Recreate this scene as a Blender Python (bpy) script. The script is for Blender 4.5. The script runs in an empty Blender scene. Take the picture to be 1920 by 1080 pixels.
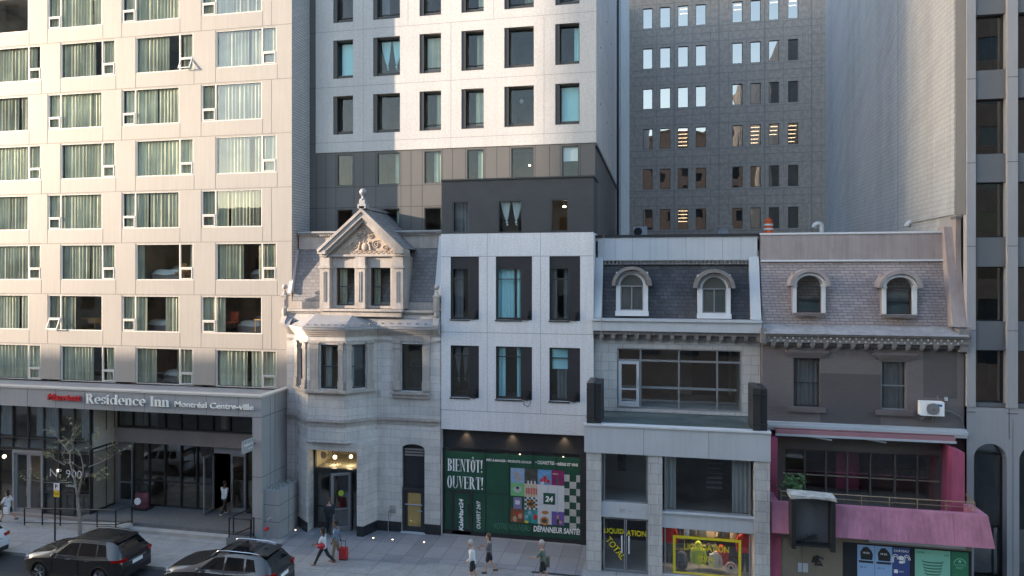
import bpy, bmesh, math, random
from math import sin, cos, pi, radians, sqrt
from mathutils import Vector, Matrix
R = random.Random(7)
SC = bpy.context.scene
COL = SC.collection
# ---------------------------------------------------------------- camera
F, AN, HZ, CH = 1300.0, radians(11.9), 512.0, 11.85
SA, CA = sin(AN), cos(AN)
cam = bpy.data.objects.new('camera', bpy.data.cameras.new('camera'))
COL.objects.link(cam); SC.camera = cam
cam.location = (0, 0, CH); cam.rotation_euler = (radians(90), 0, AN)
cam.data.sensor_width = 36; cam.data.lens = F/1920*36
cam.data.shift_y = -28/1920
cam.data.clip_end = 2000; cam.data.clip_start = .1
# ---------------------------------------------------------------- sky and sun
SE = math.atan(.187); SAZ = (2.7/2.879, 1/2.879)          # travel direction of the light, horizontally
w = bpy.data.worlds.new('World'); SC.world = w; w.use_nodes = True
nt = w.node_tree; bg = nt.nodes['Background']
sk = nt.nodes.new('ShaderNodeTexSky'); sk.sky_type = 'NISHITA'; sk.sun_disc = False
sk.sun_elevation = SE; sk.sun_rotation = math.atan2(-SAZ[0], -SAZ[1])
sk.dust_density = 1.5; sk.air_density = 1.0; sk.ozone_density = 1.2
nt.links.new(sk.outputs[0], bg.inputs[0]); bg.inputs[1].default_value = .15
sun = bpy.data.objects.new('sun', bpy.data.lights.new('sun', 'SUN')); COL.objects.link(sun)
sun.data.energy = 2.0; sun.data.angle = radians(.53); sun.data.color = (1, .80, .61)
d = Vector((SAZ[0]*cos(SE), SAZ[1]*cos(SE), -sin(SE)))
sun.rotation_euler = d.to_track_quat('-Z', 'Y').to_euler(); sun.location = (-60, -20, 60)
SC.view_settings.view_transform = 'Standard'; SC.view_settings.look = 'None'
SC.view_settings.exposure = 2.70; SC.view_settings.gamma = 1
SC.render.engine = 'CYCLES'
SC.cycles.max_bounces = 8; SC.cycles.transparent_max_bounces = 12

# a picture position on a wall plane of known distance -> real coordinates on that wall
def X(u, Y):
    r = (u-960)/F; return Y*(-SA+r*CA)/(CA+r*SA)
def Z(u, v, Y):
    r = (u-960)/F; return CH+(HZ-v)/F*Y/(CA+r*SA)
def G(u, v, z=0):
    r = (u-960)/F; Y = (CH-z)*F*(CA+r*SA)/(v-HZ); return X(u, Y), Y

# ---------------------------------------------------------------- materials
def nodes(name):
    m = bpy.data.materials.new(name); m.use_nodes = True
    return m, m.node_tree, m.node_tree.nodes['Principled BSDF']
def coords(t, flat=False):
    tc = t.nodes.new('ShaderNodeTexCoord'); sp = t.nodes.new('ShaderNodeSeparateXYZ')
    t.links.new(tc.outputs['Object'], sp.inputs[0])
    if flat: return tc.outputs['Object'], sp
    ad = t.nodes.new('ShaderNodeMath'); ad.operation = 'ADD'
    t.links.new(sp.outputs[0], ad.inputs[0]); t.links.new(sp.outputs[1], ad.inputs[1])
    cb = t.nodes.new('ShaderNodeCombineXYZ')
    t.links.new(ad.outputs[0], cb.inputs[0]); t.links.new(sp.outputs[2], cb.inputs[1])
    return tc.outputs['Object'], cb.outputs[0]
def noise(t, vec, scale, detail=4, rough=.6, sc=(1, 1, 1)):
    mp = t.nodes.new('ShaderNodeMapping'); mp.inputs['Scale'].default_value = sc
    t.links.new(vec, mp.inputs[0])
    n = t.nodes.new('ShaderNodeTexNoise'); n.inputs['Scale'].default_value = scale
    n.inputs['Detail'].default_value = detail; n.inputs['Roughness'].default_value = rough
    t.links.new(mp.outputs[0], n.inputs['Vector']); return n.outputs['Fac']
def remap(t, f, lo, hi, a=.3, b=.7):
    m = t.nodes.new('ShaderNodeMapRange'); m.inputs[1].default_value = a; m.inputs[2].default_value = b
    m.inputs[3].default_value = lo; m.inputs[4].default_value = hi
    t.links.new(f, m.inputs[0]); return m.outputs[0]
def mul(t, c, f):
    v = t.nodes.new('ShaderNodeVectorMath'); v.operation = 'SCALE'
    t.links.new(c, v.inputs[0]); t.links.new(f, v.inputs['Scale']); return v.outputs[0]
def mat(name, col, rough=.7, metal=0, var=.08, vs=1.2, bump=0, bs=60, streak=0, spec=.5, speck=0, sps=25):
    m, t, b = nodes(name)
    b.inputs['Roughness'].default_value = rough; b.inputs['Metallic'].default_value = metal
    b.inputs['Specular IOR Level'].default_value = spec
    rgb = t.nodes.new('ShaderNodeRGB'); rgb.outputs[0].default_value = (*col, 1)
    o, fl = coords(t); c = rgb.outputs[0]
    if var: c = mul(t, c, remap(t, noise(t, o, vs), 1-var, 1+var))
    if streak: c = mul(t, c, remap(t, noise(t, o, 1.0, 5, .7, (6, 6, .35)), 1-streak, 1+streak*.4, .35, .65))
    if speck: c = mul(t, c, remap(t, noise(t, o, sps, 2), 1-speck, 1+speck*.5, .4, .6))
    t.links.new(c, b.inputs['Base Color'])
    if bump:
        bp = t.nodes.new('ShaderNodeBump'); bp.inputs['Strength'].default_value = bump; bp.inputs['Distance'].default_value = .02
        t.links.new(noise(t, o, bs, 5), bp.inputs['Height']); t.links.new(bp.outputs[0], b.inputs['Normal'])
    return m
def brick(name, c1, c2, mo, w=.6, h=.3, ms=.012, bump=.4, var=.12, rough=.8, streak=0, flat=False, off=.5, vs=.8, speck=0):
    m, t, b = nodes(name); b.inputs['Roughness'].default_value = rough
    o, fl = coords(t)
    if flat: fl = o
    br = t.nodes.new('ShaderNodeTexBrick'); t.links.new(fl, br.inputs['Vector'])
    br.inputs['Color1'].default_value = (*c1, 1); br.inputs['Color2'].default_value = (*c2, 1); br.inputs['Mortar'].default_value = (*mo, 1)
    br.inputs['Scale'].default_value = 1; br.inputs['Mortar Size'].default_value = ms; br.inputs['Mortar Smooth'].default_value = .3
    br.inputs['Brick Width'].default_value = w; br.inputs['Row Height'].default_value = h; br.offset = off
    c = mul(t, br.outputs[0], remap(t, noise(t, o, vs, 6, .7), 1-var, 1+var))
    c = mul(t, c, remap(t, noise(t, o, 9, 5, .7), 1-var*.6, 1+var*.6))
    if streak: c = mul(t, c, remap(t, noise(t, o, 1.0, 5, .7, (5, 5, .3)), 1-streak, 1+streak*.3, .35, .65))
    if speck: c = mul(t, c, remap(t, noise(t, o, 60, 2), 1-speck, 1+speck*.5, .4, .6))
    t.links.new(c, b.inputs['Base Color'])
    bp = t.nodes.new('ShaderNodeBump'); bp.inputs['Strength'].default_value = bump; bp.inputs['Distance'].default_value = .012; bp.invert = True
    t.links.new(br.outputs['Fac'], bp.inputs['Height'])
    b2 = t.nodes.new('ShaderNodeBump'); b2.inputs['Strength'].default_value = .25; b2.inputs['Distance'].default_value = .02
    t.links.new(noise(t, o, 14, 6, .7), b2.inputs['Height']); t.links.new(bp.outputs[0], b2.inputs['Normal'])
    t.links.new(b2.outputs[0], b.inputs['Normal'])
    return m
def glass(name, tint=(.75, .8, .8), refl=.06, wob=0, rough=.0, wsc=1.2, ior=1.5, k=1.0, gc=(1, 1, 1)):
    m = bpy.data.materials.new(name); m.use_nodes = True; t = m.node_tree; t.nodes.clear()
    out = t.nodes.new('ShaderNodeOutputMaterial'); mx = t.nodes.new('ShaderNodeMixShader')
    tr = t.nodes.new('ShaderNodeBsdfTransparent'); tr.inputs[0].default_value = (*tint, 1)
    gl = t.nodes.new('ShaderNodeBsdfGlossy'); gl.inputs['Roughness'].default_value = rough; gl.inputs[0].default_value = (*gc, 1)
    fr = t.nodes.new('ShaderNodeLayerWeight'); fr.inputs['Blend'].default_value = .5      # same from both sides of the pane
    pw = t.nodes.new('ShaderNodeMath'); pw.operation = 'POWER'; pw.inputs[1].default_value = 5; t.links.new(fr.outputs['Facing'], pw.inputs[0])
    ad = t.nodes.new('ShaderNodeMath'); ad.operation = 'MULTIPLY_ADD'; ad.use_clamp = True; refl += .05
    ad.inputs[1].default_value = k; ad.inputs[2].default_value = refl
    t.links.new(pw.outputs[0], ad.inputs[0]); t.links.new(ad.outputs[0], mx.inputs[0])
    t.links.new(tr.outputs[0], mx.inputs[1]); t.links.new(gl.outputs[0], mx.inputs[2]); t.links.new(mx.outputs[0], out.inputs[0])
    if wob:
        tc = t.nodes.new('ShaderNodeTexCoord')
        bp = t.nodes.new('ShaderNodeBump'); bp.inputs['Strength'].default_value = wob; bp.inputs['Distance'].default_value = .05
        t.links.new(noise(t, tc.outputs['Object'], wsc, 2), bp.inputs['Height']); t.links.new(bp.outputs[0], gl.inputs['Normal'])
    return m
def emit(name, col, s):
    m, t, b = nodes(name); b.inputs['Base Color'].default_value = (*col, 1)
    b.inputs['Emission Color'].default_value = (*col, 1); b.inputs['Emission Strength'].default_value = s; return m

M = {}
M['hotel_panel'] = mat('hotel_panel', (.282, .262, .243), .6, 0, .05, .35, .0, streak=.07)
M['hotel_joint'] = mat('hotel_joint', (.16, .145, .14), .8)
M['hotel_frame'] = mat('hotel_frame', (.52, .50, .47), .5, var=.02)
M['hotel_brick'] = brick('hotel_brick', (.38, .37, .37), (.33, .33, .33), (.2, .2, .2), .5, .13, .02, .6, .06)
M['podium'] = mat('podium', (.30, .305, .315), .5, 0, .05, .6, streak=.06)
M['coping'] = mat('coping', (.5, .48, .45), .5, .1, .05)
M['soffit'] = mat('soffit', (.24, .21, .2), .6)
M['mull'] = mat('mull', (.05, .052, .055), .4, .4)
M['alu'] = mat('alu', (.3, .31, .33), .4, .5, .04)
M['black'] = mat('black', (.018, .018, .02), .5)
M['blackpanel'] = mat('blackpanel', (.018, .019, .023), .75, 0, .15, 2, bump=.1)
M['dark_room'] = mat('dark_room', (.21, .18, .15), .9, var=.3, vs=.7)
M['hotel_room'] = mat('hotel_room', (.36, .33, .28), .9, var=.3, vs=.7)
M['warm_room'] = mat('warm_room', (.30, .22, .14), .9, var=.2)
M['pale_room'] = mat('pale_room', (.42, .43, .41), .9, var=.1)
M['curtain'] = mat('curtain', (.42, .45, .35), .9, var=.12, vs=.8, streak=.0)
def drape(name, col):
    m, t, b = nodes(name); b.inputs['Roughness'].default_value = .9; o, fl = coords(t)
    rgb = t.nodes.new('ShaderNodeRGB'); rgb.outputs[0].default_value = (*col, 1)
    c = mul(t, rgb.outputs[0], remap(t, noise(t, o, 1.0, 4, .75, (7, 7, .12)), .6, 1.35, .32, .68))
    c = mul(t, c, remap(t, noise(t, o, .7, 2), .75, 1.25)); oi = t.nodes.new('ShaderNodeObjectInfo'); c = mul(t, c, remap(t, oi.outputs['Random'], .72, 1.22, 0, 1)); t.links.new(c, b.inputs['Base Color']); return m
M['curtain'] = drape('curtain', (.42, .425, .335))
M['curtain_blue'] = mat('curtain_blue', (.42, .74, .80), .9, var=.05)
M['curtain_white'] = mat('curtain_white', (.62, .66, .66), .9, var=.05)
M['curtain_dark'] = mat('curtain_dark', (.17, .17, .18), .9, var=.2)
M['dim_txt'] = mat('dim_txt', (.42, .42, .42), .6, var=0)
M['glass_hotel'] = glass('glass_hotel', (.90, .92, .88), .02, .03)
M['glass_shop'] = glass('glass_shop', (.78, .82, .84), .07, .1, wsc=.6)
M['glass'] = glass('glass', (.80, .86, .86), .03, .05)
M['glass_tower'] = glass('glass_tower', (.74, .82, .82), -.015, .04)
M['glass_office'] = glass('glass_office', (.25, .26, .27), .38, .25, wsc=.35, gc=(.82, .74, .68))
M['glass_dark'] = glass('glass_dark', (.18, .2, .2), .10, .12, wsc=.5)
M['stone'] = brick('stone', (.56, .53, .51), (.47, .445, .43), (.37, .355, .35), .95, .36, .012, .35, .14, streak=.12)
M['stone_trim'] = mat('stone_trim', (.36, .325, .30), .8, 0, .16, 1.6, .3, 18, streak=.18)
M['carved'] = mat('carved', (.40, .32, .26), .85, 0, .15, 6, .6, 22)
M['metal_roof'] = mat('metal_roof', (.27, .268, .28), .5, .1, .08, 1.5, streak=.08)
M['slate'] = brick('slate', (.20, .195, .20), (.155, .15, .155), (.10, .095, .1), .3, .17, .012, .5, .15)
M['slate_dark'] = brick('slate_dark', (.06, .063, .072), (.038, .04, .05), (.026, .027, .032), .34, .16, .014, .6, .35)
M['plinth'] = mat('plinth', (.02, .022, .026), .25)
M['white_panel'] = mat('white_panel', (.60, .60, .625), .7, 0, .04, .5, .08, 90, speck=.09, sps=14, streak=.08)
M['white_tower'] = mat('white_tower', (.43, .415, .41), .7, 0, .05, .4, .08, 60, speck=.07, sps=9, streak=.06)
M['grey_tower'] = mat('grey_tower', (.09, .086, .085), .6, 0, .06, .5)
M['penthouse'] = mat('penthouse', (.04, .042, .048), .7, 0, .12, 1.2, .1)
M['joint'] = mat('joint', (.25, .25, .26), .9)
M['djoint'] = mat('djoint', (.03, .03, .033), .9)
M['granite'] = mat('granite', (.225, .19, .17), .6, 0, .06, .15, speck=.15, sps=3)
M['granite_joint'] = mat('granite_joint', (.13, .13, .135), .9)
def old_white_brick():
    m = brick('painted_brick', (.37, .385, .405), (.345, .36, .38), (.29, .30, .32), .62, .21, .022, .22, .03, streak=.03); t = m.node_tree; b = t.nodes['Principled BSDF']
    c = b.inputs['Base Color'].links[0].from_socket; tc = t.nodes.new('ShaderNodeTexCoord'); o = tc.outputs['Object']
    mp = t.nodes.new('ShaderNodeMapping'); mp.inputs['Rotation'].default_value = (radians(40), 0, 0); t.links.new(o, mp.inputs[0])
    c = mul(t, c, remap(t, noise(t, mp.outputs[0], .6, 6, .7, (1, .3, 2.0)), .90, 1.05, .35, .65))
    c = mul(t, c, remap(t, noise(t, o, 1.0, 5, .6, (1, .9, .03)), .88, 1.03, .35, .6)); t.links.new(c, b.inputs['Base Color']); return m
M['painted_brick'] = old_white_brick()
M['light_metal'] = mat('light_metal', (.44, .465, .50), .5, .05, .05, .8, streak=.06)
M['limestone'] = brick('limestone', (.46, .46, .455), (.41, .41, .41), (.27, .27, .28), .62, .40, .012, .35, .10, streak=.14)
M['white_paint'] = mat('white_paint', (.55, .57, .6), .5, 0, .06, 3)
M['apron'] = mat('apron', (.27, .265, .275), .7, 0, .2, 2, streak=.2)
M['taupe'] = mat('taupe', (.29, .25, .25), .7, 0, .14, 1.0, .2, 20, streak=.15)
M['shingle'] = brick('shingle', (.35, .30, .30), (.26, .225, .23), (.15, .13, .135), .36, .115, .014, 1.0, .14)
M['brown_wall'] = brick('brown_wall', (.145, .125, .128), (.135, .118, .12), (.115, .1, .1), .22, .075, .008, .3, .08)
M['brown_patch'] = brick('brown_patch', (.088, .08, .082), (.084, .076, .078), (.07, .062, .065), .22, .075, .008, .3, .06)
M['brown_trim'] = mat('brown_trim', (.13, .11, .112), .7, 0, .1)
M['cornice_grey'] = mat('cornice_grey', (.17, .16, .158), .7, 0, .2, 4)
M['stucco_dark'] = mat('stucco_dark', (.085, .075, .072), .9)
M['pink'] = mat('pink', (.46, .185, .265), .75, 0, .2, 1.2, streak=.2)
M['hot_pink'] = mat('hot_pink', (.38, .08, .15), .6, 0, .14, 1.0, streak=.2)
M['beige'] = mat('beige', (.20, .17, .13), .8, 0, .12)
M['awning'] = mat('awning', (.33, .16, .18), .8, 0, .1)
M['brass'] = mat('brass', (.35, .25, .14), .4, .5)
M['concrete_tower'] = mat('concrete_tower', (.28, .28, .295), .75, 0, .05, .3, .1, 30, streak=.06)
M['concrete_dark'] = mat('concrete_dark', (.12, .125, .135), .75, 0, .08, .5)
M['sidewalk'] = brick('sidewalk', (.27, .27, .27), (.245, .245, .25), (.10, .10, .10), 1.6, 1.5, .012, .3, .2, flat=True, off=0, vs=1.5)
M['pavers'] = brick('pavers', (.235, .24, .26), (.17, .175, .19), (.06, .06, .065), .8, 1.25, .010, .3, .10, flat=True, off=0, rough=.6)
M['porch'] = brick('porch', (.13, .13, .135), (.11, .11, .115), (.05, .05, .05), .2, .1, .006, .3, .12, flat=True)
M['asphalt'] = mat('asphalt', (.055, .056, .06), .8, 0, .2, .7, .3, 60, speck=.2)
M['kerb'] = mat('kerb', (.32, .315, .3), .8, 0, .15, 1.5, .2)
M['room_grey'] = mat('room_grey', (.40, .38, .35), .9, var=.12)
M['white_txt'] = mat('white_txt', (.8, .8, .8), .5, var=0)
M['cream_txt'] = mat('cream_txt', (.85, .83, .78), .5, var=0)
M['red_txt'] = mat('red_txt', (.55, .01, .02), .4, var=0)
M['yellow'] = mat('yellow', (.62, .52, .02), .5, var=0)
M['green_vinyl'] = mat('green_vinyl', (.018, .075, .045), .35, 0, .12, 1)
M['green_line'] = mat('green_line', (.08, .22, .15), .5, var=0)
M['bulb'] = emit('bulb', (1, .72, .42), 3)
M['bulb_small'] = emit('bulb_small', (1, .78, .5), 1.2)
M['tube_light'] = emit('tube_light', (1, .72, .42), 1.6)
M['warm_glow'] = emit('warm_glow', (1, .6, .25), 2.0)
M['amber'] = mat('amber', (.62, .36, .10), .5, 0, .15, 3)  # warm light inside the side door, given as a surface colour
M['leaf'] = mat('leaf', (.05, .12, .03), .6, 0, .3, 5)
M['bud'] = mat('bud', (.22, .22, .10), .7, 0, .3, 8)
M['bark'] = mat('bark', (.20, .185, .17), .9, 0, .2, 6, .4, 30)
M['iron'] = mat('iron', (.008, .008, .009), .4, .3)

# ---------------------------------------------------------------- mesh helpers
class MB:
    def __init__(s): s.v = []; s.f = []; s.m = []
    def poly(s, pts, mi=0):
        n = len(s.v); s.v += [tuple(p) for p in pts]; s.f.append(tuple(range(n, n+len(pts)))); s.m.append(mi); return s
    def box(s, x0, x1, y0, y1, z0, z1, mi=0):
        if x0 > x1: x0, x1 = x1, x0
        if y0 > y1: y0, y1 = y1, y0
        if z0 > z1: z0, z1 = z1, z0
        n = len(s.v)
        s.v += [(x0,y0,z0),(x1,y0,z0),(x1,y1,z0),(x0,y1,z0),(x0,y0,z1),(x1,y0,z1),(x1,y1,z1),(x0,y1,z1)]
        for q in ((0,3,2,1),(4,5,6,7),(0,1,5,4),(1,2,6,5),(2,3,7,6),(3,0,4,7)):
            s.f.append(tuple(n+i for i in q)); s.m.append(mi)
        return s
    def ext(s, pts, vec, mi=0):
        """planar polygon swept along vec"""
        n = len(s.v); k = len(pts); vec = Vector(vec)
        s.v += [tuple(p) for p in pts]+[tuple(Vector(p)+vec) for p in pts]
        s.f.append(tuple(range(n+k-1, n-1, -1))); s.f.append(tuple(range(n+k, n+2*k)))
        for i in range(k):
            j = (i+1) % k; s.f.append((n+i, n+j, n+k+j, n+k+i))
        s.m += [mi]*(k+2); return s
    def xz(s, pts, y0, y1, mi=0): return s.ext([(a, y0, b) for a, b in pts], (0, y1-y0, 0), mi)
    def xy(s, pts, z0, z1, mi=0): return s.ext([(a, b, z0) for a, b in pts], (0, 0, z1-z0), mi)
    def yz(s, pts, x0, x1, mi=0): return s.ext([(x0, a, b) for a, b in pts], (x1-x0, 0, 0), mi)
    def cyl(s, p0, p1, r0, r1=None, n=10, mi=0, cap=True):
        if r1 is None: r1 = r0
        p0 = Vector(p0); p1 = Vector(p1); a = (p1-p0)
        if a.length < 1e-6: return s
        a.normalize(); b = a.orthogonal().normalized(); c = a.cross(b); k = len(s.v)
        for p, r in ((p0, r0), (p1, r1)):
            for i in range(n):
                t = 2*pi*i/n; s.v.append(tuple(p+b*cos(t)*r+c*sin(t)*r))
        for i in range(n):
            j = (i+1) % n; s.f.append((k+i, k+j, k+n+j, k+n+i)); s.m.append(mi)
        if cap:
            s.f.append(tuple(range(k+n-1, k-1, -1))); s.f.append(tuple(range(k+n, k+2*n))); s.m += [mi]*2
        return s
    def tube(s, path, r, n=8, mi=0):
        for a, b in zip(path, path[1:]): s.cyl(a, b, r, r, n, mi)
        for a in path[1:-1]: s.ball(a, r, n=n, k=4, mi=mi)
        return s
    def ball(s, c, r, n=12, k=8, mi=0, sc=(1, 1, 1)):
        return s.lathe(c, [(r*sin(pi*i/k)*1.0, -r*cos(pi*i/k)) for i in range(k+1)], n, mi, sc)
    def lathe(s, c, prof, n=16, mi=0, sc=(1, 1, 1)):
        k = len(s.v); m = len(prof)
        for r, z in prof:
            for i in range(n):
                t = 2*pi*i/n; s.v.append((c[0]+max(r, 1e-4)*cos(t)*sc[0], c[1]+max(r, 1e-4)*sin(t)*sc[1], c[2]+z*sc[2]))
        for j in range(m-1):
            for i in range(n):
                q = (i+1) % n; s.f.append((k+j*n+i, k+j*n+q, k+(j+1)*n+q, k+(j+1)*n+i)); s.m.append(mi)
        s.f.append(tuple(k+i for i in range(n-1, -1, -1))); s.f.append(tuple(k+(m-1)*n+i for i in range(n))); s.m += [mi]*2
        return s
    def wall(s, x0, x1, z0, z1, y, ops, t=.2, mi=0, rmi=None):
        """wall face in the plane y with real openings and their reveals"""
        rmi = mi if rmi is None else rmi
        ops = [o for o in ops if o[1] > x0 and o[0] < x1 and o[3] > z0 and o[2] < z1]
        ops = [(max(o[0], x0), min(o[1], x1), max(o[2], z0), min(o[3], z1)) for o in ops]
        zs = sorted({z0, z1, *[o[2] for o in ops], *[o[3] for o in ops]})
        for a, b in zip(zs, zs[1:]):
            if b-a < 1e-6: continue
            m_ = (a+b)/2; row = sorted([(o[0], o[1]) for o in ops if o[2] < m_ < o[3]])
            c = x0
            for p, q in row+[(x1, x1)]:
                if p-c > 1e-6: s.poly([(c, y, a), (p, y, a), (p, y, b), (c, y, b)], mi)
                c = max(c, q)
        for a, b, c, e in ops:
            s.poly([(a, y, c), (a, y+t, c), (a, y+t, e), (a, y, e)], rmi); s.poly([(b, y, c), (b, y, e), (b, y+t, e), (b, y+t, c)], rmi)
            s.poly([(a, y, c), (b, y, c), (b, y+t, c), (a, y+t, c)], rmi); s.poly([(a, y, e), (a, y+t, e), (b, y+t, e), (b, y, e)], rmi)
        return s
    def shell(s, x0, x1, y0, y1, z0, z1, mi=0):
        """sides, back and roof behind a wall face"""
        s.poly([(x0, y0, z0), (x0, y0, z1), (x0, y1, z1), (x0, y1, z0)], mi); s.poly([(x1, y0, z0), (x1, y1, z0), (x1, y1, z1), (x1, y0, z1)], mi)
        s.poly([(x0, y1, z0), (x0, y1, z1), (x1, y1, z1), (x1, y1, z0)], mi); s.poly([(x0, y0, z1), (x1, y0, z1), (x1, y1, z1), (x0, y1, z1)], mi)
        return s
    def build(s, name, mats, parent=None, smooth=False, label=None):
        if isinstance(mats, str): mats = [mats]
        off = Vector((0, 0, 0)); p = parent
        while p is not None: off += p.location; p = p.parent
        me = bpy.data.meshes.new(name); me.from_pydata([tuple(Vector(a)-off) for a in s.v], [], s.f)
        for k in mats: me.materials.append(M[k] if isinstance(k, str) else k)
        me.polygons.foreach_set('material_index', s.m)
        if smooth:
            me.polygons.foreach_set('use_smooth', [True]*len(me.polygons))
            if smooth is not True: me.set_sharp_from_angle(angle=radians(smooth))
        me.update()
        o = bpy.data.objects.new(name, me); COL.objects.link(o)
        if parent is not None: o.parent = parent
        if label: o['label'] = label
        return o
def thing(name, label, cat, loc=(0, 0, 0), group=None, rz=0):
    o = bpy.data.objects.new(name, None); COL.objects.link(o); o.location = loc; o.rotation_euler = (0, 0, rz)
    o.empty_display_size = .2
    o['label'] = label; o['category'] = cat
    if group: o['group'] = group
    return o
def tag(o, label, cat, group=None):
    o['label'] = label; o['category'] = cat
    if group: o['group'] = group
    return o
def struct(o): o['kind'] = 'structure'; return o
def text(s, x0, x1, z0, z1, y, m, parent=None, name='lettering', ext=.02, vertical=False, face='-Y', shear=0, bold=0, italic=0):
    cu = bpy.data.curves.new('t', 'FONT'); cu.body = s; cu.extrude = .5; cu.offset = bold; cu.shear = italic
    cu.resolution_u = 3
    o = bpy.data.objects.new('t', cu); COL.objects.link(o)
    me = bpy.data.meshes.new_from_object(o.evaluated_get(bpy.context.evaluated_depsgraph_get()))
    vs = [v.co.copy() for v in me.vertices]; fs = [tuple(p.vertices) for p in me.polygons]
    bpy.data.objects.remove(o)
    ax = min(v.x for v in vs); bx = max(v.x for v in vs); ay = min(v.y for v in vs); by = max(v.y for v in vs)
    b = MB()
    for v in vs:
        p = (v.x-ax)/(bx-ax); q = (v.y-ay)/(by-ay); e = (v.z+.5)*ext
        if vertical: xx = x1-(x1-x0)*q; zz = z0+(z1-z0)*p
        else: xx = x0+(x1-x0)*p; zz = z0+(z1-z0)*q+shear*p
        b.v.append((xx, y-e, zz) if face == '-Y' else (y+e, xx, zz))
    b.f = fs; b.m = [0]*len(fs)
    return b.build(name, m, parent)

# rooms, curtains, windows
def room(par, x0, x1, z0, z1, y, dep=2.5, m='dark_room', pad=.25, lamp=None):
    b = MB(); a, c, e, f = x0-pad, x1+pad, z0-pad*.5, z1+pad*.6; y1 = y+dep
    b.poly([(a, y1, e), (c, y1, e), (c, y1, f), (a, y1, f)]); b.poly([(a, y, e), (a, y1, e), (a, y1, f), (a, y, f)])
    b.poly([(c, y, e), (c, y, f), (c, y1, f), (c, y1, e)]); b.poly([(a, y, e), (c, y, e), (c, y1, e), (a, y1, e)])
    b.poly([(a, y, f), (a, y1, f), (c, y1, f), (c, y, f)])
    return b.build('room_interior', m, par)
def curtain(par, x0, x1, z0, z1, y, segs, m='curtain', rnd=None, amp=.035, wl=.17):
    rnd = rnd or R; b = MB()
    for s0, s1 in segs:
        a = x0+(x1-x0)*s0; c = x0+(x1-x0)*s1; n = max(6, int((c-a)/.028)); ph = rnd.uniform(0, 6); k = len(b.v)
        for i in range(n+1):
            q = a+(c-a)*i/n; yy = y+amp*(sin(2*pi*q/wl+ph+1.3*sin(q*3.1+ph))+.5*sin(2*pi*q/(wl*.43)+ph*2))
            b.v += [(q, yy, z0), (q, yy*.6+y*.4, z1)]
        for i in range(n): b.f.append((k+2*i, k+2*i+2, k+2*i+3, k+2*i+1)); b.m.append(0)
    return b.build('curtain', m, par, smooth=True)
def tied(par, x0, x1, z0, z1, y, m='curtain_white', knot=.35):
    """two curtains gathered into knots"""
    b = MB(); w = (x1-x0)
    for sx, e0, e1, kx in ((1, x0, x0+w*.46, x0+w*.30), (-1, x0+w*.54, x1, x0+w*.72)):
        zk = z0+(z1-z0)*knot; n = 10; k = len(b.v)
        for j in range(7):
            t = j/6; zz = z1+(zk-z1)*t; h = (1-t)**.7
            for i in range(n+1):
                q = e0+(e1-e0)*i/n; b.v.append((kx+(q-kx)*(h*.93+.07), y+.025*sin(i*2.1), zz))
        for j in range(6):
            for i in range(n): b.f.append((k+j*(n+1)+i, k+j*(n+1)+i+1, k+(j+1)*(n+1)+i+1, k+(j+1)*(n+1)+i)); b.m.append(0)
        b.ball((kx, y, zk-.05), .06, 8, 6); b.ball((kx+.02, y, zk-.16), .045, 8, 6)
    return b.build('curtain', m, par, smooth=True)
def window(par, x0, x1, z0, z1, y, fm='mull', gm='glass', fw=.05, vb=(), hb=(), bw=None, fd=.07, rm='dark_room', dep=2.2, cur=None, cm='curtain', name='window', tie=None, label=None):
    """framed window: glass plane at y, frame bars proud of it; vb/hb = fractions of mullions/transoms"""
    bw = bw or fw*.7; b = MB()
    b.box(x0, x1, y-fd, y+.03, z0, z0+fw); b.box(x0, x1, y-fd, y+.03, z1-fw, z1)
    b.box(x0, x0+fw, y-fd, y+.03, z0+fw, z1-fw); b.box(x1-fw, x1, y-fd, y+.03, z0+fw, z1-fw)
    for v in vb: c = x0+(x1-x0)*v; b.box(c-bw/2, c+bw/2, y-fd*.8, y+.02, z0+fw, z1-fw)
    for h in hb:
        if isinstance(h, tuple): hh, a0, a1 = h
        else: hh, a0, a1 = h, 0, 1
        c = z0+(z1-z0)*hh; b.box(x0+(x1-x0)*a0+(fw if a0 == 0 else bw/2), x0+(x1-x0)*a1-(fw if a1 == 1 else bw/2), y-fd*.7, y+.015, c-bw/2, c+bw/2)
    o = b.build(name, fm, par, label=label)
    MB().poly([(x0+.01, y, z0+.01), (x1-.01, y, z0+.01), (x1-.01, y, z1-.01), (x0+.01, y, z1-.01)]).build('pane', gm, o)
    if rm: room(o, x0, x1, z0, z1, y+.035, dep, rm)
    if cur: curtain(o, x0+.03, x1-.03, z0+.04, z1-.03, y+.16, cur, cm)
    if tie: tied(o, x0+.05, x1-.05, z0+.05, z1-.04, y+.16, tie if isinstance(tie, str) else 'curtain_white')
    return o
def arch_pts(x0, x1, zs, zt, n=12):
    cx = (x0+x1)/2; return [(cx-(x1-x0)/2*cos(pi*i/n), zs+(zt-zs)*sin(pi*i/n)) for i in range(n+1)]
def arch_fill(b, x0, x1, zs, zt, y, t, mi=0, n=14):
    """fills the corners between a square-headed opening and its arch; side of depth t"""
    p = arch_pts(x0, x1, zs, zt, n)
    for (a, c), (e, f) in zip(p, p[1:]):
        b.poly([(a, y, c), (e, y, f), (e, y, zt), (a, y, zt)], mi); b.poly([(a, y, c), (a, y+t, c), (e, y+t, f), (e, y, f)], mi)
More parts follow.
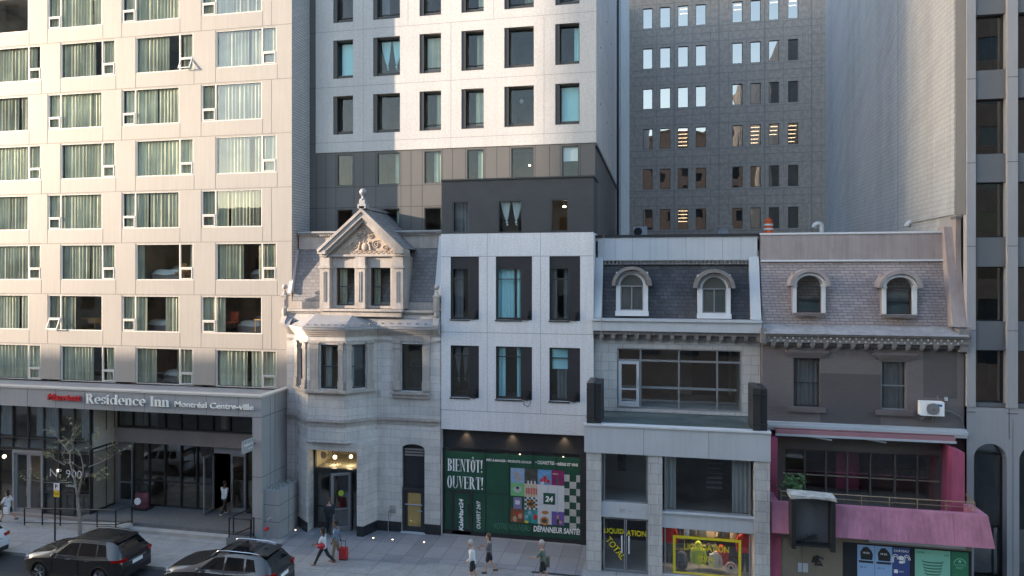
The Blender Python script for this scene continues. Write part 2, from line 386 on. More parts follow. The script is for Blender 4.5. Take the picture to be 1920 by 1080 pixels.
def arch_band(b, x0, x1, zs, rin, rout_add, y0, y1, mi=0, n=14, leg=0):
    """half-ring hood: inner half width from x0..x1, thickness rout_add"""
    cx = (x0+x1)/2; ra = (x1-x0)/2; rb = rin; A = []; B = []
    for i in range(n+1):
        t = pi*i/n; A.append((cx-ra*cos(t), zs+rb*sin(t))); B.append((cx-(ra+rout_add)*cos(t), zs+(rb+rout_add)*sin(t)))
    for i in range(n): b.xz([A[i], A[i+1], B[i+1], B[i]], y0, y1, mi)
# ================================================================ ground
def sheet(name, x0, x1, y0, y1, z, m):
    o = MB().poly([(x0, y0, z), (x1, y0, z), (x1, y1, z), (x0, y1, z)]).build(name, m); return struct(o)
YK = 24.6                                                      # kerb line
sheet('ground', -900, 900, -900, 900, -.2, 'asphalt')
struct(MB().box(-160, 160, 8.2, YK-.16, -.19, -.14).build('road', 'asphalt'))
struct(MB().box(-160, 160, YK-.155, YK, -.19, -.004).build('kerb', 'kerb'))
struct(MB().box(-160, 160, YK+.003, 32, -.19, 0).build('sidewalk', 'sidewalk'))
struct(MB().box(-160, 160, -2, 8.05, -.19, 0).build('opposite_sidewalk', 'sidewalk'))
pv = MB().poly([(-16.2, 26.75, .006), (-9.2, 26.75, .006), (-9.2, 30, .006), (-16.2, 30, .006)])
pv.box(-9.2+.003, -2.95, 27.1, 30, -.05, .012)
struct(pv.build('pavement', 'pavers'))
struct(MB().box(-4.9, -2.95, 26.98, 27.095, -.05, .02).build('kerb', 'blackpanel'))  # black strip: low step edge with its shadow put into the colour

# ================================================================ hotel tower (left)
HY, HX1, HX0 = 30.5, -17.27, -62.0
hotel = thing('hotel_building', 'tall beige panelled hotel tower with rows of green curtained windows', 'building', (HX1, HY, 0))
A_U = [(90, 190), (229, 336), (378, 493)]; B_U = [(114, 215), (255, 362), (405, 520)]
MOD = (X(378, HY)-X(90, HY))/2
colsA = [(X(a, HY), X(b, HY)) for a, b in A_U]; colsB = [(X(a, HY), X(b, HY)) for a, b in B_U]
wA = sum(b-a for a, b in colsA)/3; wB = sum(b-a for a, b in colsB)/3
xA = [colsA[0][0]-MOD*k for k in (2, 1)]+[c[0] for c in colsA]
xB = [colsB[0][0]-MOD*k for k in (2, 1)]+[c[0] for c in colsB]
ops = []; wins = []; zb = 13.39; ST = 2.62
for k in range(-2, 16):
    zt = zb+ST*k-.07; z0_ = zt-1.83; tA = (k % 2 == 1)          # k=0: floor line at picture row 453 (type B)
    for ci, xs in enumerate(xA if tA else xB):
        ww = wA if tA else wB
        ops.append((xs, xs+ww, z0_, zt)); wins.append((tA, k, ci, xs, xs+ww, z0_, zt))
hb_ = MB().wall(HX0, HX1, 6.3, 56, HY, ops, .14)
hb_.poly([(HX0, HY, 6.3), (HX0, HY, 56), (HX0, 46, 56), (HX0, 46, 6.3)])
hb_.poly([(HX0, 46, 0), (HX0, 46, 56), (HX1, 46, 56), (HX1, 46, 0)]); hb_.poly([(HX0, HY, 56), (HX1, HY, 56), (HX1, 46, 56), (HX0, 46, 56)])
hb_.build('wall', 'hotel_panel', hotel)
MB().poly([(HX1, HY, 0), (HX1, 46, 0), (HX1, 46, 56), (HX1, HY, 56)]).build('side_wall', 'hotel_brick', hotel)
j = MB()
for k in range(-2, 16):
    z = zb+ST*k; j.box(HX0, HX1-.01, HY-.004, HY-.0005, z-.014, z+.014)
for tA, k, ci, a, b, c, e in wins:
    for q in (a-.035, b+.035):
        full = (q < a) == True
        top = zb+ST*k-.015; j.box(q-.010, q+.010, HY-.0045, HY-.001, top-ST+.03, top if full else c)
    j.box((b if tA else a-.0)+(.5 if tA else -.55), (b if tA else a)+(.52 if tA else -.53), HY-.0042, HY-.001, zb+ST*(k-1)+.015, zb+ST*k-.015) if ci == 4 and tA else None
j.build('panel_joints', 'hotel_joint', hotel)
# curtain layouts read from the photograph, per (row, column); default both drawn
CUR = {(4, 2): [(0, .60), (.74, 1)], (4, 3): [(0, .55), (.8, 1)], (4, 4): [(0, .52), (.57, 1)], (3, 3): [(0, .58), (.61, 1)], (1, 3): [(.0, .42), (.46, .95)], (1, 4): [(.0, .42), (.46, .95)],
       (0, 2): [(0, .5), (.52, 1)], (0, 3): [(0, .09), (.92, 1)], (0, 4): [(0, .42), (.68, 1)], (-1, 2): [(0, .47)], (-1, 3): [(.0, .4), (.74, 1)], (-1, 4): [(0, .36)],
       (-2, 2): [(0, .56), (.8, 1)], (-2, 3): [(0, .32), (.7, 1)], (-2, 4): [(0, .5), (.56, 1)], (2, 3): [(0, 1)], (2, 4): [(0, .53), (.62, 1)], (5, 1): [(0, .1)], (4, 1): [(0, .9)], (1, 2): [(0, .78), (.8, 1)]}
for tA, k, ci, a, b, c, e in wins:
    if k > 4: gap = None
    f = .075; rr = random.Random(k*31+ci)
    seg = CUR.get((k, ci)) or rr.choice([[(0, .6), (.62, 1)], [(0, 1)], [(0, .45), (.46, 1)], [(0, 1)], [(0, .78), (.81, 1)]])
    if tA: small, big = (a, a+(b-a)*.235), (a+(b-a)*.235, b)
    else: small, big = (b-(b-a)*.235, b), (a, b-(b-a)*.235)
    y = HY+.07; m = MB(); fw = .05
    m.box(a, b, y-.055, y+.03, c, c+fw); m.box(a, b, y-.055, y+.03, e-fw*.8, e)
    m.box(a, a+fw, y-.055, y+.03, c+fw, e-fw*.8); m.box(b-fw, b, y-.055, y+.03, c+fw, e-fw*.8)
    mx = small[1] if tA else small[0]; m.box(mx-.035, mx+.035, y-.055, y+.03, c+fw, e-fw*.8)
    s0, s1 = (a+fw, mx-.035) if tA else (mx+.035, b-fw)
    zt_ = c+(e-c)*.34; m.box(s0, s1, y-.08, y+.03, zt_-.03, zt_+.03)
    o = m.build('window', 'hotel_frame', hotel)
    sx = MB(); z2, z3 = c+fw, zt_-.03; yo = y-.075
    tilt = .22 if (k, ci) in ((4, 3), (-1, 2)) else 0.0
    def fr(p, q, r_, t_):
        yy0 = yo-tilt*(1-(r_-z2)/(z3-z2)); yy1 = yo-tilt*(1-(t_-z2)/(z3-z2))
        sx.ext([(p, yy0, r_), (q, yy0, r_), (q, yy1, t_), (p, yy1, t_)], (0, .05, 0))
    g = .012; w_ = .045
    fr(s0+g, s1-g, z2+g, z2+g+w_); fr(s0+g, s1-g, z3-g-w_, z3-g); fr(s0+g, s0+g+w_, z2+g+w_, z3-g-w_); fr(s1-g-w_, s1-g, z2+g+w_, z3-g-w_)
    sx.build('awning_sash', 'hotel_frame', o)
    MB().poly([(a+.01, y, c+.01), (b-.01, y, c+.01), (b-.01, y, e-.01), (a+.01, y, e-.01)]).build('pane', 'glass_hotel', o)
    room(o, a, b, c, e, y+.035, 3.2, 'hotel_room', .3)
    if seg: curtain(o, a+.05, b-.05, c+.04, e-.03, y+.12, seg, 'curtain', rr, .045, .2)

# beds, desks and a chair behind the open curtains
def bed(x, y, z, label):
    t = thing('bed', label, 'bed', (x, y, z), 'beds behind the hotel windows')
    MB().box(x-.8, x+.8, y, y+1.7, z, z+.32).build('bed_base', 'soffit', t)
    b = MB(); n = 12; k = 0
    for i in range(n+1):
        for jj in range(n+1):
            u, v = i/n, jj/n; e = min(u, 1-u, v, 1-v)
            b.v.append((x-.85+1.7*u, y-.03+1.75*v, z+.33+.28*min(1, e*6)**.5+.02*sin(9*u+5*v)))
    for i in range(n):
        for jj in range(n): a = i*(n+1)+jj; b.f.append((a, a+1, a+n+2, a+n+1)); b.m.append(0)
    b.build('duvet', 'curtain_white', t, True)
    for s in (-.4, .4): MB().ball((x+s, y+1.45, z+.68), .3, 12, 8, sc=(1, .6, .4)).build('pillow', 'white_paint', t, True)
def room_z(k): return zb+ST*k-.07-1.83-.05
def wx(k, ci):
    for q in wins:
        if q[1] == k and q[2] == ci: return q[3], q[4]
a, b = wx(0, 3); bed(a+1.0, 31.4, room_z(0), 'white bed behind the uncurtained hotel window, beside a wooden desk chair')
M['wood'] = mat('wood', (.42, .25, .09), .6); M['orange_fab'] = mat('orange_fab', (.6, .10, .04), .8)
def desk(x, y, z, label):
    t = thing('desk', label, 'desk', (x, y, z), 'desks behind the hotel windows')
    MB().box(x-.45, x+.45, y, y+.5, z+.58, z+.64).build('desk_top', 'wood', t)
    MB().box(x+.0, x+.42, y+.02, y+.46, z+.36, z+.579).build('drawer', 'wood', t)
    for sx in (-.42, .40):
        for sy in (.02, .44): MB().box(x+sx, x+sx+.03, y+sy, y+sy+.03, z, z+.36 if sx > 0 else z+.579).build('leg', 'wood', t)
def chair(x, y, z, label, m):
    t = thing('desk_chair', label, 'chair', (x, y, z), 'chairs behind the hotel windows')
    MB().box(x-.22, x+.22, y-.22, y+.22, z+.38, z+.45).build('seat', m, t)
    MB().box(x-.2, x+.2, y+.18, y+.23, z+.48, z+.92).build('backrest', m, t)
    MB().cyl((x, y, z+.06), (x, y, z+.38), .03).build('pedestal', 'mull', t)
    q = MB()
    for i in range(5): q.cyl((x, y, z+.06), (x+.26*cos(i*1.257), y+.26*sin(i*1.257), z+.03), .025, .02, 6)
    q.build('base', 'mull', t)
desk(b-.75, 31.3, room_z(0), 'small wooden desk at the right of the uncurtained hotel window, by the bed')
chair(b-1.45, 31.5, room_z(0), 'wooden desk chair turned sideways between bed and desk in the uncurtained window', 'wood')
a, b = wx(0, 4); bed(a+2.1, 31.5, room_z(0), 'white bed seen between half drawn curtains, one row above the orange chair')
a, b = wx(-1, 3); bed(a+1.5, 31.4, room_z(-1), 'white bed between two bunched curtains, left of the room with the orange chair')
a, b = wx(-1, 4); bed(a+2.0, 31.7, room_z(-1), 'white bed in the bright hotel room with the orange chair')
chair(a+1.15, 31.3, room_z(-1)+.15, 'orange desk chair in the open hotel room nearest the stone house', 'orange_fab')
desk(b-.35, 31.1, room_z(-1)+.1, 'yellowish wooden night table in the hotel room with the orange chair')
a, b = wx(-1, 2); desk(a+1.5, 31.5, room_z(-1), 'small wooden desk behind a hotel window with its little sash tilted open')
a, b = wx(-2, 3); bed(a+1.6, 31.5, room_z(-2), 'white bed in the lowest hotel row, just above the hotel sign')

# ---------------------------------------------------------------- hotel podium
PY = 27.9; ZT = 6.39; ZF = 5.42; PX = HX1; CX0 = X(473, PY)
GY = 28.35; RY = 30.04; RX0 = -26.56
pod = thing('hotel_podium', 'grey metal clad two storey entrance block of the hotel with glass front and lettered fascia', 'building', (HX1, PY, 0))
m = MB()
m.box(HX0, PX, PY, PY+.35, ZF, ZT-.09)                                                    # fascia beam
m.build('fascia', 'podium', pod)
m = MB(); m.box(HX0, PX+.05, PY-.05, PY+.35, ZT-.088, ZT); m.box(PX-.3, PX+.05, PY+.353, HY-.01, ZT-.088, ZT); m.build('coping', 'coping', pod)
m = MB().box(CX0, PX, PY+.003, PY+.9, 0, ZF-.003); m.box(PX-.25, PX-.003, PY+.903, HY-.01, 0, ZT-.09); m.box(PX-.25, PX-.003, PY+.353, PY+.9, ZF, ZT-.09); m.build('corner_column', 'podium', pod)
MB().box(HX0, PX-.31, PY+.36, HY-.01, ZT-.35, ZT-.2).build('roof', 'metal_roof', pod)
j = MB()
xx = PX-1.15
while xx > HX0: j.box(xx-.008, xx+.008, PY-.004, PY-.001, ZF, ZT-.09); xx -= 1.62
for z in (ZF, 2.75, .9): j.box(CX0, PX, PY-.004, PY+.002, z-.01, z+.01)
for z in (5.42, 2.75): j.box(PX-.001, PX+.004, PY, HY-.02, z-.01, z+.01)
for y in (28.6, 29.0): j.box(PX-.001, PX+.004, y-.008, y+.008, 0, ZT-.1)
j.build('panel_joints', 'mull', pod)
# soffit over the recessed entrance + brown transfer band
zb1, zb0 = 4.15, 3.45
m = MB().box(RX0, CX0-.003, RY-.28, RY-.02, zb0, zb1); m.box(RX0-.26, RX0-.003, GY+.05, RY-.02, zb0, zb1)
m.box(RX0, CX0-.003, GY+.0, RY+3, ZF-.12, ZF-.004); m.build('entrance_band', 'soffit', pod)
def glazing(name, x0, x1, z0, z1, y, nx, zs=(), par=None, gm='glass_shop', fm='mull', bw=.055, depth=None, rm='dark_room', fd=.09, xs=None):
    b = MB(); xs = xs or [x0+(x1-x0)*i/nx for i in range(nx+1)]
    for x in xs: x_ = min(max(x, x0+bw/2), x1-bw/2); b.box(x_-bw/2, x_+bw/2, y-fd, y+.02, z0, z1)
    for z in [z0+bw/2, z1-bw/2]+list(zs):
        for p, q in zip(xs, xs[1:]): b.box(p+bw/2+(bw/2 if p == xs[0] else 0), q-bw/2-(bw/2 if q == xs[-1] else 0), y-fd*.8, y+.015, z-bw/2, z+bw/2)
    o = b.build(name, fm, par)
    MB().poly([(x0, y, z0), (x1, y, z0), (x1, y, z1), (x0, y, z1)]).build('pane', gm, o)
    if rm: room(o, x0, x1, z0, z1, y+.03, depth or 5, rm, .02)
    return o
us = [-92, -60, -28, 0, 26, 55, 84, 113, 141]
xs = [HX0]+[X(-92-32*k, GY) for k in (6, 5, 4, 3, 2, 1)]+[X(u, GY) for u in us]+[RX0]
ug = glazing('upper_glazing', HX0, RX0, 3.25, ZF, GY, 0, (3.78,), pod, xs=xs, depth=5, rm='room_grey')
curtain(ug, HX0, RX0, 3.8, ZF-.05, GY+.35, [(.60, .66), (.70, .76), (.80, .86), (.9, .94), (.975, .998)], 'pale_room')
xd0, xd1 = X(27, GY), X(84, GY)
glazing('ground_glazing', HX0, xd0, .15, 3.19, GY, 0, (), pod, xs=[x for x in xs if x < xd0-.1]+[xd0], depth=6, rm='warm_room')
glazing('ground_glazing', xd1, RX0, .15, 3.19, GY, 0, (1.2,), pod, xs=[xd1]+[x for x in xs if x > xd1+.2], depth=6)
def glassdoor(par, x0, x1, z0, z1, y, fm='alu', gm='glass_shop', rail=.10, name='door', handle='r', mid=None, rm=None):
    b = MB(); b.box(x0, x1, y-.05, y+.02, z0, z0+rail*1.8); b.box(x0, x1, y-.05, y+.02, z1-rail, z1)
    b.box(x0, x0+rail, y-.05, y+.02, z0+rail*1.8, z1-rail); b.box(x1-rail, x1, y-.05, y+.02, z0+rail*1.8, z1-rail)
    if mid: b.box(x0+rail, x1-rail, y-.045, y+.015, z0+mid-.03, z0+mid+.03)
    o = b.build(name, fm, par); MB().poly([(x0+.02, y, z0+.02), (x1-.02, y, z0+.02), (x1-.02, y, z1-.02), (x0+.02, y, z1-.02)]).build('pane', gm, o)
    hx = x1-rail/2 if handle == 'r' else x0+rail/2
    MB().tube([(hx, y-.05, z0+.85), (hx, y-.11, z0+.85), (hx, y-.11, z0+1.25), (hx, y-.05, z0+1.25)], .014, 6).build('handle', 'alu', o)
    if rm: room(o, x0, x1, z0, z1, y+.03, 4, rm, .02)
    return o
xm = (xd0+xd1)/2
fr_ = MB().box(xd0+.003, xd1-.003, GY-.12, GY+.02, 3.05, 3.187); fr_.box(xd0+.003, xd0+.09, GY-.12, GY+.02, .15, 3.047); fr_.box(xd1-.09, xd1-.003, GY-.12, GY+.02, .15, 3.047)
fr_.build('door_frame', 'alu', pod)
glassdoor(pod, xd0+.095, xm-.004, .15, 3.04, GY, handle='r', rm='dark_room'); glassdoor(pod, xm+.004, xd1-.095, .15, 3.04, GY, handle='l', rm='dark_room')
# recessed entrance glazing
rx = [X(u, RY) for u in (222, 251, 281, 311, 341, 371, 401, 433, 468)]
rx[0] = RX0; rx[-1] = CX0+.2
ug = glazing('upper_glazing', RX0, rx[-1], zb1+.003, ZF-.13, RY, 0, (), pod, xs=rx, depth=4, rm='room_grey')
curtain(ug, RX0+.05, rx[-1]-.05, zb1+.05, ZF-.2, RY+.3, [(0, .22), (.62, .66), (.9, .93)], 'pale_room')
glazing('entrance_glazing', rx[1], rx[6], .32, zb0-.003, RY, 0, (1.55,), pod, xs=rx[1:7], depth=5, rm='warm_room')
glassdoor(pod, rx[0]+.02, rx[1]-.02, .32, 3.1, RY, rm='dark_room', mid=1.05)
MB().box(rx[0], rx[1]-.02, RY-.05, RY+.02, 3.103, zb0-.003).build('door_frame', 'alu', pod)
xo = rx[6]+.95
room(MB().box(rx[6]+.03, xo-.003, RY-.05, RY+.02, 3.1, zb0-.003).build('door_frame', 'alu', pod), rx[6]+.02, xo, .32, 3.1, RY+.05, 5, 'warm_room', .0)
glassdoor(pod, xo, xo+.8, .32, 3.1, RY, rm='dark_room', handle='l')
glazing('side_light', xo+.82, CX0+.2, .32, zb0-.003, RY, 1, (), pod, depth=3)
MB().box(xo+.003, xo+.817, RY-.05, RY+.02, 3.103, zb0-.003).build('door_frame', 'alu', pod)
# open leaf, turned outward
ol = MB(); lx = rx[6]+.05
for a0, a1, c0, c1 in ((.0, .78, 0, .16), (.0, .78, 2.68, 2.78), (0, .08, .16, 2.68), (.70, .78, .16, 2.68)):
    ol.box(lx-.025, lx+.025, RY-.06-a1, RY-.06-a0, .33+c0, .33+c1)
ol = ol.build('open_door', 'alu', pod); MB().poly([(lx, RY-.1, .4), (lx, RY-.8, .4), (lx, RY-.8, 3.0), (lx, RY-.1, 3.0)]).build('pane', 'glass_shop', ol)
# return glazing of the vestibule (faces +X)
b = MB()
for y in (GY+.02, GY+.85, RY-.3): b.box(RX0-.05, RX0+.03, y, y+.06, .32, zb0-.003)
b.box(RX0-.04, RX0+.02, GY+.09, RY-.25, zb0-.09, zb0-.006); b.box(RX0-.04, RX0+.02, GY+.09, RY-.25, .32, .42)
vo = b.build('side_glazing', 'mull', pod); MB().poly([(RX0, GY, .3), (RX0, RY, .3), (RX0, RY, zb0), (RX0, GY, zb0)]).build('pane', 'glass_shop', vo)
b = MB()
for y in (GY+.02, GY+.85, RY-.3): b.box(RX0-.05, RX0+.03, y, y+.06, zb1+.003, ZF-.13)
vo = b.build('side_glazing', 'mull', pod); MB().poly([(RX0, GY, zb1), (RX0, RY, zb1), (RX0, RY, ZF-.13), (RX0, GY, ZF-.13)]).build('pane', 'glass_shop', vo)
MB().box(HX0, RX0-.27, GY-.02, GY+.1, 3.19, 3.249).build('floor_band', 'mull', pod)
# porch floor with steps, base kerb, ramp
m = MB().box(RX0-.2, CX0-.01, 27.75, RY, 0, .315); m.build('porch_floor', 'porch', pod)
m = MB().box(RX0+.9, CX0-.35, 27.40, 27.747, 0, .155); m.build('step', 'kerb', pod)
m = MB().box(HX0, RX0-.203, 28.1, GY+.02, 0, .147); m.build('base', 'soffit', pod)
r0, r1 = X(60, 27.5), X(242, 27.5)
m = MB().xz([(r0, 0), (r1, 0), (r1, .30), (r0, .03)], 27.1, 27.74); m.build('ramp', 'kerb', pod)
# lettered fascia
def fx(c): return X(c/2.843, PY)
def fz(cx, cy): return Z(cx/2.843, 700+cy/2.843, PY)
text('Marriott', fx(262), fx(440), 5.80, 6.10, PY-.05, 'red_txt', pod, 'sign_lettering', .06, bold=.03, italic=.15)
text('Montréal Centre-ville', fx(938), fx(1356), 5.745, 6.0, PY-.05, 'cream_txt', pod, 'sign_lettering', .05, bold=.012)
# ---------------------------------------------------------------- serif lettering drawn from strokes
def ring(o, cx, cy, ox, oy, ix, iy, a0=0, a1=360, n=26):
    for i in range(n):
        p, q = radians(a0+(a1-a0)*i/n), radians(a0+(a1-a0)*(i+1)/n)
        o.append([(cx+ix*cos(p), cy+iy*sin(p)), (cx+ox*cos(p), cy+oy*sin(p)), (cx+ox*cos(q), cy+oy*sin(q)), (cx+ix*cos(q), cy+iy*sin(q))])
def rc(o, x0, y0, x1, y1): o.append([(x0, y0), (x1, y0), (x1, y1), (x0, y1)])
def glyph(ch, T, H, S):
    """returns (polygons, advance). T stem, H hairline, S serif overhang; cap height 1, x height .68"""
    o = []; xh = .68; W = .34
    def stem(x, y0=0, y1=1, sb=1, stp=1):
        rc(o, x, y0, x+T, y1)
        if sb: rc(o, x-S, y0, x+T+S, y0+H)
        if stp: rc(o, x-(S if stp != 2 else S), y1-H, x+T+(S if stp == 1 else 0), y1)
    if ch == 'I': stem(S); return o, T+2*S
    if ch == '!': o.append([(S, .3), (S+T*.5, .3), (S+T, 1), (S-.02, 1)]); ring(o, S+T*.35, .07, T*.5, .07, 0, 0, n=10); return o, T+S
    if ch == 'B':
        stem(S, stp=1); x = S+T
        for c, h in ((.76, .24), (.26, .26)):
            ring(o, x, c, W*.9, h, W*.9-T, h-H, -90, 90, 16)
        return o, x+W
    if ch == 'E':
        stem(S); x = S+T; rc(o, x, 0, x+W, H); rc(o, x, 1-H, x+W, 1); rc(o, x, .5-H/2, x+W*.7, .5+H/2)
        o.append([(x+W-H, H), (x+W, 0), (x+W, .25), (x+W-.01, .25)]); o.append([(x+W-H, 1-H), (x+W-.01, .75), (x+W, .75), (x+W, 1)]); rc(o, x+W*.7-.02, .4, x+W*.7, .6)
        return o, x+W
    if ch == 'N':
        rc(o, S+.02, 0, S+.02+H, 1); rc(o, 0, 0, 2*S+H, H); rc(o, 0, 1-H, S+T*.8, 1); x = W+T
        o.append([(S+.02, 1), (x-T*.3, 0), (x+H, 0), (S+T+.02, 1)]); rc(o, x, 0, x+H, 1); rc(o, x-S, 1-H, x+H+S, 1); return o, x+H+S
    if ch == 'T':
        x = W*.55; stem(x, stp=0); rc(o, 0, 1-H, 2*x+T, 1)
        o.append([(0, .74), (.015, .74), (.05, 1), (0, 1)]); o.append([(2*x+T-.015, .74), (2*x+T, .74), (2*x+T, 1), (2*x+T-.05, 1)]); return o, 2*x+T
    if ch in 'OÔ':
        r = W*.5+T*.62; ring(o, r, .5, r, .515, r-T, .515-H)
        if ch == 'Ô': o.append([(r-.14, 1.08), (r-.09, 1.08), (r, 1.19), (r, 1.27)]); o.append([(r, 1.27), (r, 1.19), (r+.09, 1.08), (r+.14, 1.08)])
        return o, 2*r
    if ch == 'U':
        r = W*.5+T*.6; rc(o, S, .3, S+T, 1); rc(o, 0, 1-H, T+2*S, 1); rc(o, S+2*r-H, .3, S+2*r, 1); rc(o, S+2*r-H-S, 1-H, 2*r+2*S, 1)
        ring(o, S+r, .3, r, .31, r-T*.6, .31-H, 180, 360, 14); return o, 2*r+2*S
    if ch == 'V':
        w_ = W+T; o.append([(S, 1), (w_*.55, 0), (w_*.62, 0), (S+T, 1)]); o.append([(w_*.53, 0), (w_*.6, 0), (w_+H, 1), (w_, 1)])
        rc(o, 0, 1-H, T+2*S, 1); rc(o, w_-S, 1-H, w_+H+S, 1); return o, w_+S
    if ch == 'R':
        stem(S); x = S+T; ring(o, x, .74, W*.85, .26, W*.85-T, .26-H, -90, 90, 16)
        o.append([(x+.02, .48), (x+W*.75, 0), (x+W*.75+T, 0), (x+T+.02, .5)]); rc(o, x+W*.7, 0, x+W*.75+T+S, H); return o, x+W*.75+T+S
    r = .25
    if ch == 'e':
        ring(o, r, xh/2, r, xh/2, r-T*.85, xh/2-H, 0, 300, 20); rc(o, T*.5, xh/2-H*.4, 2*r-.02, xh/2+H*.6); return o, 2*r
    if ch == 'c': ring(o, r, xh/2, r, xh/2, r-T*.85, xh/2-H, 45, 315, 20); ring(o, r*1.6, xh*.78, .06, .06, 0, 0, n=8); return o, 2*r-.03
    if ch == 's':
        q = .17; ring(o, q, xh*.74, q, xh*.26, q-T*.6, xh*.26-H, 30, 270, 12); ring(o, q, xh*.26, q+.01, xh*.26, q-T*.6, xh*.26-H, -150, 90, 12)
        rc(o, 2*q-.04, xh*.72, 2*q, xh); rc(o, 0, 0, .04, xh*.28); return o, 2*q+.02
    if ch == 'i': stem(S, 0, xh, stp=2); ring(o, S+T/2, .87, T*.6, .09, 0, 0, n=10); return o, T+2*S
    if ch == 'd':
        ring(o, r, xh/2, r, xh/2, r-T*.85, xh/2-H, 0, 360, 20); x = 2*r-T*.55; rc(o, x, 0, x+T, 1); rc(o, x-S, 1-H, x, 1); rc(o, x+T, 0, x+T+S, H); return o, x+T+S
    if ch == 'n':
        stem(S, 0, xh, stp=2); x = S+T; ring(o, x+.09, xh-.21, .22, .22, .22-T, .21-H, 0, 130, 12); rc(o, x+.31-T, 0, x+.31, xh-.2); rc(o, x+.31-T-S, 0, x+.31+S, H); return o, x+.31+S
    return o, .28
def serif(s, x0, x1, z0, z1, y, m, parent, T=.13, H=.035, S=.05, gap=.07, ext=.02, name='lettering'):
    polys = []; x = 0
    for ch in s:
        g, adv = glyph(ch, T, H, S)
        polys += [[(x+a, b) for a, b in p] for p in g]; x += adv+gap
    x -= gap; b = MB()
    for i, p in enumerate(polys):
        q = [(x0+(x1-x0)*a/x, z0+(z1-z0)*c) for a, c in p]
        b.xz(q, y-ext-.0002*(i % 7), y)
    return b.build(name, m, parent)
serif('Residence Inn', fx(466), fx(908), 5.72, 6.17, PY-.05, 'cream_txt', pod, .15, .05, .05, .05, .05, 'sign_lettering')
# N° 900 on the entrance glass
tx0, tx1 = X(97, GY), X(157, GY)
text('N° 900', tx0, tx1, 2.0, 2.4, GY-.1, 'dim_txt', pod, 'window_lettering', .005)
text('CAFÉ', X(125, GY), X(142, GY), 2.68, 2.8, GY-.1, 'dim_txt', pod, 'window_lettering', .005)
text('1888', X(127, GY), X(144, GY), 1.55, 1.68, GY-.1, 'dim_txt', pod, 'window_lettering', .005)

# blade sign on the column
bl = thing('blade_sign', 'small dark blade sign with white lettering sticking out of the hotel corner column', 'sign', (CX0+.1, PY, 4.2))
sx_, sy0, sy1 = CX0+.12, PY-.95, PY-.12
MB().box(sx_-.04, sx_+.04, sy0, sy1, 4.0, 4.55).build('sign_box', 'podium', bl)
text('Residence Inn', sy0+.08, sy1-.08, 4.30, 4.42, sx_+.045, 'white_txt', bl, 'lettering', .006, face='+X')
text('Marriott', sy0+.4, sy1-.1, 4.13, 4.19, sx_+.045, 'white_txt', bl, 'lettering', .006, face='+X')
MB().box(sx_-.02, sx_+.02, sy1, PY-.001, 4.2, 4.3).build('bracket', 'mull', bl)

# planter box at the corner
pl = thing('planter_box', 'waist high grey metal clad box planter between hotel column and stone house', 'planter', (-16.9, 28.8, 0))
m = MB().box(PX+.01, -16.5, 28.05, 29.7, 0, 2.15); m.build('box', 'podium', pl)
j = MB()
for z in (.75, 1.5): j.box(PX+.01, -16.497, 28.046, 28.049, z-.01, z+.01); j.box(-16.499, -16.495, 28.05, 29.7, z-.01, z+.01)
j.box(-16.499, -16.495, 28.85, 28.87, .0, 2.15); j.build('panel_joints', 'mull', pl)
g = MB(); rr = random.Random(5)
for i in range(60):
    x, y = rr.uniform(PX+.1, -16.6), rr.uniform(28.15, 29.6); h = rr.uniform(.03, .1); a = rr.uniform(0, 6)
    g.poly([(x, y, 2.151), (x+.05*cos(a), y+.05*sin(a), 2.152), (x+.02*cos(a), y, 2.15+h)])
g.build('sprouts', 'leaf', pl)
# standpipe
sp = thing('fire_standpipe', 'steel standpipe with a red cap in front of the grey planter box', 'standpipe', (X(503, 27.6), 27.6, 0))
xq = X(503, 27.6); MB().tube([(xq, 27.6, 0), (xq, 27.6, 1.02), (xq+.18, 27.6, 1.12)], .04).build('pipe', 'alu', sp)
MB().cyl((xq+.0, 27.55, .66), (xq, 27.38, .66), .075).ball((xq, 27.38, .66), .07).build('cap', 'red_txt', sp, 40)

# railings of the ramp and steps
def railing(name, label, pts, h, posts, group=None):
    t = thing(name, label, 'railing', pts[0], group); b = MB()
    b.tube([(p[0], p[1], p[2]+h) for p in pts], .034, 6); b.build('handrail', 'iron', t)
    b = MB(); b.tube([(p[0], p[1], p[2]+.12) for p in pts], .026, 6); b.build('lower_rail', 'iron', t)
    for p in posts: MB().cyl(p, (p[0], p[1], p[2]+h), .03).build('post', 'iron', t)
    return t
q0, q1, q2 = r0-.05, r1, 27.15
pts = [(q0, q2, .02), (q1-.4, q2, .28), (q1-.02, q2+.55, .3)]
posts = [(q0+(q1-.4-q0)*i/5, q2, .02+.26*i/5) for i in range(6)]+[(q1-.02, q2+.55, .3)]
railing('ramp_railing', 'long low black railing beside the ramp left of the hotel entrance', pts, .78, posts, 'black railings by the hotel entrance')
e0, e1 = X(434, 27.3), X(481, 27.3)
sb = MB().box(e0-.05, e1-.05, 27.0, 27.38, 0, .32).build('step_block', 'concrete_dark', None); tag(sb, 'low dark concrete block under the short black railing by the column', 'block')
railing('step_railing', 'short black railing on a concrete block beside the hotel column', [(e0+.02, 27.1, .33), (e1-.15, 27.1, .33), (e1-.15, 27.33, .33)], .82, [(e0+.02, 27.1, .32), (e1-.15, 27.1, .32), (e1-.15, 27.33, .32)], 'black railings by the hotel entrance')
railing('porch_handrail', 'short sloping black handrail coming down the porch steps by the column', [(e0+.0, 27.45, .16), (e0+.5, 28.1, .32)], .95, [(e0+.0, 27.45, .16), (e0+.5, 28.1, .32)], 'black railings by the hotel entrance')

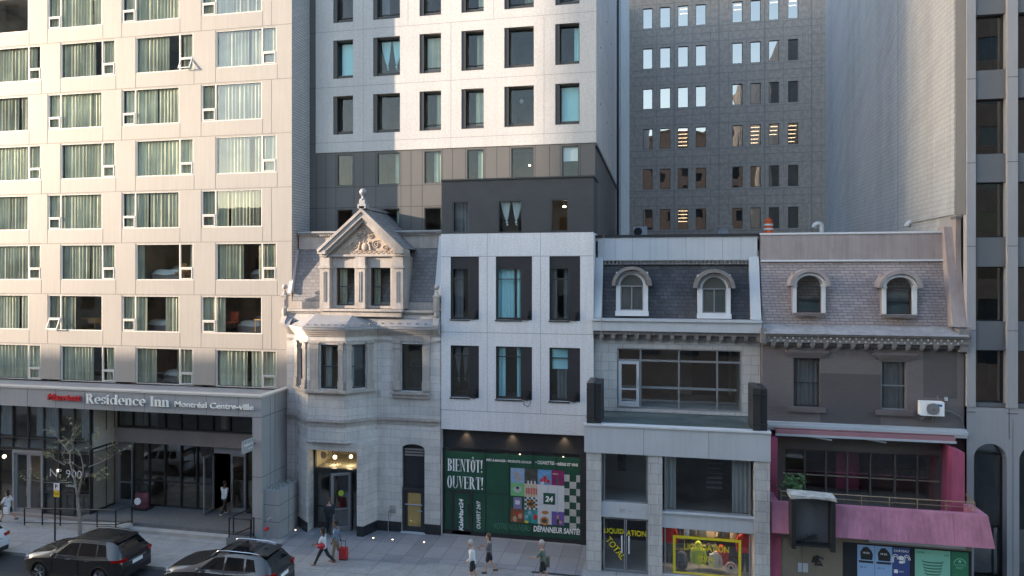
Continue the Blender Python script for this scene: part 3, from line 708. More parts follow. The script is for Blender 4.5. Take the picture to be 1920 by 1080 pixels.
# maroon display stand with a round white emblem
bx, by = G(265, 949, .32)
ds = thing('display_stand', 'maroon and black bulky stand with a round white emblem on the hotel porch', 'display stand', (bx, 29.4, .32))
xq = X(265, 29.4)
M['maroon'] = mat('maroon', (.16, .05, .07), .6, 0, .3, 4)
MB().lathe((xq, 29.45, .32), [(.30, 0), (.36, .08), (.37, .6), (.33, .82)], 20, sc=(1, .6, 1)).build('body', 'maroon', ds, 40)
MB().lathe((xq+.05, 29.5, 1.143), [(.27, 0), (.26, .2), (.2, .36), (.06, .42)], 18, sc=(1, .6, 1)).build('cover', 'black', ds, 40)
MB().cyl((xq, 29.17, .78), (xq, 29.12, .78), .17, n=20).build('emblem', 'white_txt', ds)
MB().box(xq-.42, xq+.42, 29.2, 29.75, .318, .40).build('base', 'black', ds)

# warm lamps in the left ground floor
for i, (u, v) in enumerate(((8, 856), (108, 882))):
    x, z = X(u, GY+.8), Z(u, v, GY+.8)
    t = thing('pendant_lamp', ('round pendant lamp glowing in the leftmost hotel window', 'round pendant lamp glowing above the white number lettering')[i], 'lamp', (x, GY+.8, z), 'lamps in the hotel lobby')
    MB().ball((x, GY+.8, z), .085).build('globe', 'bulb', t, True); MB().cyl((x, GY+.8, z+.08), (x, GY+.8, 3.18), .008, n=5).build('cord', 'black', t)
# ================================================================ stone mansion
SY = 30.0; SX0, SX1 = -17.25, X(826, SY)
sh = thing('stone_house', 'old grey stone mansion with slate mansard, carved gable dormer and bay window', 'building', (SX0, SY, 0))
BF = 28.9; B0, B1, B2, B3 = (-16.82, SY), (-15.57, BF), (-13.74, BF), (-12.67, SY)
L1, R1 = (-15.75, 29.1), (-12.98, 29.1)
oL, oR = X(577, 29.1), X(669, 29.1)                             # entrance opening
ZW = 9.30
wx0, wx1 = X(752, SY), X(792, SY); wz0, wz1 = Z(770, 733, SY), Z(770, 645, SY)
ax0, ax1 = X(753, SY), X(796, SY); az0 = 0; azs = Z(775, 842, SY); azt = Z(775, 833, SY)
m = MB()
m.wall(B3[0]+.002, SX1, 0, 10.05, SY, [(wx0, wx1, wz0, wz1), (ax0, ax1, -.1, azt)], .32)
arch_fill(m, ax0, ax1, azs, azt, SY, .3)
m.wall(SX0, B0[0]-.002, 0, 10.05, SY, [], .3)
m.wall(B0[0]-.002, B3[0]+.002, 9.6, 10.05, SY+.001, [], .3)
m.poly([(SX0, SY, 0), (SX0, SY, 10.05), (SX0, 44, 10.05), (SX0, 44, 0)])
m.poly([(SX0, 44, 0), (SX0, 44, 13), (SX1, 44, 13), (SX1, 44, 0)])
m.build('wall', 'stone', sh)
# bay body: three facets with real window openings (built flat, then turned onto each facet)
def facet(mb, p, q, z0, z1, ops, t=.25, mi=0):
    """wall from plan point p to q; ops in distance along it"""
    f = MB(); Lg = sqrt((q[0]-p[0])**2+(q[1]-p[1])**2); f.wall(0, Lg, z0, z1, 0, ops, t, mi)
    a = math.atan2(q[1]-p[1], q[0]-p[0]); k = len(mb.v)
    mb.v += [(p[0]+x*cos(a)-y*sin(a), p[1]+x*sin(a)+y*cos(a), z) for x, y, z in f.v]
    mb.f += [tuple(k+i for i in g) for g in f.f]; mb.m += f.m; return Lg
def on_facet(o, p, q):
    """turn a part built at x=0.., y=0 about the facet's start"""
    a = math.atan2(q[1]-p[1], q[0]-p[0])
    def walk(c):
        off = Vector((0, 0, 0)); par = c.parent
        while par is not None: off += par.location; par = par.parent
        for v in c.data.vertices:
            w_ = v.co+off; v.co = Vector((p[0]+w_.x*cos(a)-w_.y*sin(a), p[1]+w_.x*sin(a)+w_.y*cos(a), w_.z))-off
        for g in c.children: walk(g)
    walk(o)
BZ0, BZ1 = 4.19, 9.36
m = MB(); bw0, bw1 = 6.62, 8.62
lf = sqrt((B1[0]-B0[0])**2+(B1[1]-B0[1])**2); lr = sqrt((B3[0]-B2[0])**2+(B3[1]-B2[1])**2); lm = B2[0]-B1[0]
opf = (X(600, BF)-B1[0], X(634, BF)-B1[0]); opl = (.52, 1.12); opr = (.30, .98)
facet(m, B0, B1, BZ0, BZ1, [(*opl, bw0, bw1)]); facet(m, B1, B2, BZ0, BZ1, [(*opf, bw0, bw1)]); facet(m, B2, B3, BZ0, BZ1, [(*opr, bw0, bw1)])
m.poly([(B0[0], SY, BZ0), (B1[0], BF, BZ0), (B2[0], BF, BZ0), (B3[0], SY, BZ0)])
# lower piers
m.xy([(B0[0], SY), L1, (oL, 29.1), (oL, 29.95), (B0[0]+.1, SY+.3)], 0, BZ0-.001); m.xy([(B3[0], SY), (B3[0]-.1, SY+.3), (oR, 29.95), (oR, 29.1), R1], 0, BZ0-.001)
m.build('bay', 'stone', sh)
for (p, q, op) in ((B0, B1, opl), (B1, B2, opf), (B2, B3, opr)):
    o = window(sh, op[0], op[1], bw0, bw1, .17, fw=.07, hb=(.5,), rm='pale_room', dep=.8, cur=[(.0, .35)] if op is not opf else [(.1, .45)], cm='pale_room'); on_facet(o, p, q)
o = window(sh, wx0, wx1, wz0, wz1, SY+.2, fw=.07, hb=(.5,), rm='pale_room', dep=1.5)
MB().box(wx0+.35, wx1-.08, SY+.42, SY+.5, wz0+.1, wz1-.75).build('blind', 'blackpanel', o)
# courses, sills, pilasters
def course(mb, pts, z0, z1, out, mi=0):
    """moulding swept along plan points, standing out by out (facing -Y)"""
    n = []
    for i in range(len(pts)):
        a = Vector(pts[max(i-1, 0)]); b = Vector(pts[i]); c = Vector(pts[min(i+1, len(pts)-1)])
        d1 = (b-a).normalized() if i else (c-b).normalized(); d2 = (c-b).normalized() if i < len(pts)-1 else d1
        n1 = Vector((d1.y, -d1.x)); n2 = Vector((d2.y, -d2.x)); s = (n1+n2); s = s/(s.length_squared/2) if s.length > 0 else n1
        n.append(s)
    for i in range(len(pts)-1):
        a, b = Vector(pts[i]), Vector(pts[i+1]); o1, o2 = a+n[i]*out, b+n[i+1]*out
        mb.xy([tuple(a), tuple(o1), tuple(o2), tuple(b)], z0, z1, mi)
plan = [(SX0, SY), B0, B1, B2, B3, (SX1, SY)]
m = MB()
for z0, z1, o in ((5.12, 5.19, .10), (5.19, 5.24, .06), (4.92, 5.12, .03)): course(m, plan, z0, z1, o)
for z0, z1, o in ((6.38, 6.46, .10), (6.46, 6.54, .20), (6.54, 6.58, .16)): course(m, [(B0[0]+.15, SY-.14), B1, B2, (B3[0]-.1, SY-.1)], z0, z1, o)
m.build('string_course', 'stone_trim', sh)
m = MB()
for z0, z1, o in ((8.72, 8.80, .05), (9.0, 9.10, .08), (9.10, 9.2, .16), (9.2, 9.30, .24)): course(m, plan, z0, z1, o)
m.build('cornice', 'stone_trim', sh)
m = MB(); course(m, plan, 9.303, 9.42, .32); m.build('gutter', 'metal_roof', sh)
# pilasters of the bay: built on the facets
def pil(x0, x1, z0, z1, d=.07):
    b = MB(); b.box(x0, x1, -d, .0, z0+.42, z1-.32); b.box(x0-.03, x1+.03, -d-.05, 0, z0, z0+.42); b.box(x0-.03, x1+.03, -d-.04, 0, z1-.32, z1-.24); b.box(x0-.01, x1+.01, -d-.02, 0, z1-.238, z1-.06); b.box(x0-.05, x1+.05, -d-.07, 0, z1-.06, z1)
    return b
for p, q, spans in ((B0, B1, [(.12, .48), (1.16, lf-.1)]), (B1, B2, [(.14, opf[0]-.05), (opf[1]+.05, lm-.09)]), (B2, B3, [(.04, .26), (1.02, lr-.22)])):
    for s0, s1 in spans: on_facet(pil(s0, s1, 6.58, 8.72).build('pilaster', 'stone_trim', sh), p, q)
for x0, x1 in ((X(738, SY), wx0-.04), (wx1+.04, X(806, SY))):
    b = pil(x0, x1, 6.5, 8.72); b.v = [(x, y+SY, z) for x, y, z in b.v]; b.build('pilaster', 'stone_trim', sh)
m = MB(); a, c = X(734, SY), X(808, SY)
m.box(a, c, SY-.22, SY+.1, wz0-.14, wz0-.04); m.box(a+.08, c-.08, SY-.13, SY, wz0-.32, wz0-.143); m.build('sill', 'stone_trim', sh)
m = MB(); m.box(a+.05, c-.02, SY-.06, SY, 8.74, 9.0); m.build('lintel', 'stone_trim', sh)
# bay roof and skirt roof with snow guards
zr = 9.43; zt = 10.03
def outp(o): return [(B0[0]-.1, SY-o*.6), (B1[0]-o*.25, BF-o), (B2[0]+o*.25, BF-o), (B3[0]+.12, SY-o*.6)]
e = outp(.36); m = MB(); T0, T1 = (X(599, 30.1), SY+.0), (X(666, 30.1), SY+.0)
m.poly([(*e[0], zr), (*e[1], zr), (*T0, zt)]); m.poly([(*e[1], zr), (*e[2], zr), (*T1, zt), (*T0, zt)]); m.poly([(*e[2], zr), (*e[3], zr), (*T1, zt)])
for x0, x1 in ((SX0, B0[0]-.1), (B3[0]+.1, SX1)): m.poly([(x0, SY-.34, zr), (x1, SY-.34, zr), (x1, SY-.002, zr+.34), (x0, SY-.002, zr+.34)])
m.poly([(*e[3], zr), (B3[0]+.1, SY-.002, zr+.34), (*T1, zt)])
m.build('skirt_roof', 'metal_roof', sh)
m = MB()
for i in range(6): x = B1[0]+.05+(lm-.1)*i/5; m.box(x-.05, x+.05, BF-.22, BF-.14, zr+.05, zr+.13)
for i in range(7): x = B3[0]+.3+(SX1-B3[0]-.5)*i/6; m.box(x-.05, x+.05, SY-.26, SY-.20, zr+.07, zr+.16)
for i in range(4):
    t = .15+.22*i; x = B2[0]+(B3[0]-B2[0])*t; y = BF+(SY-BF)*t; m.box(x-.05, x+.05, y-.27, y-.20, zr+.06, zr+.14)
m.build('snow_guards', 'soffit', sh)
# ledge under the mansard
m = MB(); m.box(SX0+.1, SX1-.05, SY-.16, SY+.5, 10.053, 10.15); m.box(SX0+.1, SX1-.05, SY-.08, SY+.5, 9.98, 10.05)
a, c = X(599, 29.8), X(757, 29.8); m.box(a, c, SY-.42, SY-.163, 10.10, 10.20); m.box(a+.1, c-.1, SY-.30, SY-.003, 9.86, 10.097); m.build('ledge', 'stone_trim', sh)
# mansard
MZ0, MZ1 = 10.151, 13.03; MY0, MY1 = 30.42, 31.1
mx0, mx1 = SX0+.05, SX1-.02
m = MB(); m.poly([(mx0, MY0, MZ0+.35), (mx1, MY0, MZ0+.35), (mx1, MY1, MZ1), (mx0, MY1, MZ1)])
m.poly([(mx0, MY0, MZ0+.35), (mx0, MY1, MZ1), (mx0, 32, MZ1), (mx0, 32, MZ0)]); m.build('mansard_roof', 'slate', sh)
m = MB().box(mx0, mx1, MY0-.06, MY0+.02, MZ0, MZ0+.345); m.build('mansard_base', 'stone_trim', sh)
# parapet frieze and dentils
m = MB(); m.box(mx0, mx1, MY1-.05, MY1+.3, MZ1-.02, 13.62); m.build('frieze', 'stone_trim', sh)
m = MB(); m.box(mx0-.02, mx1, MY1-.28, MY1+.32, 13.78, 13.86); m.box(mx0-.0, mx1, MY1-.2, MY1+.3, 13.72, 13.777); m.box(mx0, mx1, MY1-.1, MY1+.3, 13.623, 13.717)
m.build('parapet_cornice', 'metal_roof', sh)
d = MB().box(mx0, mx1, MY1-.1008, MY1-.09, 13.627, 13.714); x = mx0+.05
while x < mx1-.08: d.box(x, x+.055, MY1-.16, MY1-.101, 13.63, 13.715); x += .11
d.build('dentils', 'stone_trim', sh)
MB().box(mx0, mx1, MY1+.33, 44, 13.3, 13.4).build('roof', 'soffit', sh)
# sloping party copings
def coping(mb, x0, x1, y0, z0, y1, z1, th=.25):
    mb.yz([(y0, z0), (y1, z1), (y1+.4, z1), (y0+.4, z0)], x0, x1)
m = MB(); coping(m, SX1-.36, SX1-.021, MY0-.30, 10.6, MY1-.18, 13.6); m.build('right_coping', 'light_metal', sh)
m = MB(); coping(m, SX0-.14, SX0+.04, MY0-.10, 10.9, MY1-.12, 13.0); m.build('left_coping', 'light_metal', sh)
# corner consoles with ball finials
for nm, x in (('left', SX0-.07), ('right', SX1-.16)):
    m = MB(); y = SY-.05
    m.box(x-.16, x+.16, y-.28, y+.1, 9.43, 9.52); m.yz([(y-.27, 9.52), (y+.1, 9.52), (y+.1, 10.02)], x-.13, x+.13)
    m.box(x-.12, x+.12, y-.14, y+.12, 10.2, 10.75); m.box(x-.16, x+.16, y-.18, y+.16, 10.75, 10.83); m.box(x-.07, x+.07, y-.17, y-.14, 10.3, 10.62)
    m.lathe((x, y, 10.83), [(.15, 0), (.09, .08), (.05, .16), (.07, .19), (.05, .22)], 12); m.ball((x, y, 11.20), .125, 14, 10)
    m.lathe((x, y-.02, 9.78), [(.02, 0), (.1, .1), (.13, .25), (.10, .42)], 12)
    m.build('finial', 'stone_trim', sh, 35)
# ---- dormer
DY = 29.95; DU = [605, 622, 664, 687, 739, 760]
dx0, dx5 = X(604, DY), X(760, DY); Zd = lambda v: Z(680, v, DY)
zl0, zl1 = Zd(502), Zd(481); zd0 = 10.22
w1 = (X(630, DY), X(665, DY)); w2 = (X(694, DY), X(732, DY))
m = MB(); m.wall(dx0, dx5, zd0, zl1, DY, [(*w1, zd0+.12, zl0), (*w2, zd0+.12, zl0)], .3)
m.poly([(dx0, DY, zd0), (dx0, DY, zl1), (dx0, 31.6, zl1), (dx0, 31.6, zd0)]); m.poly([(dx5, DY, zd0), (dx5, 31.6, zd0), (dx5, 31.6, zl1), (dx5, DY, zl1)])
dm = m.build('dormer', 'stone_trim', sh)
def dp(x0, x1, slot=True):
    b = MB(); z0, z1 = zd0, zl1; d = .24
    b.box(x0, x1, DY-d, DY-.002, z0, z1-.02); b.box(x0-.05, x1+.05, DY-d-.06, DY-.002, zl0-.02, zl0+.10, 0)
    if slot:
        c = (x0+x1)/2; b.box(c-.055, c-.03, DY-d-.035, DY-d-.001, z0+.3, zl0-.2); b.box(c+.03, c+.055, DY-d-.035, DY-d-.001, z0+.3, zl0-.2); b.box(c-.055, c+.055, DY-d-.035, DY-d-.001, zl0-.2, zl0-.17)
    return b.build('pilaster', 'stone_trim', dm)
dp(X(604, DY), X(622, DY)); dp(X(670, DY), X(688, DY)); dp(X(739, DY), X(759, DY))
for k, (a, c) in enumerate((w1, w2)): window(dm, a, c, zd0+.12, zl0, DY+.2, fw=.06, hb=(.5,), rm='pale_room', dep=1.3, cur=[(.0, .42)] if k == 0 else [(0, .35)])
# gable: cornice, tympanum, raking mouldings
ex0, ex1 = X(598, 29.7), X(761, 29.7); gz0, gz1 = zl1, Zd(470); ap = (X(681, 29.7), Zd(393))
GF = DY-.42
m = MB()
for x0, x1 in ((ex0, dx0+.38), (dx5-.38, ex1)): m.box(x0, x1, GF-.02, DY+.25, gz0+.12, gz1+.02); m.box(x0+.06*(x0 == ex0), x1-.06*(x1 == ex1), GF+.08, DY+.5, gz0-.0, gz0+.118)
m.box(dx0-.02, dx5+.02, DY-.16, DY-.003, gz0, gz0+.1)
m.build('gable_cornice', 'stone_trim', dm)
m = MB(); m.xz([(dx0+.1, gz0+.10), (dx5-.1, gz0+.10), (ap[0], ap[1]-.25)], DY-.05, DY+.2)
m.build('tympanum', 'carved', dm)
m = MB()
for (xa, sgn) in ((ex0, 1), (ex1, -1)):
    for th, y0, y1, o in ((.30, GF, DY+.1, .0), (.12, GF-.07, GF+.3, -.02), (.14, GF+.15, DY+.1, .30)):
        e0 = Vector((xa, gz1+.02)); a0 = Vector(ap); dr = (a0-e0).normalized(); nn = Vector((dr.y, -dr.x)) if sgn > 0 else Vector((-dr.y, dr.x))
        p = [e0+nn*o, a0+nn*o, a0+nn*(o+th), e0+nn*(o+th)]
        p[1].x = ap[0]-.001*sgn; p[2].x = ap[0]-.001*sgn
        k_ = (a0-e0); sl = k_.y/k_.x
        p[1].y = e0.y+nn.y*o+sl*(p[1].x-(e0.x+nn.x*o)); p[2].y = e0.y+nn.y*(o+th)+sl*(p[2].x-(e0.x+nn.x*(o+th)))
        m.xz([tuple(q) for q in p], y0, y1)
m.build('raking_cornice', 'stone_trim', dm)
m = MB(); RB = 33.0
m.poly([(ex0, GF, gz1+.06), (ap[0], GF, ap[1]+.05), (ap[0], RB, ap[1]+.05), (ex0, RB, gz1+.06)]); m.poly([(ex1, GF, gz1+.06), (ex1, RB, gz1+.06), (ap[0], RB, ap[1]+.05), (ap[0], GF, ap[1]+.05)])
m.build('gable_roof', 'slate', dm)
MB().box(ap[0]-.13, ap[0]+.13, GF-.02, RB, ap[1]+.0, ap[1]+.12).build('ridge_cap', 'metal_roof', dm)
# carving: scrolls, figures, lattice
c = MB(); rr = random.Random(3); yy = DY-.055
def scroll(cx, cz, r, turns=1.6, dirn=1, ph=0):
    p = []
    for i in range(22):
        t = i/21; a = ph+dirn*turns*2*pi*t; q = r*(1-.85*t); p.append((cx+q*cos(a), yy-.02, cz+q*sin(a)))
    for a, b in zip(p, p[1:]): c.cyl(a, b, .026, .024, 5)
gw = (dx5-dx0)/2-.2; gh = ap[1]-.35-gz0
def inside(x, z): return abs(x-ap[0])/gw+(z-gz0-.28)/gh < .78
for i in range(15):
    zc = gz0+.46+.26*(i % 4)+.02*i; xc = ap[0]+rr.uniform(-1, 1)*gw
    if inside(xc, zc): scroll(xc, zc, rr.uniform(.09, .15), 1.5, rr.choice((-1, 1)), rr.uniform(0, 6))
for s in (-1, 1):
    scroll(ap[0]+s*.55, gz0+.55, .2, 1.8, s, 1); scroll(ap[0]+s*1.0, gz0+.42, .14, 1.6, -s, 0); scroll(ap[0]+s*.3, gz0+.95, .14, 1.6, s, 2)
    c.ball((ap[0]+s*.22, yy-.03, gz0+.62), .07, 10, 6); c.cyl((ap[0]+s*.22, yy-.02, gz0+.62), (ap[0]+s*.3, yy-.02, gz0+.30), .05, .07, 8); c.cyl((ap[0]+s*.22, yy-.02, gz0+.52), (ap[0]+s*.02, yy-.02, gz0+.72), .03, .02, 6)
c.ball((ap[0], yy-.02, gz0+.45), .16, 12, 8, sc=(1, .5, 1.2)); c.ball((ap[0], yy-.02, gz0+1.1), .09, 10, 6, sc=(1, .5, 1.3))
for i in range(14):
    x = dx0+.35+i*(dx5-dx0-.7)/14; w_ = (dx5-dx0-.7)/14
    c.cyl((x, yy-.01, gz0+.13), (x+w_, yy-.01, gz0+.27), .016, n=4); c.cyl((x+w_, yy-.015, gz0+.13), (x, yy-.015, gz0+.27), .016, n=4)
c.build('relief_carving', 'carved', dm, 50)
m = MB(); x, y, z = ap[0], GF+.1, ap[1]+.10
m.box(x-.2, x+.2, y-.12, y+.3, z-.08, z+.12); m.box(x-.14, x+.14, y-.08, y+.2, z+.12, z+.3); m.lathe((x, y+.06, z+.3), [(.15, 0), (.16, .04), (.07, .1), (.06, .17), (.11, .21), (.06, .25)], 16); m.ball((x, y+.06, z+.68), .165, 18, 12)
m.build('ball_finial', 'metal_roof', dm, 40)
# ---- ground floor: black plinth, entrance, side door
for pp in ([(B0[0]-.25, SY), B0, L1, (oL-.002, 29.1)], [(oR+.002, 29.1), R1, B3, (ax0-.003, SY)], [(ax1+.003, SY), (SX1, SY)]): m = MB(); course(m, pp, 0, .46, .03); m.build('plinth', 'plinth', sh)
EY = 29.75; ez1 = Z(620, 838, EY); etr = Z(620, 877, EY)
m = MB(); m.box(oL, oR, 29.12, 29.95, ez1+.0, BZ0-.003); m.build('entrance_soffit', 'stone', sh)
b = MB(); fw = .09
b.box(oL+.003, oL+fw, EY-.1, EY+.03, 0, ez1-.003); b.box(oR-fw, oR-.003, EY-.1, EY+.03, 0, ez1-.003)
b.box(oL+fw, oR-fw, EY-.1, EY+.03, ez1-.10, ez1-.003); b.box(oL+fw, oR-fw, EY-.1, EY+.03, etr-.12, etr)
xl0 = X(590, EY); xl1 = X(624, EY); xr1 = X(659, EY)
b.box(xl0-.07, xl0, EY-.09, EY+.03, 0, etr-.121); b.box(xr1, xr1+.07, EY-.09, EY+.03, 0, etr-.121)
eo = b.build('entrance_frame', 'mull', sh); MB().poly([(oL, EY, etr), (oR, EY, etr), (oR, EY, ez1), (oL, EY, ez1)]).build('pane', 'glass', eo)
MB().poly([(oL, EY, 0), (xl0, EY, 0), (xl0, EY, etr), (oL, EY, etr)]).poly([(xr1, EY, 0), (oR, EY, 0), (oR, EY, etr), (xr1, EY, etr)]).build('pane', 'glass', eo)
M['lobby'] = mat('lobby', (.42, .39, .30), .8, var=.1); M['lobby_dark'] = mat('lobby_dark', (.24, .24, .22), .8, var=.25)
room(eo, oL, oR, etr-.03, ez1, EY+.04, 2.4, 'lobby', .0); room(eo, oL, oR, .01, etr-.1, EY+.04, 2.4, 'lobby_dark', .0)
text('2055', X(614, EY), X(632, EY), etr+.1, etr+.26, EY-.02, 'brown_trim', eo, 'number_lettering', .004)
dd = glassdoor(sh, xl0+.01, xl1-.02, .02, etr-.13, EY, fm='mull', gm='glass_shop', rail=.13, mid=1.0)
# right leaf swung open towards the street
b = MB(); L_ = xr1-xl1-.02
for a0, a1, c0, c1 in ((0, L_, 0, .22), (0, L_, etr-.28, etr-.15), (0, .13, .22, etr-.28), (L_-.13, L_, .22, etr-.28)): b.box(xr1-.01-a1, xr1-.01-a0, EY-.025, EY+.025, .02+c0, .02+c1)
b.box(xr1-.01-L_+.13, xr1-.14, EY-.04, EY+.02, 1.0, 1.06)
od = b.build('open_door', 'alu', sh); pn = MB().box(xr1-.01-L_+.1, xr1-.1, EY-.005, EY+.005, .2, etr-.2).build('pane', 'glass_shop', od)
M['lime'] = mat('lime', (.35, .5, .05), .5)
st = MB().cyl((xr1-.01-L_*.5, EY-.008, 1.75), (xr1-.01-L_*.5, EY-.014, 1.75), .13, n=18).build('sticker', 'lime', od)
hd = MB().tube([(xr1-.05-L_, EY-.03, 1.0), (xr1-.05-L_, EY-.12, 1.0), (xr1-.05-L_, EY-.12, 1.45), (xr1-.05-L_, EY-.03, 1.45)], .016, 6).build('handle', 'alu', od)
rot = Matrix.Translation((xr1, EY, 0)) @ Matrix.Rotation(radians(26), 4, 'Z') @ Matrix.Translation((-xr1, -EY, 0))
for o in (od, pn, st, hd):
    off = Vector((SX0, SY, 0))
    for v in o.data.vertices: v.co = rot @ (v.co+off)-off
for i, (u, v, r_) in enumerate(((628, 857, .085), (658, 856, .075))):
    x, z = X(u, 30.4), Z(u, v, 30.4); t = thing('pendant_lamp', ('brighter globe lamp over the open door of the stone house', 'smaller globe lamp at the right over the stone house entrance')[i], 'lamp', (x, 30.4, z), 'globe lamps over the stone entrance')
    MB().ball((x, 30.4, z), r_).build('globe', 'bulb', t, True); MB().tube([(x-.12, 30.4, z+.4), (x-.12, 30.4, z), (x-.05, 30.4, z)], .01, 5).build('bracket', 'black', t)
    l_ = bpy.data.objects.new('bulb_light', bpy.data.lights.new('bulb_light', 'POINT')); COL.objects.link(l_); l_.location = (x, 30.3, z-.25); l_.data.energy = 1.6; l_.data.color = (1, .75, .45); l_.data.shadow_soft_size = .09
x, z = X(607, 30.4), Z(607, 853, 30.4)
t = thing('wall_disc_lamp', 'unlit dark oval disc lamp left of the two lit globes', 'lamp', (x, 30.4, z)); MB().cyl((x, 30.4, z), (x, 30.36, z), .16, n=20).build('shade', 'taupe', t); MB().tube([(x+.25, 30.42, z+.35), (x+.25, 30.42, z), (x+.1, 30.42, z)], .01, 5).build('bracket', 'black', t)
# arched recess: black panel with louvre, door below
pz = Z(775, 914, SY+.12)
m = MB(); m.box(ax0, ax1, SY+.2, SY+.26, pz, azt); m.build('arch_panel', 'blackpanel', sh)
b = MB()
for i in range(3): z = azs-.05-.13*i; b.box(ax0+.1, ax1-.1, SY+.13, SY+.199, z-.035, z+.035)
b.build('louvre', 'soffit', sh)
b = MB(); b.box(ax0, ax0+.12, SY+.08, SY+.2, 0, pz-.002); b.box(ax1-.12, ax1, SY+.08, SY+.2, 0, pz-.002); b.box(ax0+.12, ax1-.12, SY+.08, SY+.2, pz-.14, pz-.002); sf = b.build('door_frame', 'mull', sh)
b = MB(); p, q = ax0+.123, ax1-.123; b.box(p, q, SY+.14, SY+.2, .02, .24); b.box(p, q, SY+.14, SY+.2, pz-.25, pz-.145); b.box(p, p+.1, SY+.14, SY+.2, .24, pz-.25); b.box(q-.1, q, SY+.14, SY+.2, .24, pz-.25)
sd = b.build('side_door', 'mull', sh); MB().poly([(p, SY+.17, .1), (q, SY+.17, .1), (q, SY+.17, pz-.2), (p, SY+.17, pz-.2)]).build('pane', 'glass', sd)
MB().box(p+.02, q-.02, SY+.19, SY+.2, .05, pz-.15).build('inner_light_sheet', 'amber', sd)  # amber sheet whose colour stands for the light from within
MB().tube([(p+.02, SY+.1, 1.25), (q-.02, SY+.1, 1.25)], .03, 6).tube([(q-.25, SY+.1, .98), (q-.03, SY+.1, .98)], .025, 6).build('push_bar', 'alu', sd)
MB().box(ax0-.05, ax1+.05, SY-.12, SY+.1, 0.007, .03).build('threshold', 'light_metal', sh)
# in-ground lights
for i, (u, v, l) in enumerate(((554, 995, 'in-ground light beside the grey planter box'), (700, 1010, 'in-ground light left of the white-fronted post near the stone wall'), (736, 1013, 'in-ground light under the small siamese pipe'), (795, 1018, 'in-ground light right of the amber door'))):
    x, y = G(u, v); t = thing('ground_light', l, 'ground light', (x, y, 0), 'small lights set in the paving')
    MB().cyl((x, y, .0), (x, y, .03), .05, n=16).build('rim', 'alu', t); MB().cyl((x, y, .031), (x, y, .042), .032, n=12).build('lens', 'bulb_small', t)
x = X(735, SY-.1); t = thing('siamese_connection', 'small pale twin pipe plate on the stone wall left of the amber door', 'pipe connection', (x, SY, .6))
MB().box(x-.14, x+.14, SY-.035, SY-.031, .85, 1.2).build('plate', 'stone_trim', t)
MB().cyl((x-.06, SY-.03, 1.0), (x-.08, SY-.18, .98), .05).cyl((x+.06, SY-.03, 1.0), (x+.08, SY-.18, .98), .05).build('outlets', 'alu', t)
MB().cyl((x-.18, SY-.1, 0), (x-.18, SY-.1, .95), .02).build('pipe', 'alu', t)
# ================================================================ white block with the corner shop
WY = 30.0; KX0, KX1 = X(827, WY), X(1112.5, WY)
kb = thing('white_block', 'three storey white panelled block with black L shaped window surrounds and green shopfront', 'building', (KX0, WY, 0))
zK0 = Z(970, 811, WY); zK1 = Z(970, 437, WY)
kx = lambda c: X(810+c/2.25, WY)
kz = lambda c, cx=360: Z(810+cx/2.25, 320+c/2.25, WY)
OPS = []
for (c0, c1, gl, row) in ((78, 198, 156, 0), (269, 422, 377, 0), (495, 625, 577, 0), (78, 198, 156, 1), (269, 422, 377, 1), (495, 625, 577, 1)):
    z1 = kz(362, 360) if row == 0 else kz(743, 360); z0 = kz(631, 360) if row == 0 else kz(967, 360)
    OPS.append((kx(c0), kx(c1), z0, z1, kx(gl), row))
m = MB().wall(KX0, KX1, zK0, zK1, WY, [o[:4] for o in OPS], .22)
m.poly([(KX0, WY, zK0), (KX1, WY, zK0), (KX1, WY+.6, zK0), (KX0, WY+.6, zK0)])
m.poly([(KX1, WY, 0), (KX1, 32.1, 0), (KX1, 32.1, zK1), (KX1, WY, zK1)]); m.poly([(KX0, WY, 0), (KX0, WY, zK1), (KX0, 32.1, zK1), (KX0, 32.1, 0)])
m.build('wall', 'white_panel', kb)
j = MB()
for z in (kz(361), kz(686), kz(1022)):
    xs_ = [KX0]
    for o in sorted(OPS):
        if o[2] < z < o[3]: xs_ += [o[0], o[1]]
    xs_.append(KX1)
    for p, q in zip(xs_[::2], xs_[1::2]): j.box(p+.003, q-.003, WY-.004, WY-.0006, z-.012, z+.012)
for c in (233, 458): j.box(kx(c)-.01, kx(c)+.01, WY-.003, WY-.0005, kz(1022)+.013, zK1)
j.build('panel_joints', 'joint', kb)
layouts = {0: dict(cur=[(.1, .6)], cm='curtain_dark'), 1: dict(cur=[(0, .68), (.78, .98)], cm='curtain_blue'), 2: dict(cur=[(.05, .3), (.7, .95)], cm='curtain_dark'),
           3: dict(tie='curtain_dark'), 4: dict(cur=[(0, .3), (.78, 1)], cm='curtain_blue'), 5: dict(cur=[(.3, .9)], cm='curtain_dark')}
for i, (a, b_, z0, z1, gl, row) in enumerate(OPS):
    topb = kz(410)-0 if row == 0 else z1
    o = window(kb, a+.03, gl, z0+.05, topb if row == 0 else z1-.0, WY+.16, fm='mull', fw=.055, hb=((.78 if row == 0 else .80),), dep=2.2, **layouts[i])
    m = MB().box(gl+.002, b_, WY+.045, WY+.2, z0, z1); 
    if row == 0: m.box(a, gl+.001, WY+.0452, WY+.2, topb+.001, z1)
    m.box(a, a+.029, WY+.05, WY+.2, z0, z1 if row else topb); m.build('black_surround', 'blackpanel', kb)
    m = MB().box(a-.04, gl+.05, WY-.05, WY+.1, z0-.05, z0-.003); m.build('sill', 'black', kb)
    vx = (gl+b_)/2-.02; q = MB().cyl((vx, WY+.05, z0+.28), (vx, WY-.10, z0+.28), .15, n=16); q.cyl((vx, WY-.10, z0+.28), (vx, WY-.12, z0+.28), .10, n=14); q.box(vx-.1, vx+.1, WY-.06, WY+.04, z0+.0, z0+.13)
    q.build('vent_hood', 'black', kb, 40)
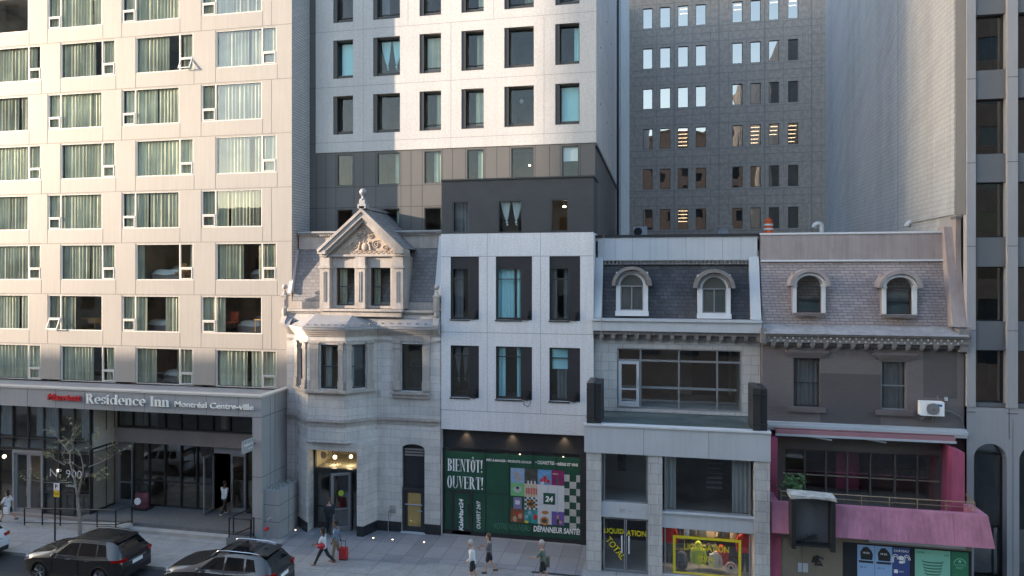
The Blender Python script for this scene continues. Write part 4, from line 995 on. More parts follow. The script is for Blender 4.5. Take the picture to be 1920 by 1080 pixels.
a, b_, z0, z1, gl, row = OPS[5]; MB().box(a+.1, gl-.06, WY+.22, WY+.24, z1-.95, z1-.08).build('roller_blind', 'curtain_blue', kb)
a, b_, z0, z1, gl, row = OPS[4]; MB().tube([(gl+.1, WY-.02, z0), (gl+.12, WY-.04, z0-.2), (gl+.3, WY-.04, z0-.28), (gl+.42, WY-.03, z0-.1), (gl+.38, WY-.02, z0+.02)], .012, 5).build('loose_cable', 'black', kb)
# dark penthouse storey
zP1 = Z(970, 336, WY+.1); PYY = WY+.06; PHX = X(1114, WY)
po = [(kx(85), kx(157), Z(860, 436, WY), Z(860, 377, WY)), (kx(277), kx(380), Z(955, 437, WY)+.02, Z(955, 375, WY)), (kx(500), kx(575), Z(1050, 434, WY), Z(1050, 373, WY))]
ph = MB().wall(KX0, KX1, zK1+.001, zP1, PYY, po, .15); ph.poly([(KX1, PYY, zK1), (KX1, 32.1, zK1), (KX1, 32.1, zP1), (KX1, PYY, zP1)]); ph.poly([(KX0, PYY, zK1), (KX0, 32.1, zK1), (KX0, 32.1, zP1), (KX0, PYY, zP1)])
ph.build('penthouse_wall', 'penthouse', kb)
MB().box(KX0-.02, KX1+.04, PYY-.06, 32.15, zP1+.001, zP1+.07).build('penthouse_coping', 'black', kb)
for i, o in enumerate(po):
    window(kb, *o, PYY+.1, fw=.05, dep=2, rm=('dark_room', 'dark_room', 'warm_room')[i], cur=[(.05, .95)] if i == 0 else None, cm='curtain_dark', tie='curtain_white' if i == 1 else None)
x, z = kx(548), Z(1053, 387, WY+.7)
t = thing('ceiling_lamp', 'small warm ceiling lamp glowing in the right dark penthouse window', 'lamp', (x, WY+.8, z)); MB().ball((x, WY+.8, z), .09, sc=(1, 1, .4)).build('shade', 'bulb', t, True); MB().cyl((x, WY+.8, z+.03), (x, WY+.8, z+.2), .02).build('stem', 'alu', t)
# shop front (recessed)
KY = WY+.3; g0 = Z(970, 852, KY); gx0, gx1 = X(831, KY), KX1-.02
m = MB(); m.box(KX0+.003, gx1, KY-.003, KY+.1, g0+.16, zK0-.003); m.box(KX0+.003, X(833.6, KY), KY-.1, KY+.1, 0, g0+.157); 
xR = X(1088, KY); m.box(xR, KX1-.003, KY-.1, KY+.1, 0, g0+.157); m.box(X(833.6, KY)+.001, xR-.001, KY-.05, KY+.1, 0, .17); m.build('shopfront_panel', 'blackpanel', kb)
for i, u in enumerate((873, 960, 1058)):
    x = X(u, KY-.15); MB().cyl((x, KY-.14, zK0-.002), (x, KY-.14, zK0-.008), .055, n=12).build('downlight', 'bulb_small', kb)
    l = bpy.data.objects.new('downlight_lamp', bpy.data.lights.new('downlight_lamp', 'SPOT')); COL.objects.link(l); l.location = (x, KY-.14, zK0-.06); l.data.energy = 8; l.data.spot_size = radians(100); l.data.spot_blend = 1; l.data.color = (1, .68, .4); l.data.shadow_soft_size = .04
gxl = X(833.6, KY); ft = lambda c: X(810+c/3.6, KY)
def fzz(cx, cy, y=None): return Z(810+cx/3.6, 780+cy/3.6, y or KY)
# glass strip over the graphic, green film
gp = MB().poly([(gxl, KY+.05, .17), (xR, KY+.05, .17), (xR, KY+.05, g0+.157), (gxl, KY+.05, g0+.157)]).build('shop_glazing', 'glass_shop', kb)
room(gp, gxl, xR, g0-.3, g0+.15, KY+.12, 3, 'pale_room', 0)
MB().box(gxl+.003, xR-.003, KY+.0, KY+.045, .172, g0-.02).build('green_film', 'green_vinyl', kb)
gr_ = MB()
for c in (362, 522, 680, 838): gr_.box(ft(c)-.012, ft(c)+.012, KY-.02, KY-.001, .172, g0+.15)
gr_.box(gxl, xR, KY-.015, KY-.0013, fzz(540, 530)-.01, fzz(540, 530)+.01)
gr_.build('mullions', 'black', kb)
def T(s, c0, c1, cyt, cyb, m='white_txt', **kw):
    zt, zb_ = fzz((c0+c1)/2, cyt), fzz((c0+c1)/2, cyb); return text(s, ft(c0), ft(c1), zb_, zt, KY-.022, m, kb, 'shop_lettering', .004, **kw)
sz = lambda c, y: fzz(c, y)
b = serif('BIENTÔT!', ft(106), ft(342), sz(225, 375), sz(225, 375)+(sz(225, 292)-sz(225, 375)), KY-.022, 'white_txt', kb, .17, .035, .05, .06, .004, 'shop_lettering')
b = serif('OUVERT!', ft(104), ft(346), sz(225, 490), sz(225, 408), KY-.022, 'white_txt', kb, .17, .035, .05, .06, .004, 'shop_lettering')
T('PRÊT-À-MANGER • PRODUITS LOCAUX', 368, 672, 292, 312, bold=.02); T('• CIGARETTES', 700, 826, 303, 326, bold=.02); T('• BIÈRES ET VINS', 835, 986, 312, 336, bold=.02)
T('DÉPANNEUR SANTÉ!', 686, 1000, 742, 790, bold=.03, italic=.1); T('VOTRE NOUVEAU', 418, 664, 728, 768, m='green_line', italic=.1)
T('OUVERT 24/7', 302, 328, 572, 760, vertical=True, bold=.02, italic=.1)
# tiles of pictures
cols_u = [532, 625, 714, 808, 893]; rows_v = [(348, 448), (448, 535), (535, 622), (622, 712)]
M.update({k: mat(k, c, .6, var=v, vs=6) for k, c, v in (('t_sky', (.22, .34, .5), .1), ('t_dark', (.06, .06, .05), .5), ('t_blue', (.12, .28, .5), .3), ('t_magenta', (.2, .015, .10), .2), ('t_lightgreen', (.16, .42, .18), .1),
    ('t_sand', (.5, .42, .32), .1), ('t_pale', (.55, .57, .6), .05), ('t_check', (.42, .42, .41), .1), ('t_purple', (.13, .08, .3), .1), ('t_brown', (.2, .07, .03), .5), ('t_red', (.5, .03, .03), .2), ('t_teal', (.03, .25, .25), .5), ('t_skin', (.45, .26, .18), .1), ('t_orange', (.5, .2, .05), .4), ('t_violet', (.2, .19, .34), .1))})
TM = {(0, 0): 't_sky', (0, 1): 't_dark', (0, 2): 't_blue', (0, 3): 't_magenta', (1, 0): 't_lightgreen', (1, 1): 't_sand', (1, 2): 't_pale', (1, 3): 't_pale', (2, 0): 'green_vinyl', (2, 1): 't_pale', (2, 2): 't_pale', (2, 3): 't_pale', (3, 0): 't_brown', (3, 1): 't_teal', (3, 2): 't_pale', (3, 3): 't_purple'}
def quadp(mb, c0, c1, v0, v1, dy, mi=0):
    sk_ = lambda c: (c-532)*.036   # the rows run level on the wall; the photo's slope is perspective
    zt, zb_ = fzz(532, v0), fzz(532, v1); mb.box(ft(c0), ft(c1), KY-dy-.003, KY-dy, zb_, zt)
for (r_, c_), k in TM.items():
    if (r_, c_) == (2, 0): continue
    m = MB(); quadp(m, cols_u[c_], cols_u[c_+1], *rows_v[r_], .0225); m.build('picture_tile', k, kb)
def blob(mk, items, dy=.026, name='picture_motif'):
    m = MB()
    for cx, cy, rx_, ry_ in items:
        x = ft(cx); z = fzz(532, cy); a = abs(ft(cx+rx_)-x); b2 = ry_/3.6*.0245
        m.xz([(x+a*cos(t*pi/6), z+b2*sin(t*pi/6)) for t in range(12)], KY-dy-.003, KY-dy)
    return m.build(name, mk, kb)
blob('t_skin', [(576, 400, 9, 22), (592, 425, 9, 12), (560, 380, 6, 8)]); blob('t_pale', [(650, 440, 6, 14), (672, 440, 6, 14), (695, 440, 6, 14), (745, 438, 14, 9)])
blob('t_red', [(762, 410, 12, 22), (740, 420, 10, 12), (785, 425, 12, 12)]); blob('t_skin', [(833, 372, 22, 5), (850, 660, 8, 16), (865, 690, 14, 10)]); blob('t_dark', [(848, 420, 9, 24), (850, 690, 10, 22)])
blob('t_check', [(578, 490, 28, 22)]); blob('green_vinyl', [(578, 480, 12, 10)], .030)
m = MB()
for i in range(7): quadp(m, 636+i*11, 642+i*11, 478-4*(i % 2), 518, .026)
m.build('picture_motif', 't_red', kb)
m = MB(); quadp(m, 551, 606, 545, 622, .0225); m.build('picture_motif', 't_violet', kb); m = MB(); quadp(m, 562, 594, 565, 592, .027); m.build('picture_motif', 't_pale', kb)
blob('t_orange', [(670, 582, 30, 28), (760, 690, 30, 28), (764, 634, 24, 12)]); blob('t_dark', [(670, 582, 18, 12), (760, 690, 18, 14)], .030)
blob('t_skin', [(560, 690, 14, 20), (595, 670, 14, 18)]); blob('t_red', [(698, 668, 14, 20), (576, 655, 12, 12)]); blob('yellow', [(640, 705, 14, 8)]); blob('t_sky', [(660, 640, 14, 12), (640, 670, 10, 10)])
m = MB()
for r_ in range(6):
    for c_ in range(6):
        if (r_+c_) % 2 == 0 and not (1 < r_ < 5 and 1 < c_ < 4): quadp(m, 626+c_*14.5, 640+c_*14.5, 537+r_*14, 551+r_*14, .0262)
m.build('picture_motif', 'green_vinyl', kb)
m = MB(); quadp(m, 752, 832, 502, 578, .027); m.build('picture_motif', 'green_vinyl', kb); text('24', ft(765), ft(818), fzz(532, 560), fzz(532, 522), KY-.032, 'white_txt', kb, 'shop_lettering', .004, bold=.04, italic=.1)
m = MB()
for q in ((845, 850, 460, 630), (778, 784, 450, 500), (715, 752, 578, 584)): quadp(m, *q[:4], .026)
m.build('picture_motif', 'light_metal', kb)
m = MB(); cu = [893, 929, 974, 1004]
for r_ in range(8):
    v0 = 372+45.5*r_
    for c_ in range(3):
        if (r_+c_) % 2 == 0: quadp(m, cu[c_], cu[c_+1], v0, v0+45.5, .0225)
m.build('checker_tiles', 't_check', kb)
# shop door in the film
dx0_, dx1_ = ft(130), ft(272); dzt = fzz(200, 500)
b = MB(); b.box(dx0_, dx0_+.05, KY-.06, KY-.002, .16, dzt); b.box(dx1_-.05, dx1_, KY-.06, KY-.002, .16, dzt); b.box(dx0_+.05, dx1_-.05, KY-.06, KY-.002, dzt-.05, dzt)
b.box(dx0_+.055, dx0_+.13, KY-.05, KY-.002, .02, dzt-.055); b.box(dx1_-.13, dx1_-.055, KY-.05, KY-.002, .02, dzt-.055); b.box(dx0_+.13, dx1_-.13, KY-.05, KY-.002, dzt-.13, dzt-.055); b.box(dx0_+.13, dx1_-.13, KY-.05, KY-.002, .02, .24)
sdd = b.build('shop_door', 'mull', kb); MB().tube([(dx1_-.17, KY-.03, 1.0), (dx1_-.17, KY-.12, 1.0), (dx1_-.17, KY-.12, 1.4), (dx1_-.17, KY-.03, 1.4)], .018, 6).build('handle', 'black', sdd)
text('KaleMart24', ft(184), ft(214), fzz(200, 770), fzz(200, 556), KY-.065, 'white_txt', sdd, 'lettering', .004, vertical=True, bold=.03, italic=.15)
for i, u in enumerate((584, 880)): MB().ball((ft(u), KY+.3, fzz(u, 272+i*18)), .035).build('inside_spotlight', 'bulb_small', kb)

# ================================================================ tall white tower behind
TY = 32.2; TX0, TX1 = X(576.5, TY), X(1118, TY); TW0 = X(592, TY); tz = 17.9
tw = thing('white_tower', 'tall apartment tower, white panels above a dark grey base, half in sunlight', 'building', (TX1, TY, 0))
UC = [(624.6, 662, 'n'), (699.5, 750, 'w'), (786.5, 827, 'n'), (865, 907, 'n'), (945.5, 1001, 'w'), (1041, 1086.5, 'n')]
ops = []; W = []
for k in range(-1, 5):
    zt_ = 20.71+2.8*k; 
    for ci, (a, b_, s) in enumerate(UC):
        if k < 0: continue
        o = (X(a, TY), X(b_, TY), zt_-1.92, zt_); ops.append(o); W.append((k, ci, o))
dops = []
DC = [(631, 661), (706, 749), (795, 827), (875, 907), (958, 1001), (1053, 1085)]
for r_, (z0, z1) in enumerate(((16.22, 17.80), (13.35, 15.05))):
    for ci, (a, b_) in enumerate(DC):
        if r_ == 1 and ci > 2: continue
        dops.append((X(a, TY), X(b_, TY), z0, z1, r_, ci))
m = MB().wall(TW0, TX1, tz, 36, TY, ops, .42); m.poly([(TX1, TY, tz), (TX1, 48.3, tz), (TX1, 48.3, 36), (TX1, TY, 36)])
m.poly([(TW0, TY, tz), (TX1, TY, tz), (TX1, TY+.3, tz), (TW0, TY+.3, tz)]); m.poly([(TX0, TY, 36), (TX1, TY, 36), (TX1, 48.3, 36), (TX0, 48.3, 36)]); m.poly([(TX0, 48.3, 0), (TX0, 48.3, 36), (TX1, 48.3, 36), (TX1, 48.3, 0)])
m.build('upper_wall', 'white_tower', tw)
m = MB().wall(TX0, TX1-.06, 0, tz-.003, TY+.05, [o[:4] for o in dops], .12); m.wall(TX0, TW0-.003, tz, 36, TY+.05, [], .1); m.poly([(TX1-.06, TY+.05, 0), (TX1-.06, 48.3, 0), (TX1-.06, 48.3, tz), (TX1-.06, TY+.05, tz)])
m.poly([(TX0, TY+.05, 0), (TX0, 48.3, 0), (TX0, 48.3, 36), (TX0, TY+.05, 36)]); m.build('base_wall', 'grey_tower', tw)
j = MB()
def hj(z, x0, x1, y, ops_, t=.012):
    c = [x0]
    for o in sorted(ops_):
        if o[2]-.01 < z < o[3]+.01 and o[1] > x0 and o[0] < x1: c += [o[0]-.003, o[1]+.003]
    c.append(x1)
    for p, q in zip(c[::2], c[1::2]):
        if q-p > .02: j.box(p, q, y-.004, y-.0006, z-t, z+t)
def vj(x, z0, z1, y, ops_, t=.01):
    c = [z0]
    for o in sorted(ops_, key=lambda q: q[2]):
        if o[0]-.01 < x < o[1]+.01 and o[3] > z0 and o[2] < z1: c += [o[2], o[3]]
    c.append(z1)
    for p, q in zip(c[::2], c[1::2]):
        if q-p > .02: j.box(x-t, x+t, y-.003, y-.0005, p, q)
for z in [18.4]+[21.17+2.8*k for k in range(0, 5)]: hj(z, TW0, TX1, TY, ops)
zz = [tz, 18.4]+[21.17+2.8*k for k in range(0, 5)]
for q in range(len(zz)-1):
    for u in ((681, 845.4, 1020) if q != 3 else (681, 925, 765)): vj(X(u, TY), zz[q], zz[q+1], TY, ops)
j.build('panel_joints', 'joint', tw); j = MB()
for z in (16.15, 15.12, 13.2): hj(z, TX0, TX1-.06, TY+.05, dops)
for u in (592, 610, 629, 663, 681, 704, 751, 770, 791, 829, 848, 872, 909, 931, 955, 1003, 1030, 1050, 1088): vj(X(u, TY), 12, tz-.01, TY+.05, dops)
for k in range(0, 6): j.box(TX0, TW0-.02, TY+.046, TY+.0494, 18.37+2.8*k, 18.39+2.8*k)
j.build('base_joints', 'djoint', tw); j = MB()
for z in [21.17+2.8*k for k in range(0, 5)]: j.box(TX1+.0006, TX1+.004, TY+.02, 48.2, z-.012, z+.012)
for y in (36.1, 40.2, 44.3): j.box(TX1+.0004, TX1+.003, y-.012, y+.012, tz+.02, 36)
for k in range(0, 5):
    for y in (34.5, 38.8, 42.6): j.box(TX1+.001, TX1+.03, y, y+.12, 20.2+2.8*k, 20.26+2.8*k)
j.build('side_joints', 'joint', tw)
MB().box(TX1-.0595, TX1+.02, TY-.0, 48.3, tz-.15, tz-.004).build('drip_flashing', 'mull', tw)
wcur = {(0, 0): None, (0, 1): None, (0, 2): ('c', [(.6, .96)], 'curtain'), (0, 3): ('c', [(.45, .97)], 'curtain'), (0, 4): None, (0, 5): ('b', .03, 'curtain_blue'),
        (1, 0): ('b', .05, 'curtain_blue'), (1, 1): ('t', 'curtain_blue'), (1, 2): ('b', .05, 'curtain'), (1, 3): ('c', [(.5, .97)], 'curtain'), (1, 4): None, (1, 5): ('c', [(.72, 1)], 'curtain_blue')}
for k, ci, o in W:
    a, b_, z0, z1 = o
    if z0 > 34: 
        if k > 5: continue
    fwL = .20; y = TY+.36
    m = MB(); m.box(a+.002, a+fwL, TY+.05, y+.03, z0+.002, z1-.002); m.box(a+fwL+.001, b_-.002, TY+.13, y+.03, z0+.002, z0+.17); m.box(a+fwL+.001, b_-.002, TY+.2, y+.03, z1-.07, z1-.002); m.box(b_-.05, b_-.002, TY+.2, y+.03, z0+.171, z1-.071)
    if ci in (2, 3) or k > 1: m.box(a+fwL+.001, b_-.051, y-.05, y+.02, z0+.30, z0+.34)
    w_ = m.build('window', 'black', tw); MB().poly([(a+fwL, y, z0+.1), (b_-.02, y, z0+.1), (b_-.02, y, z1-.02), (a+fwL, y, z1-.02)]).build('pane', 'glass_tower', w_)
    room(w_, a+fwL, b_, z0+.1, z1, y+.035, 2.0, 'dark_room', .02)
    c = wcur.get((k, ci), R.choice([None, ('c', [(.6, 1)], 'curtain'), ('c', [(0, .4)], 'curtain_dark')]))
    if c:
        if c[0] == 'c': curtain(w_, a+fwL+.02, b_-.05, z0+.2, z1-.1, y+.15, c[1], c[2])
        elif c[0] == 'b': MB().box(a+fwL+.06, b_-.07, y+.1, y+.12, z0+(.15 if ci != 5 else .2), z1-.08).build('blind', c[2], w_)
        else: tied(w_, a+fwL+.03, b_-.06, z0+.2, z1-.1, y+.15, c[1], .25)
for (a, b_, z0, z1, r_, ci) in dops:
    w_ = window(tw, a, b_, z0, z1, TY+.14, fw=.045, fd=.06, gm='glass_tower', dep=2, rm='warm_room' if ci == 4 else 'dark_room', cur={2: [(.5, 1)], 3: [(.6, .95)], 0: None, 1: [(.75, 1)]}.get(ci) if r_ == 0 else ([(0, .2), (.8, 1)] if ci == 1 else None))
    if ci == 5: MB().box(a+.06, b_-.06, TY+.2, TY+.22, z1-.7, z1-.05).build('roller_blind', 'white_paint', w_)
def glow(u, v, y, label, r=.06):
    x, z = X(u, y), Z(u, v, y); t = thing('ceiling_lamp', label, 'lamp', (x, y, z), 'lamps behind the tower windows'); MB().ball((x, y, z), r, sc=(1, 1, .6)).build('shade', 'bulb', t, True); MB().cyl((x, y, z+r*.5), (x, y, z+.25), .01, n=5).build('stem', 'black', t)
glow(993, 310, TY+.8, 'warm lamp glowing in the grey tower base window above the dark penthouse')
x, y, z = X(978, TY+.9), TY+.9, Z(978, 190, TY+.9)
t = thing('glass_pendant', 'pale glass pendant ball hanging in a white tower window', 'lamp', (x, y, z)); MB().ball((x, y, z), .11).build('globe', 'white_paint', t, True); MB().cyl((x, y, z+.1), (x, y, z+.8), .008, n=5).ball((x+.05, y, z+.45), .05).build('cord', 'alu', t)
# dark downpipe and the pale rear wing
wg = thing('narrow_building', 'pale narrow rear wing wall receding behind the white tower, with a dark gap', 'building', (-2.55, 49, 0))
MB().box(TX0, -2.55, 49.0, 64.0, 0, 36).build('wall', 'light_metal', wg)
j = MB()
for i in range(14): j.box(-2.5496, -2.546, 49.1, 63.9, 8+3.6*i, 8.03+3.6*i)
for y in (53, 57.5): j.box(-2.5497, -2.547, y, y+.03, 0, 36)
j.build('panel_joints', 'joint', wg)
MB().box(TX1-.3, -2.66, 48.35, 48.9, 0, 36).build('gap_panel', 'plinth', wg)
# ================================================================ slate-roofed house with the clearance shop
LY = 30.4; LX0, LX1 = -2.72, 4.17
lq = thing('limestone_house', 'limestone house with dark slate mansard, terrace on its roof and a clearance shop below', 'building', (LX0, LY, 0))
lz = lambda v, u=1280, y=LY: Z(u, v, y)
SF = 27.6; FZ1, FZ0 = Z(1270, 802, SF), Z(1270, 857, SF)         # shop fascia
tf = 5.86
ox0, ox1 = X(1157, LY), X(1391, LY); oz0, oz1 = 6.0, Z(1157, 652, LY)
m = MB().wall(LX0, LX1, tf, 9.4, LY, [(ox0, ox1, oz0, oz1)], .25); m.shell(LX0, LX1, LY, 44, 0, 9.4); m.build('wall', 'limestone', lq)
# terrace glazing
gz = MB(); fw = .07; y = LY+.12
def bar(b, u0, u1, z0, z1, y=y): b.box(X(u0, LY), X(u1, LY), y-.06, y+.02, z0, z1)
zt1 = Z(1280, 678, LY)
b = MB(); b.box(ox0, ox1, y-.07, y+.03, oz1-.06, oz1); b.box(ox0, ox1, y-.07, y+.03, oz0, oz0+.07); b.box(ox0, ox1, y-.06, y+.025, zt1-.04, zt1+.04)
for x in (ox0+.03, X(1201, LY), X(1273, LY), X(1345, LY), ox1-.03):
    b.box(x-.035, x+.035, y-.07, y+.03, oz0+.07, zt1-.04); b.box(x-.035, x+.035, y-.07, y+.03, zt1+.04, oz1-.06)
tg = b.build('terrace_glazing', 'alu', lq); MB().poly([(ox0, y, oz0), (ox1, y, oz0), (ox1, y, oz1), (ox0, y, oz1)]).build('pane', 'glass_shop', tg)
room(tg, ox0, ox1, oz0, oz1, y+.04, 4, 'room_grey', .0)
MB().box(X(1300, LY), X(1372, LY), y+1.3, y+1.35, oz0+.45, oz1-.2).build('dark_panel', 'blackpanel', tg)
MB().box(ox0+.1, ox1-.1, y+.9, y+.95, oz0+.72, oz0+.82).build('inner_rail', 'white_paint', tg)
glassdoor(lq, X(1160, LY), X(1198.5, LY), oz0+.075, zt1-.045, y-.065, fm='light_metal', rail=.12, handle='r', mid=.75)
# cornice, gutter, mansard
m = MB(); m.box(LX0-.05, LX1-.02, LY-.5, LY+.2, 9.38, 9.80); m.box(LX0-.07, LX1, LY-.58, LY+.2, 9.803, 9.90); m.build('white_gutter', 'light_metal', lq)
m = MB(); m.box(LX0, LX1-.05, LY-.36, LY, 9.22, 9.377); m.box(LX0, LX1-.05, LY-.16, LY, 9.0, 9.217)
i = 0; x = LX0+.25
while x < LX1-.2:
    m.box(x, x+.17, LY-.36, LY-.163, 9.06, 9.217); m.box(x+.02, x+.15, LY-.27, LY-.163, 8.96, 9.057); x += .495
m.build('cornice', 'cornice_grey', lq)
y0m, y1m, z0m, z1m = LY+.02, LY+.62, 9.9, 12.22
m = MB(); m.poly([(LX0+.3, y0m, z0m), (LX1-.3, y0m, z0m), (LX1-.3, y1m, z1m), (LX0+.3, y1m, z1m)]); m.build('mansard_roof', 'slate_dark', lq)
for x0, x1 in ((LX0, LX0+.33), (LX1-.40, LX1)): MB().yz([(y0m-.30, z0m+.02), (y1m-.12, 12.55), (y1m+.4, 12.55), (y0m+.4, z0m+.02)], x0, x1).build('party_trim', 'light_metal', lq)
m = MB(); m.box(LX0+.1, LX1-.05, y1m-.08, y1m+.3, 12.42, 13.42); m.build('parapet_fascia', 'light_metal', lq)
MB().box(LX0-.02, LX1+.02, y1m-.14, y1m+.45, 13.423, 13.53).build('parapet_coping', 'blackpanel', lq)
m = MB(); m.box(LX0+.33, LX1-.4, y1m-.13, y1m+.2, 12.23, 12.27); m.box(LX0+.33, LX1-.4, y1m-.15, y1m+.2, 12.38, 12.417); x = LX0+.4
while x < LX1-.5: m.box(x, x+.08, y1m-.13, y1m-.0, 12.275, 12.37); x += .17
m.build('dentil_band', 'cornice_grey', lq)
j = MB()
for i in range(1, 9): x = LX0+.1+i*.76; j.box(x-.008, x+.008, y1m-.084, y1m-.081, 12.43, 13.42)
j.build('fascia_joints', 'joint', lq)
MB().box(LX0, LX1, y1m+.46, 44, 13.2, 13.3).build('roof', 'soffit', lq)
def arch_dormer(par, gx0, gx1, fx0, fx1, zb0, zbot, zs, gtop, htop, yf, back, frame_m, hood_m, style=0):
    """round-headed dormer: body, frame with arched opening, sash, hood"""
    b = MB(); zst = gtop+(.07)
    b.wall(fx0, fx1, zb0, gtop+.12, yf, [(gx0, gx1, zbot, gtop)], .14)
    b.v = [(x, y_, min(z, 99)) for x, y_, z in b.v]
    arch_fill(b, gx0, gx1, zs, gtop, yf-.001, .14)
    b.poly([(fx0, yf, zb0), (fx0, yf, gtop+.1), (fx0, back, gtop+.1), (fx0, back, zb0)]); b.poly([(fx1, yf, zb0), (fx1, back, zb0), (fx1, back, gtop+.1), (fx1, yf, gtop+.1)])
    d = b.build('dormer', frame_m, par)
    h = MB(); hw = (fx1-fx0)/2+.0; cx = (fx0+fx1)/2
    arch_band(h, cx-hw-.02, cx+hw+.02, zs+.02, htop-zs-.16, .15, yf-.24, back, 0, 18)
    h.build('hood', hood_m, d)
    h = MB(); arch_band(h, cx-hw+.10, cx+hw-.10, zs+.03, htop-zs-.30, .10, yf-.13, yf-.002, 0, 18)
    for i in range(15): t = pi*(i+.5)/15; h.ball((cx-(hw+.03)*cos(t), yf-.16, zs+.02+(htop-zs-.12)*sin(t)), .03, 6, 4)
    h.build('hood_ornament', hood_m if not style else 'white_paint', d)
    s = MB(); yy = yf+.10; f_ = .05
    s.box(gx0, gx0+f_, yy-.05, yy+.02, zbot, zs); s.box(gx1-f_, gx1, yy-.05, yy+.02, zbot, zs); s.box(gx0+f_, gx1-f_, yy-.05, yy+.02, zbot, zbot+f_); s.box(gx0+f_, gx1-f_, yy-.05, yy+.02, zs-.04, zs+.02)
    if style == 0: c = (gx0+gx1)/2; s.box(c-.025, c+.025, yy-.045, yy+.02, zbot+f_, zs-.04)
    else: c = (zbot+zs)/2; s.box(gx0+f_, gx1-f_, yy-.045, yy+.02, c-.025, c+.025)
    so = s.build('window', 'alu' if style == 0 else 'mull', d)
    MB().xz([(gx0, zbot)]+[p for p in arch_pts(gx0, gx1, zs, gtop)]+[(gx1, zbot)], yy, yy+.003).build('pane', 'glass', so)
    return d, so
for k, (gu, fu, dv) in enumerate((((1163, 1206), (1155, 1215), 0), ((1317, 1362), (1308, 1370), 5))):
    yf = LY-.08; q = lambda v: Z(gu[0], v+0, yf)
    d, so = arch_dormer(lq, X(gu[0], yf), X(gu[1], yf), X(fu[0], yf), X(fu[1], yf), q(592+dv), q(582+dv), q(536+dv), q(515+dv), q(500+dv), yf, LY+.7, 'white_paint', 'cornice_grey', 0)
    MB().box(X(fu[0], yf)-.03, X(fu[1], yf)+.03, yf-.07, yf+.0-.003, q(592+dv), q(583+dv)).build('sill', 'white_paint', d)
    MB().box(X(gu[0], yf)+.02, X(gu[1], yf)-.02, yf+.16, yf+.2, q(582+dv), q(512+dv)-.08).build('backing_blind', 'soffit', so)
# downpipe, thin cable
MB().tube([(X(1431, LY-.3), LY-.3, 9.7), (X(1431, LY-.3), LY-.3, 9.2), (X(1430, LY-.08), LY-.08, 9.0), (X(1430, LY-.08), LY-.08, 6.9)], .045, 8).build('downpipe', 'light_metal', lq)
MB().tube([(LX0+.45, LY-.6, 13.5), (LX0+.35, LY-.62, 9.9), (LX0+.3, LY-.5, 8), (LX0+.2, LY-.4, 6)], .012, 5).build('cable', 'joint', lq)
# roof terrace: floor, fascia, side panels
m = MB().box(LX0+.0, LX1-.05, SF+.12, LY-.002, tf-.12, tf-.02); M['terrace'] = mat('terrace', (.075, .095, .09), .8, 0, .3, 1.2, .2); m.build('terrace_floor', 'terrace', lq)
fx0, fx1 = X(1095.5, SF), X(1445, SF)
m = MB(); m.box(fx0, fx1, SF, SF+.3, FZ0, FZ1-.07); m.build('fascia', 'light_metal', lq)
MB().box(fx0-.03, fx1+.02, SF-.05, SF+.35, FZ1-.067, FZ1).build('fascia_coping', 'white_paint', lq)
j = MB()
for u in (1207, 1329): x = X(u, SF); j.box(x-.012, x+.012, SF-.004, SF-.0006, FZ0, FZ1-.07)
j.build('fascia_joints', 'joint', lq)
for nm, u0, u1, v0, v1 in (('left', 1100, 1127, 714, 789), ('right', 1412, 1439, 724, 806)):
    t = thing('terrace_screen', 'dark metal screen box on the %s end of the roof terrace' % nm, 'screen', (X(u0, SF+.3), SF+.3, tf), 'dark screens at both terrace ends')
    y0_ = SF+.06; x0, x1 = X(u0, y0_), X(u1, y0_); z0, z1 = Z(u0, v1, y0_), Z(u0, v0+4, y0_)
    z0 = FZ1+.003
    xm_ = x0+(x1-x0)*.55
    MB().box(x0, xm_-.01, y0_, y0_+1.5, z0, z1).build('outer_panel', 'mull', t); MB().box(xm_, x1, y0_+.05, y0_+1.5, z0, z1-.03).build('inner_panel', 'blackpanel', t)
    q = MB()
    for dz in (.25, z1-z0-.25): q.box(x0-.01, x1+.01, y0_-.02, y0_-.002, z0+dz-.02, z0+dz+.02)
    q.build('strap', 'black', t)
# shop front
P = [(1099, 1127), (1215, 1242), (1414.5, 1445)]
def sx(u): return X(u, SF)
def szv(u, v): return Z(u, v, SF)
zft = FZ0-.003
for u0, u1 in P: MB().box(sx(u0), min(sx(u1), LX1-.03), SF+.06, SF+.9, 0, zft).build('pillar', 'limestone', lq)
SG = SF+.30
m = MB()
zs1, zs0 = szv(1172, 946), szv(1172, 973.6)
m.box(sx(1127)+.003, sx(1215)-.003, SF+.12, SG, zs0, zs1); 
zr1, zr0 = szv(1328, 967), szv(1328, 997); m.box(sx(1242)+.003, sx(1414.5)-.003, SF+.12, SG, zr0, zr1-.05); m.box(sx(1242)+.003, sx(1414.5)-.003, SF+.05, SG, zr1-.047, zr1)
m.build('spandrel', 'light_metal', lq)
text('2055', sx(1161), sx(1172), zs0+.22, zs0+.36, SF+.118, 'joint', lq, 'number_lettering', .003); text('SUITE', sx(1178), sx(1186), zs0+.26, zs0+.31, SF+.118, 'joint', lq, 'number_lettering', .003)
upz = zft
window(lq, sx(1131), sx(1214), zs1+.003, upz, SG, fm='alu', gm='glass_shop', fw=.05, rm='pale_room', dep=2.2)
wl = window(lq, sx(1246), sx(1409), zr1+.003, upz, SG, fm='alu', gm='glass_shop', fw=.06, rm='dark_room', dep=2.4, cur=[(0, .13), (.8, 1)], cm='pale_room')
window(lq, sx(1246), sx(1409), .08, zr0-.003, SG, fm='alu', gm='glass_shop', fw=.05, rm='curtain_dark', dep=2.2, name='display_window')
b = MB(); b.box(sx(1242)+.003, sx(1414.5)-.003, SF+.12, SG, 0, .077); b.build('stall_riser', 'light_metal', lq)
xm = (sx(1131)+sx(1214))/2
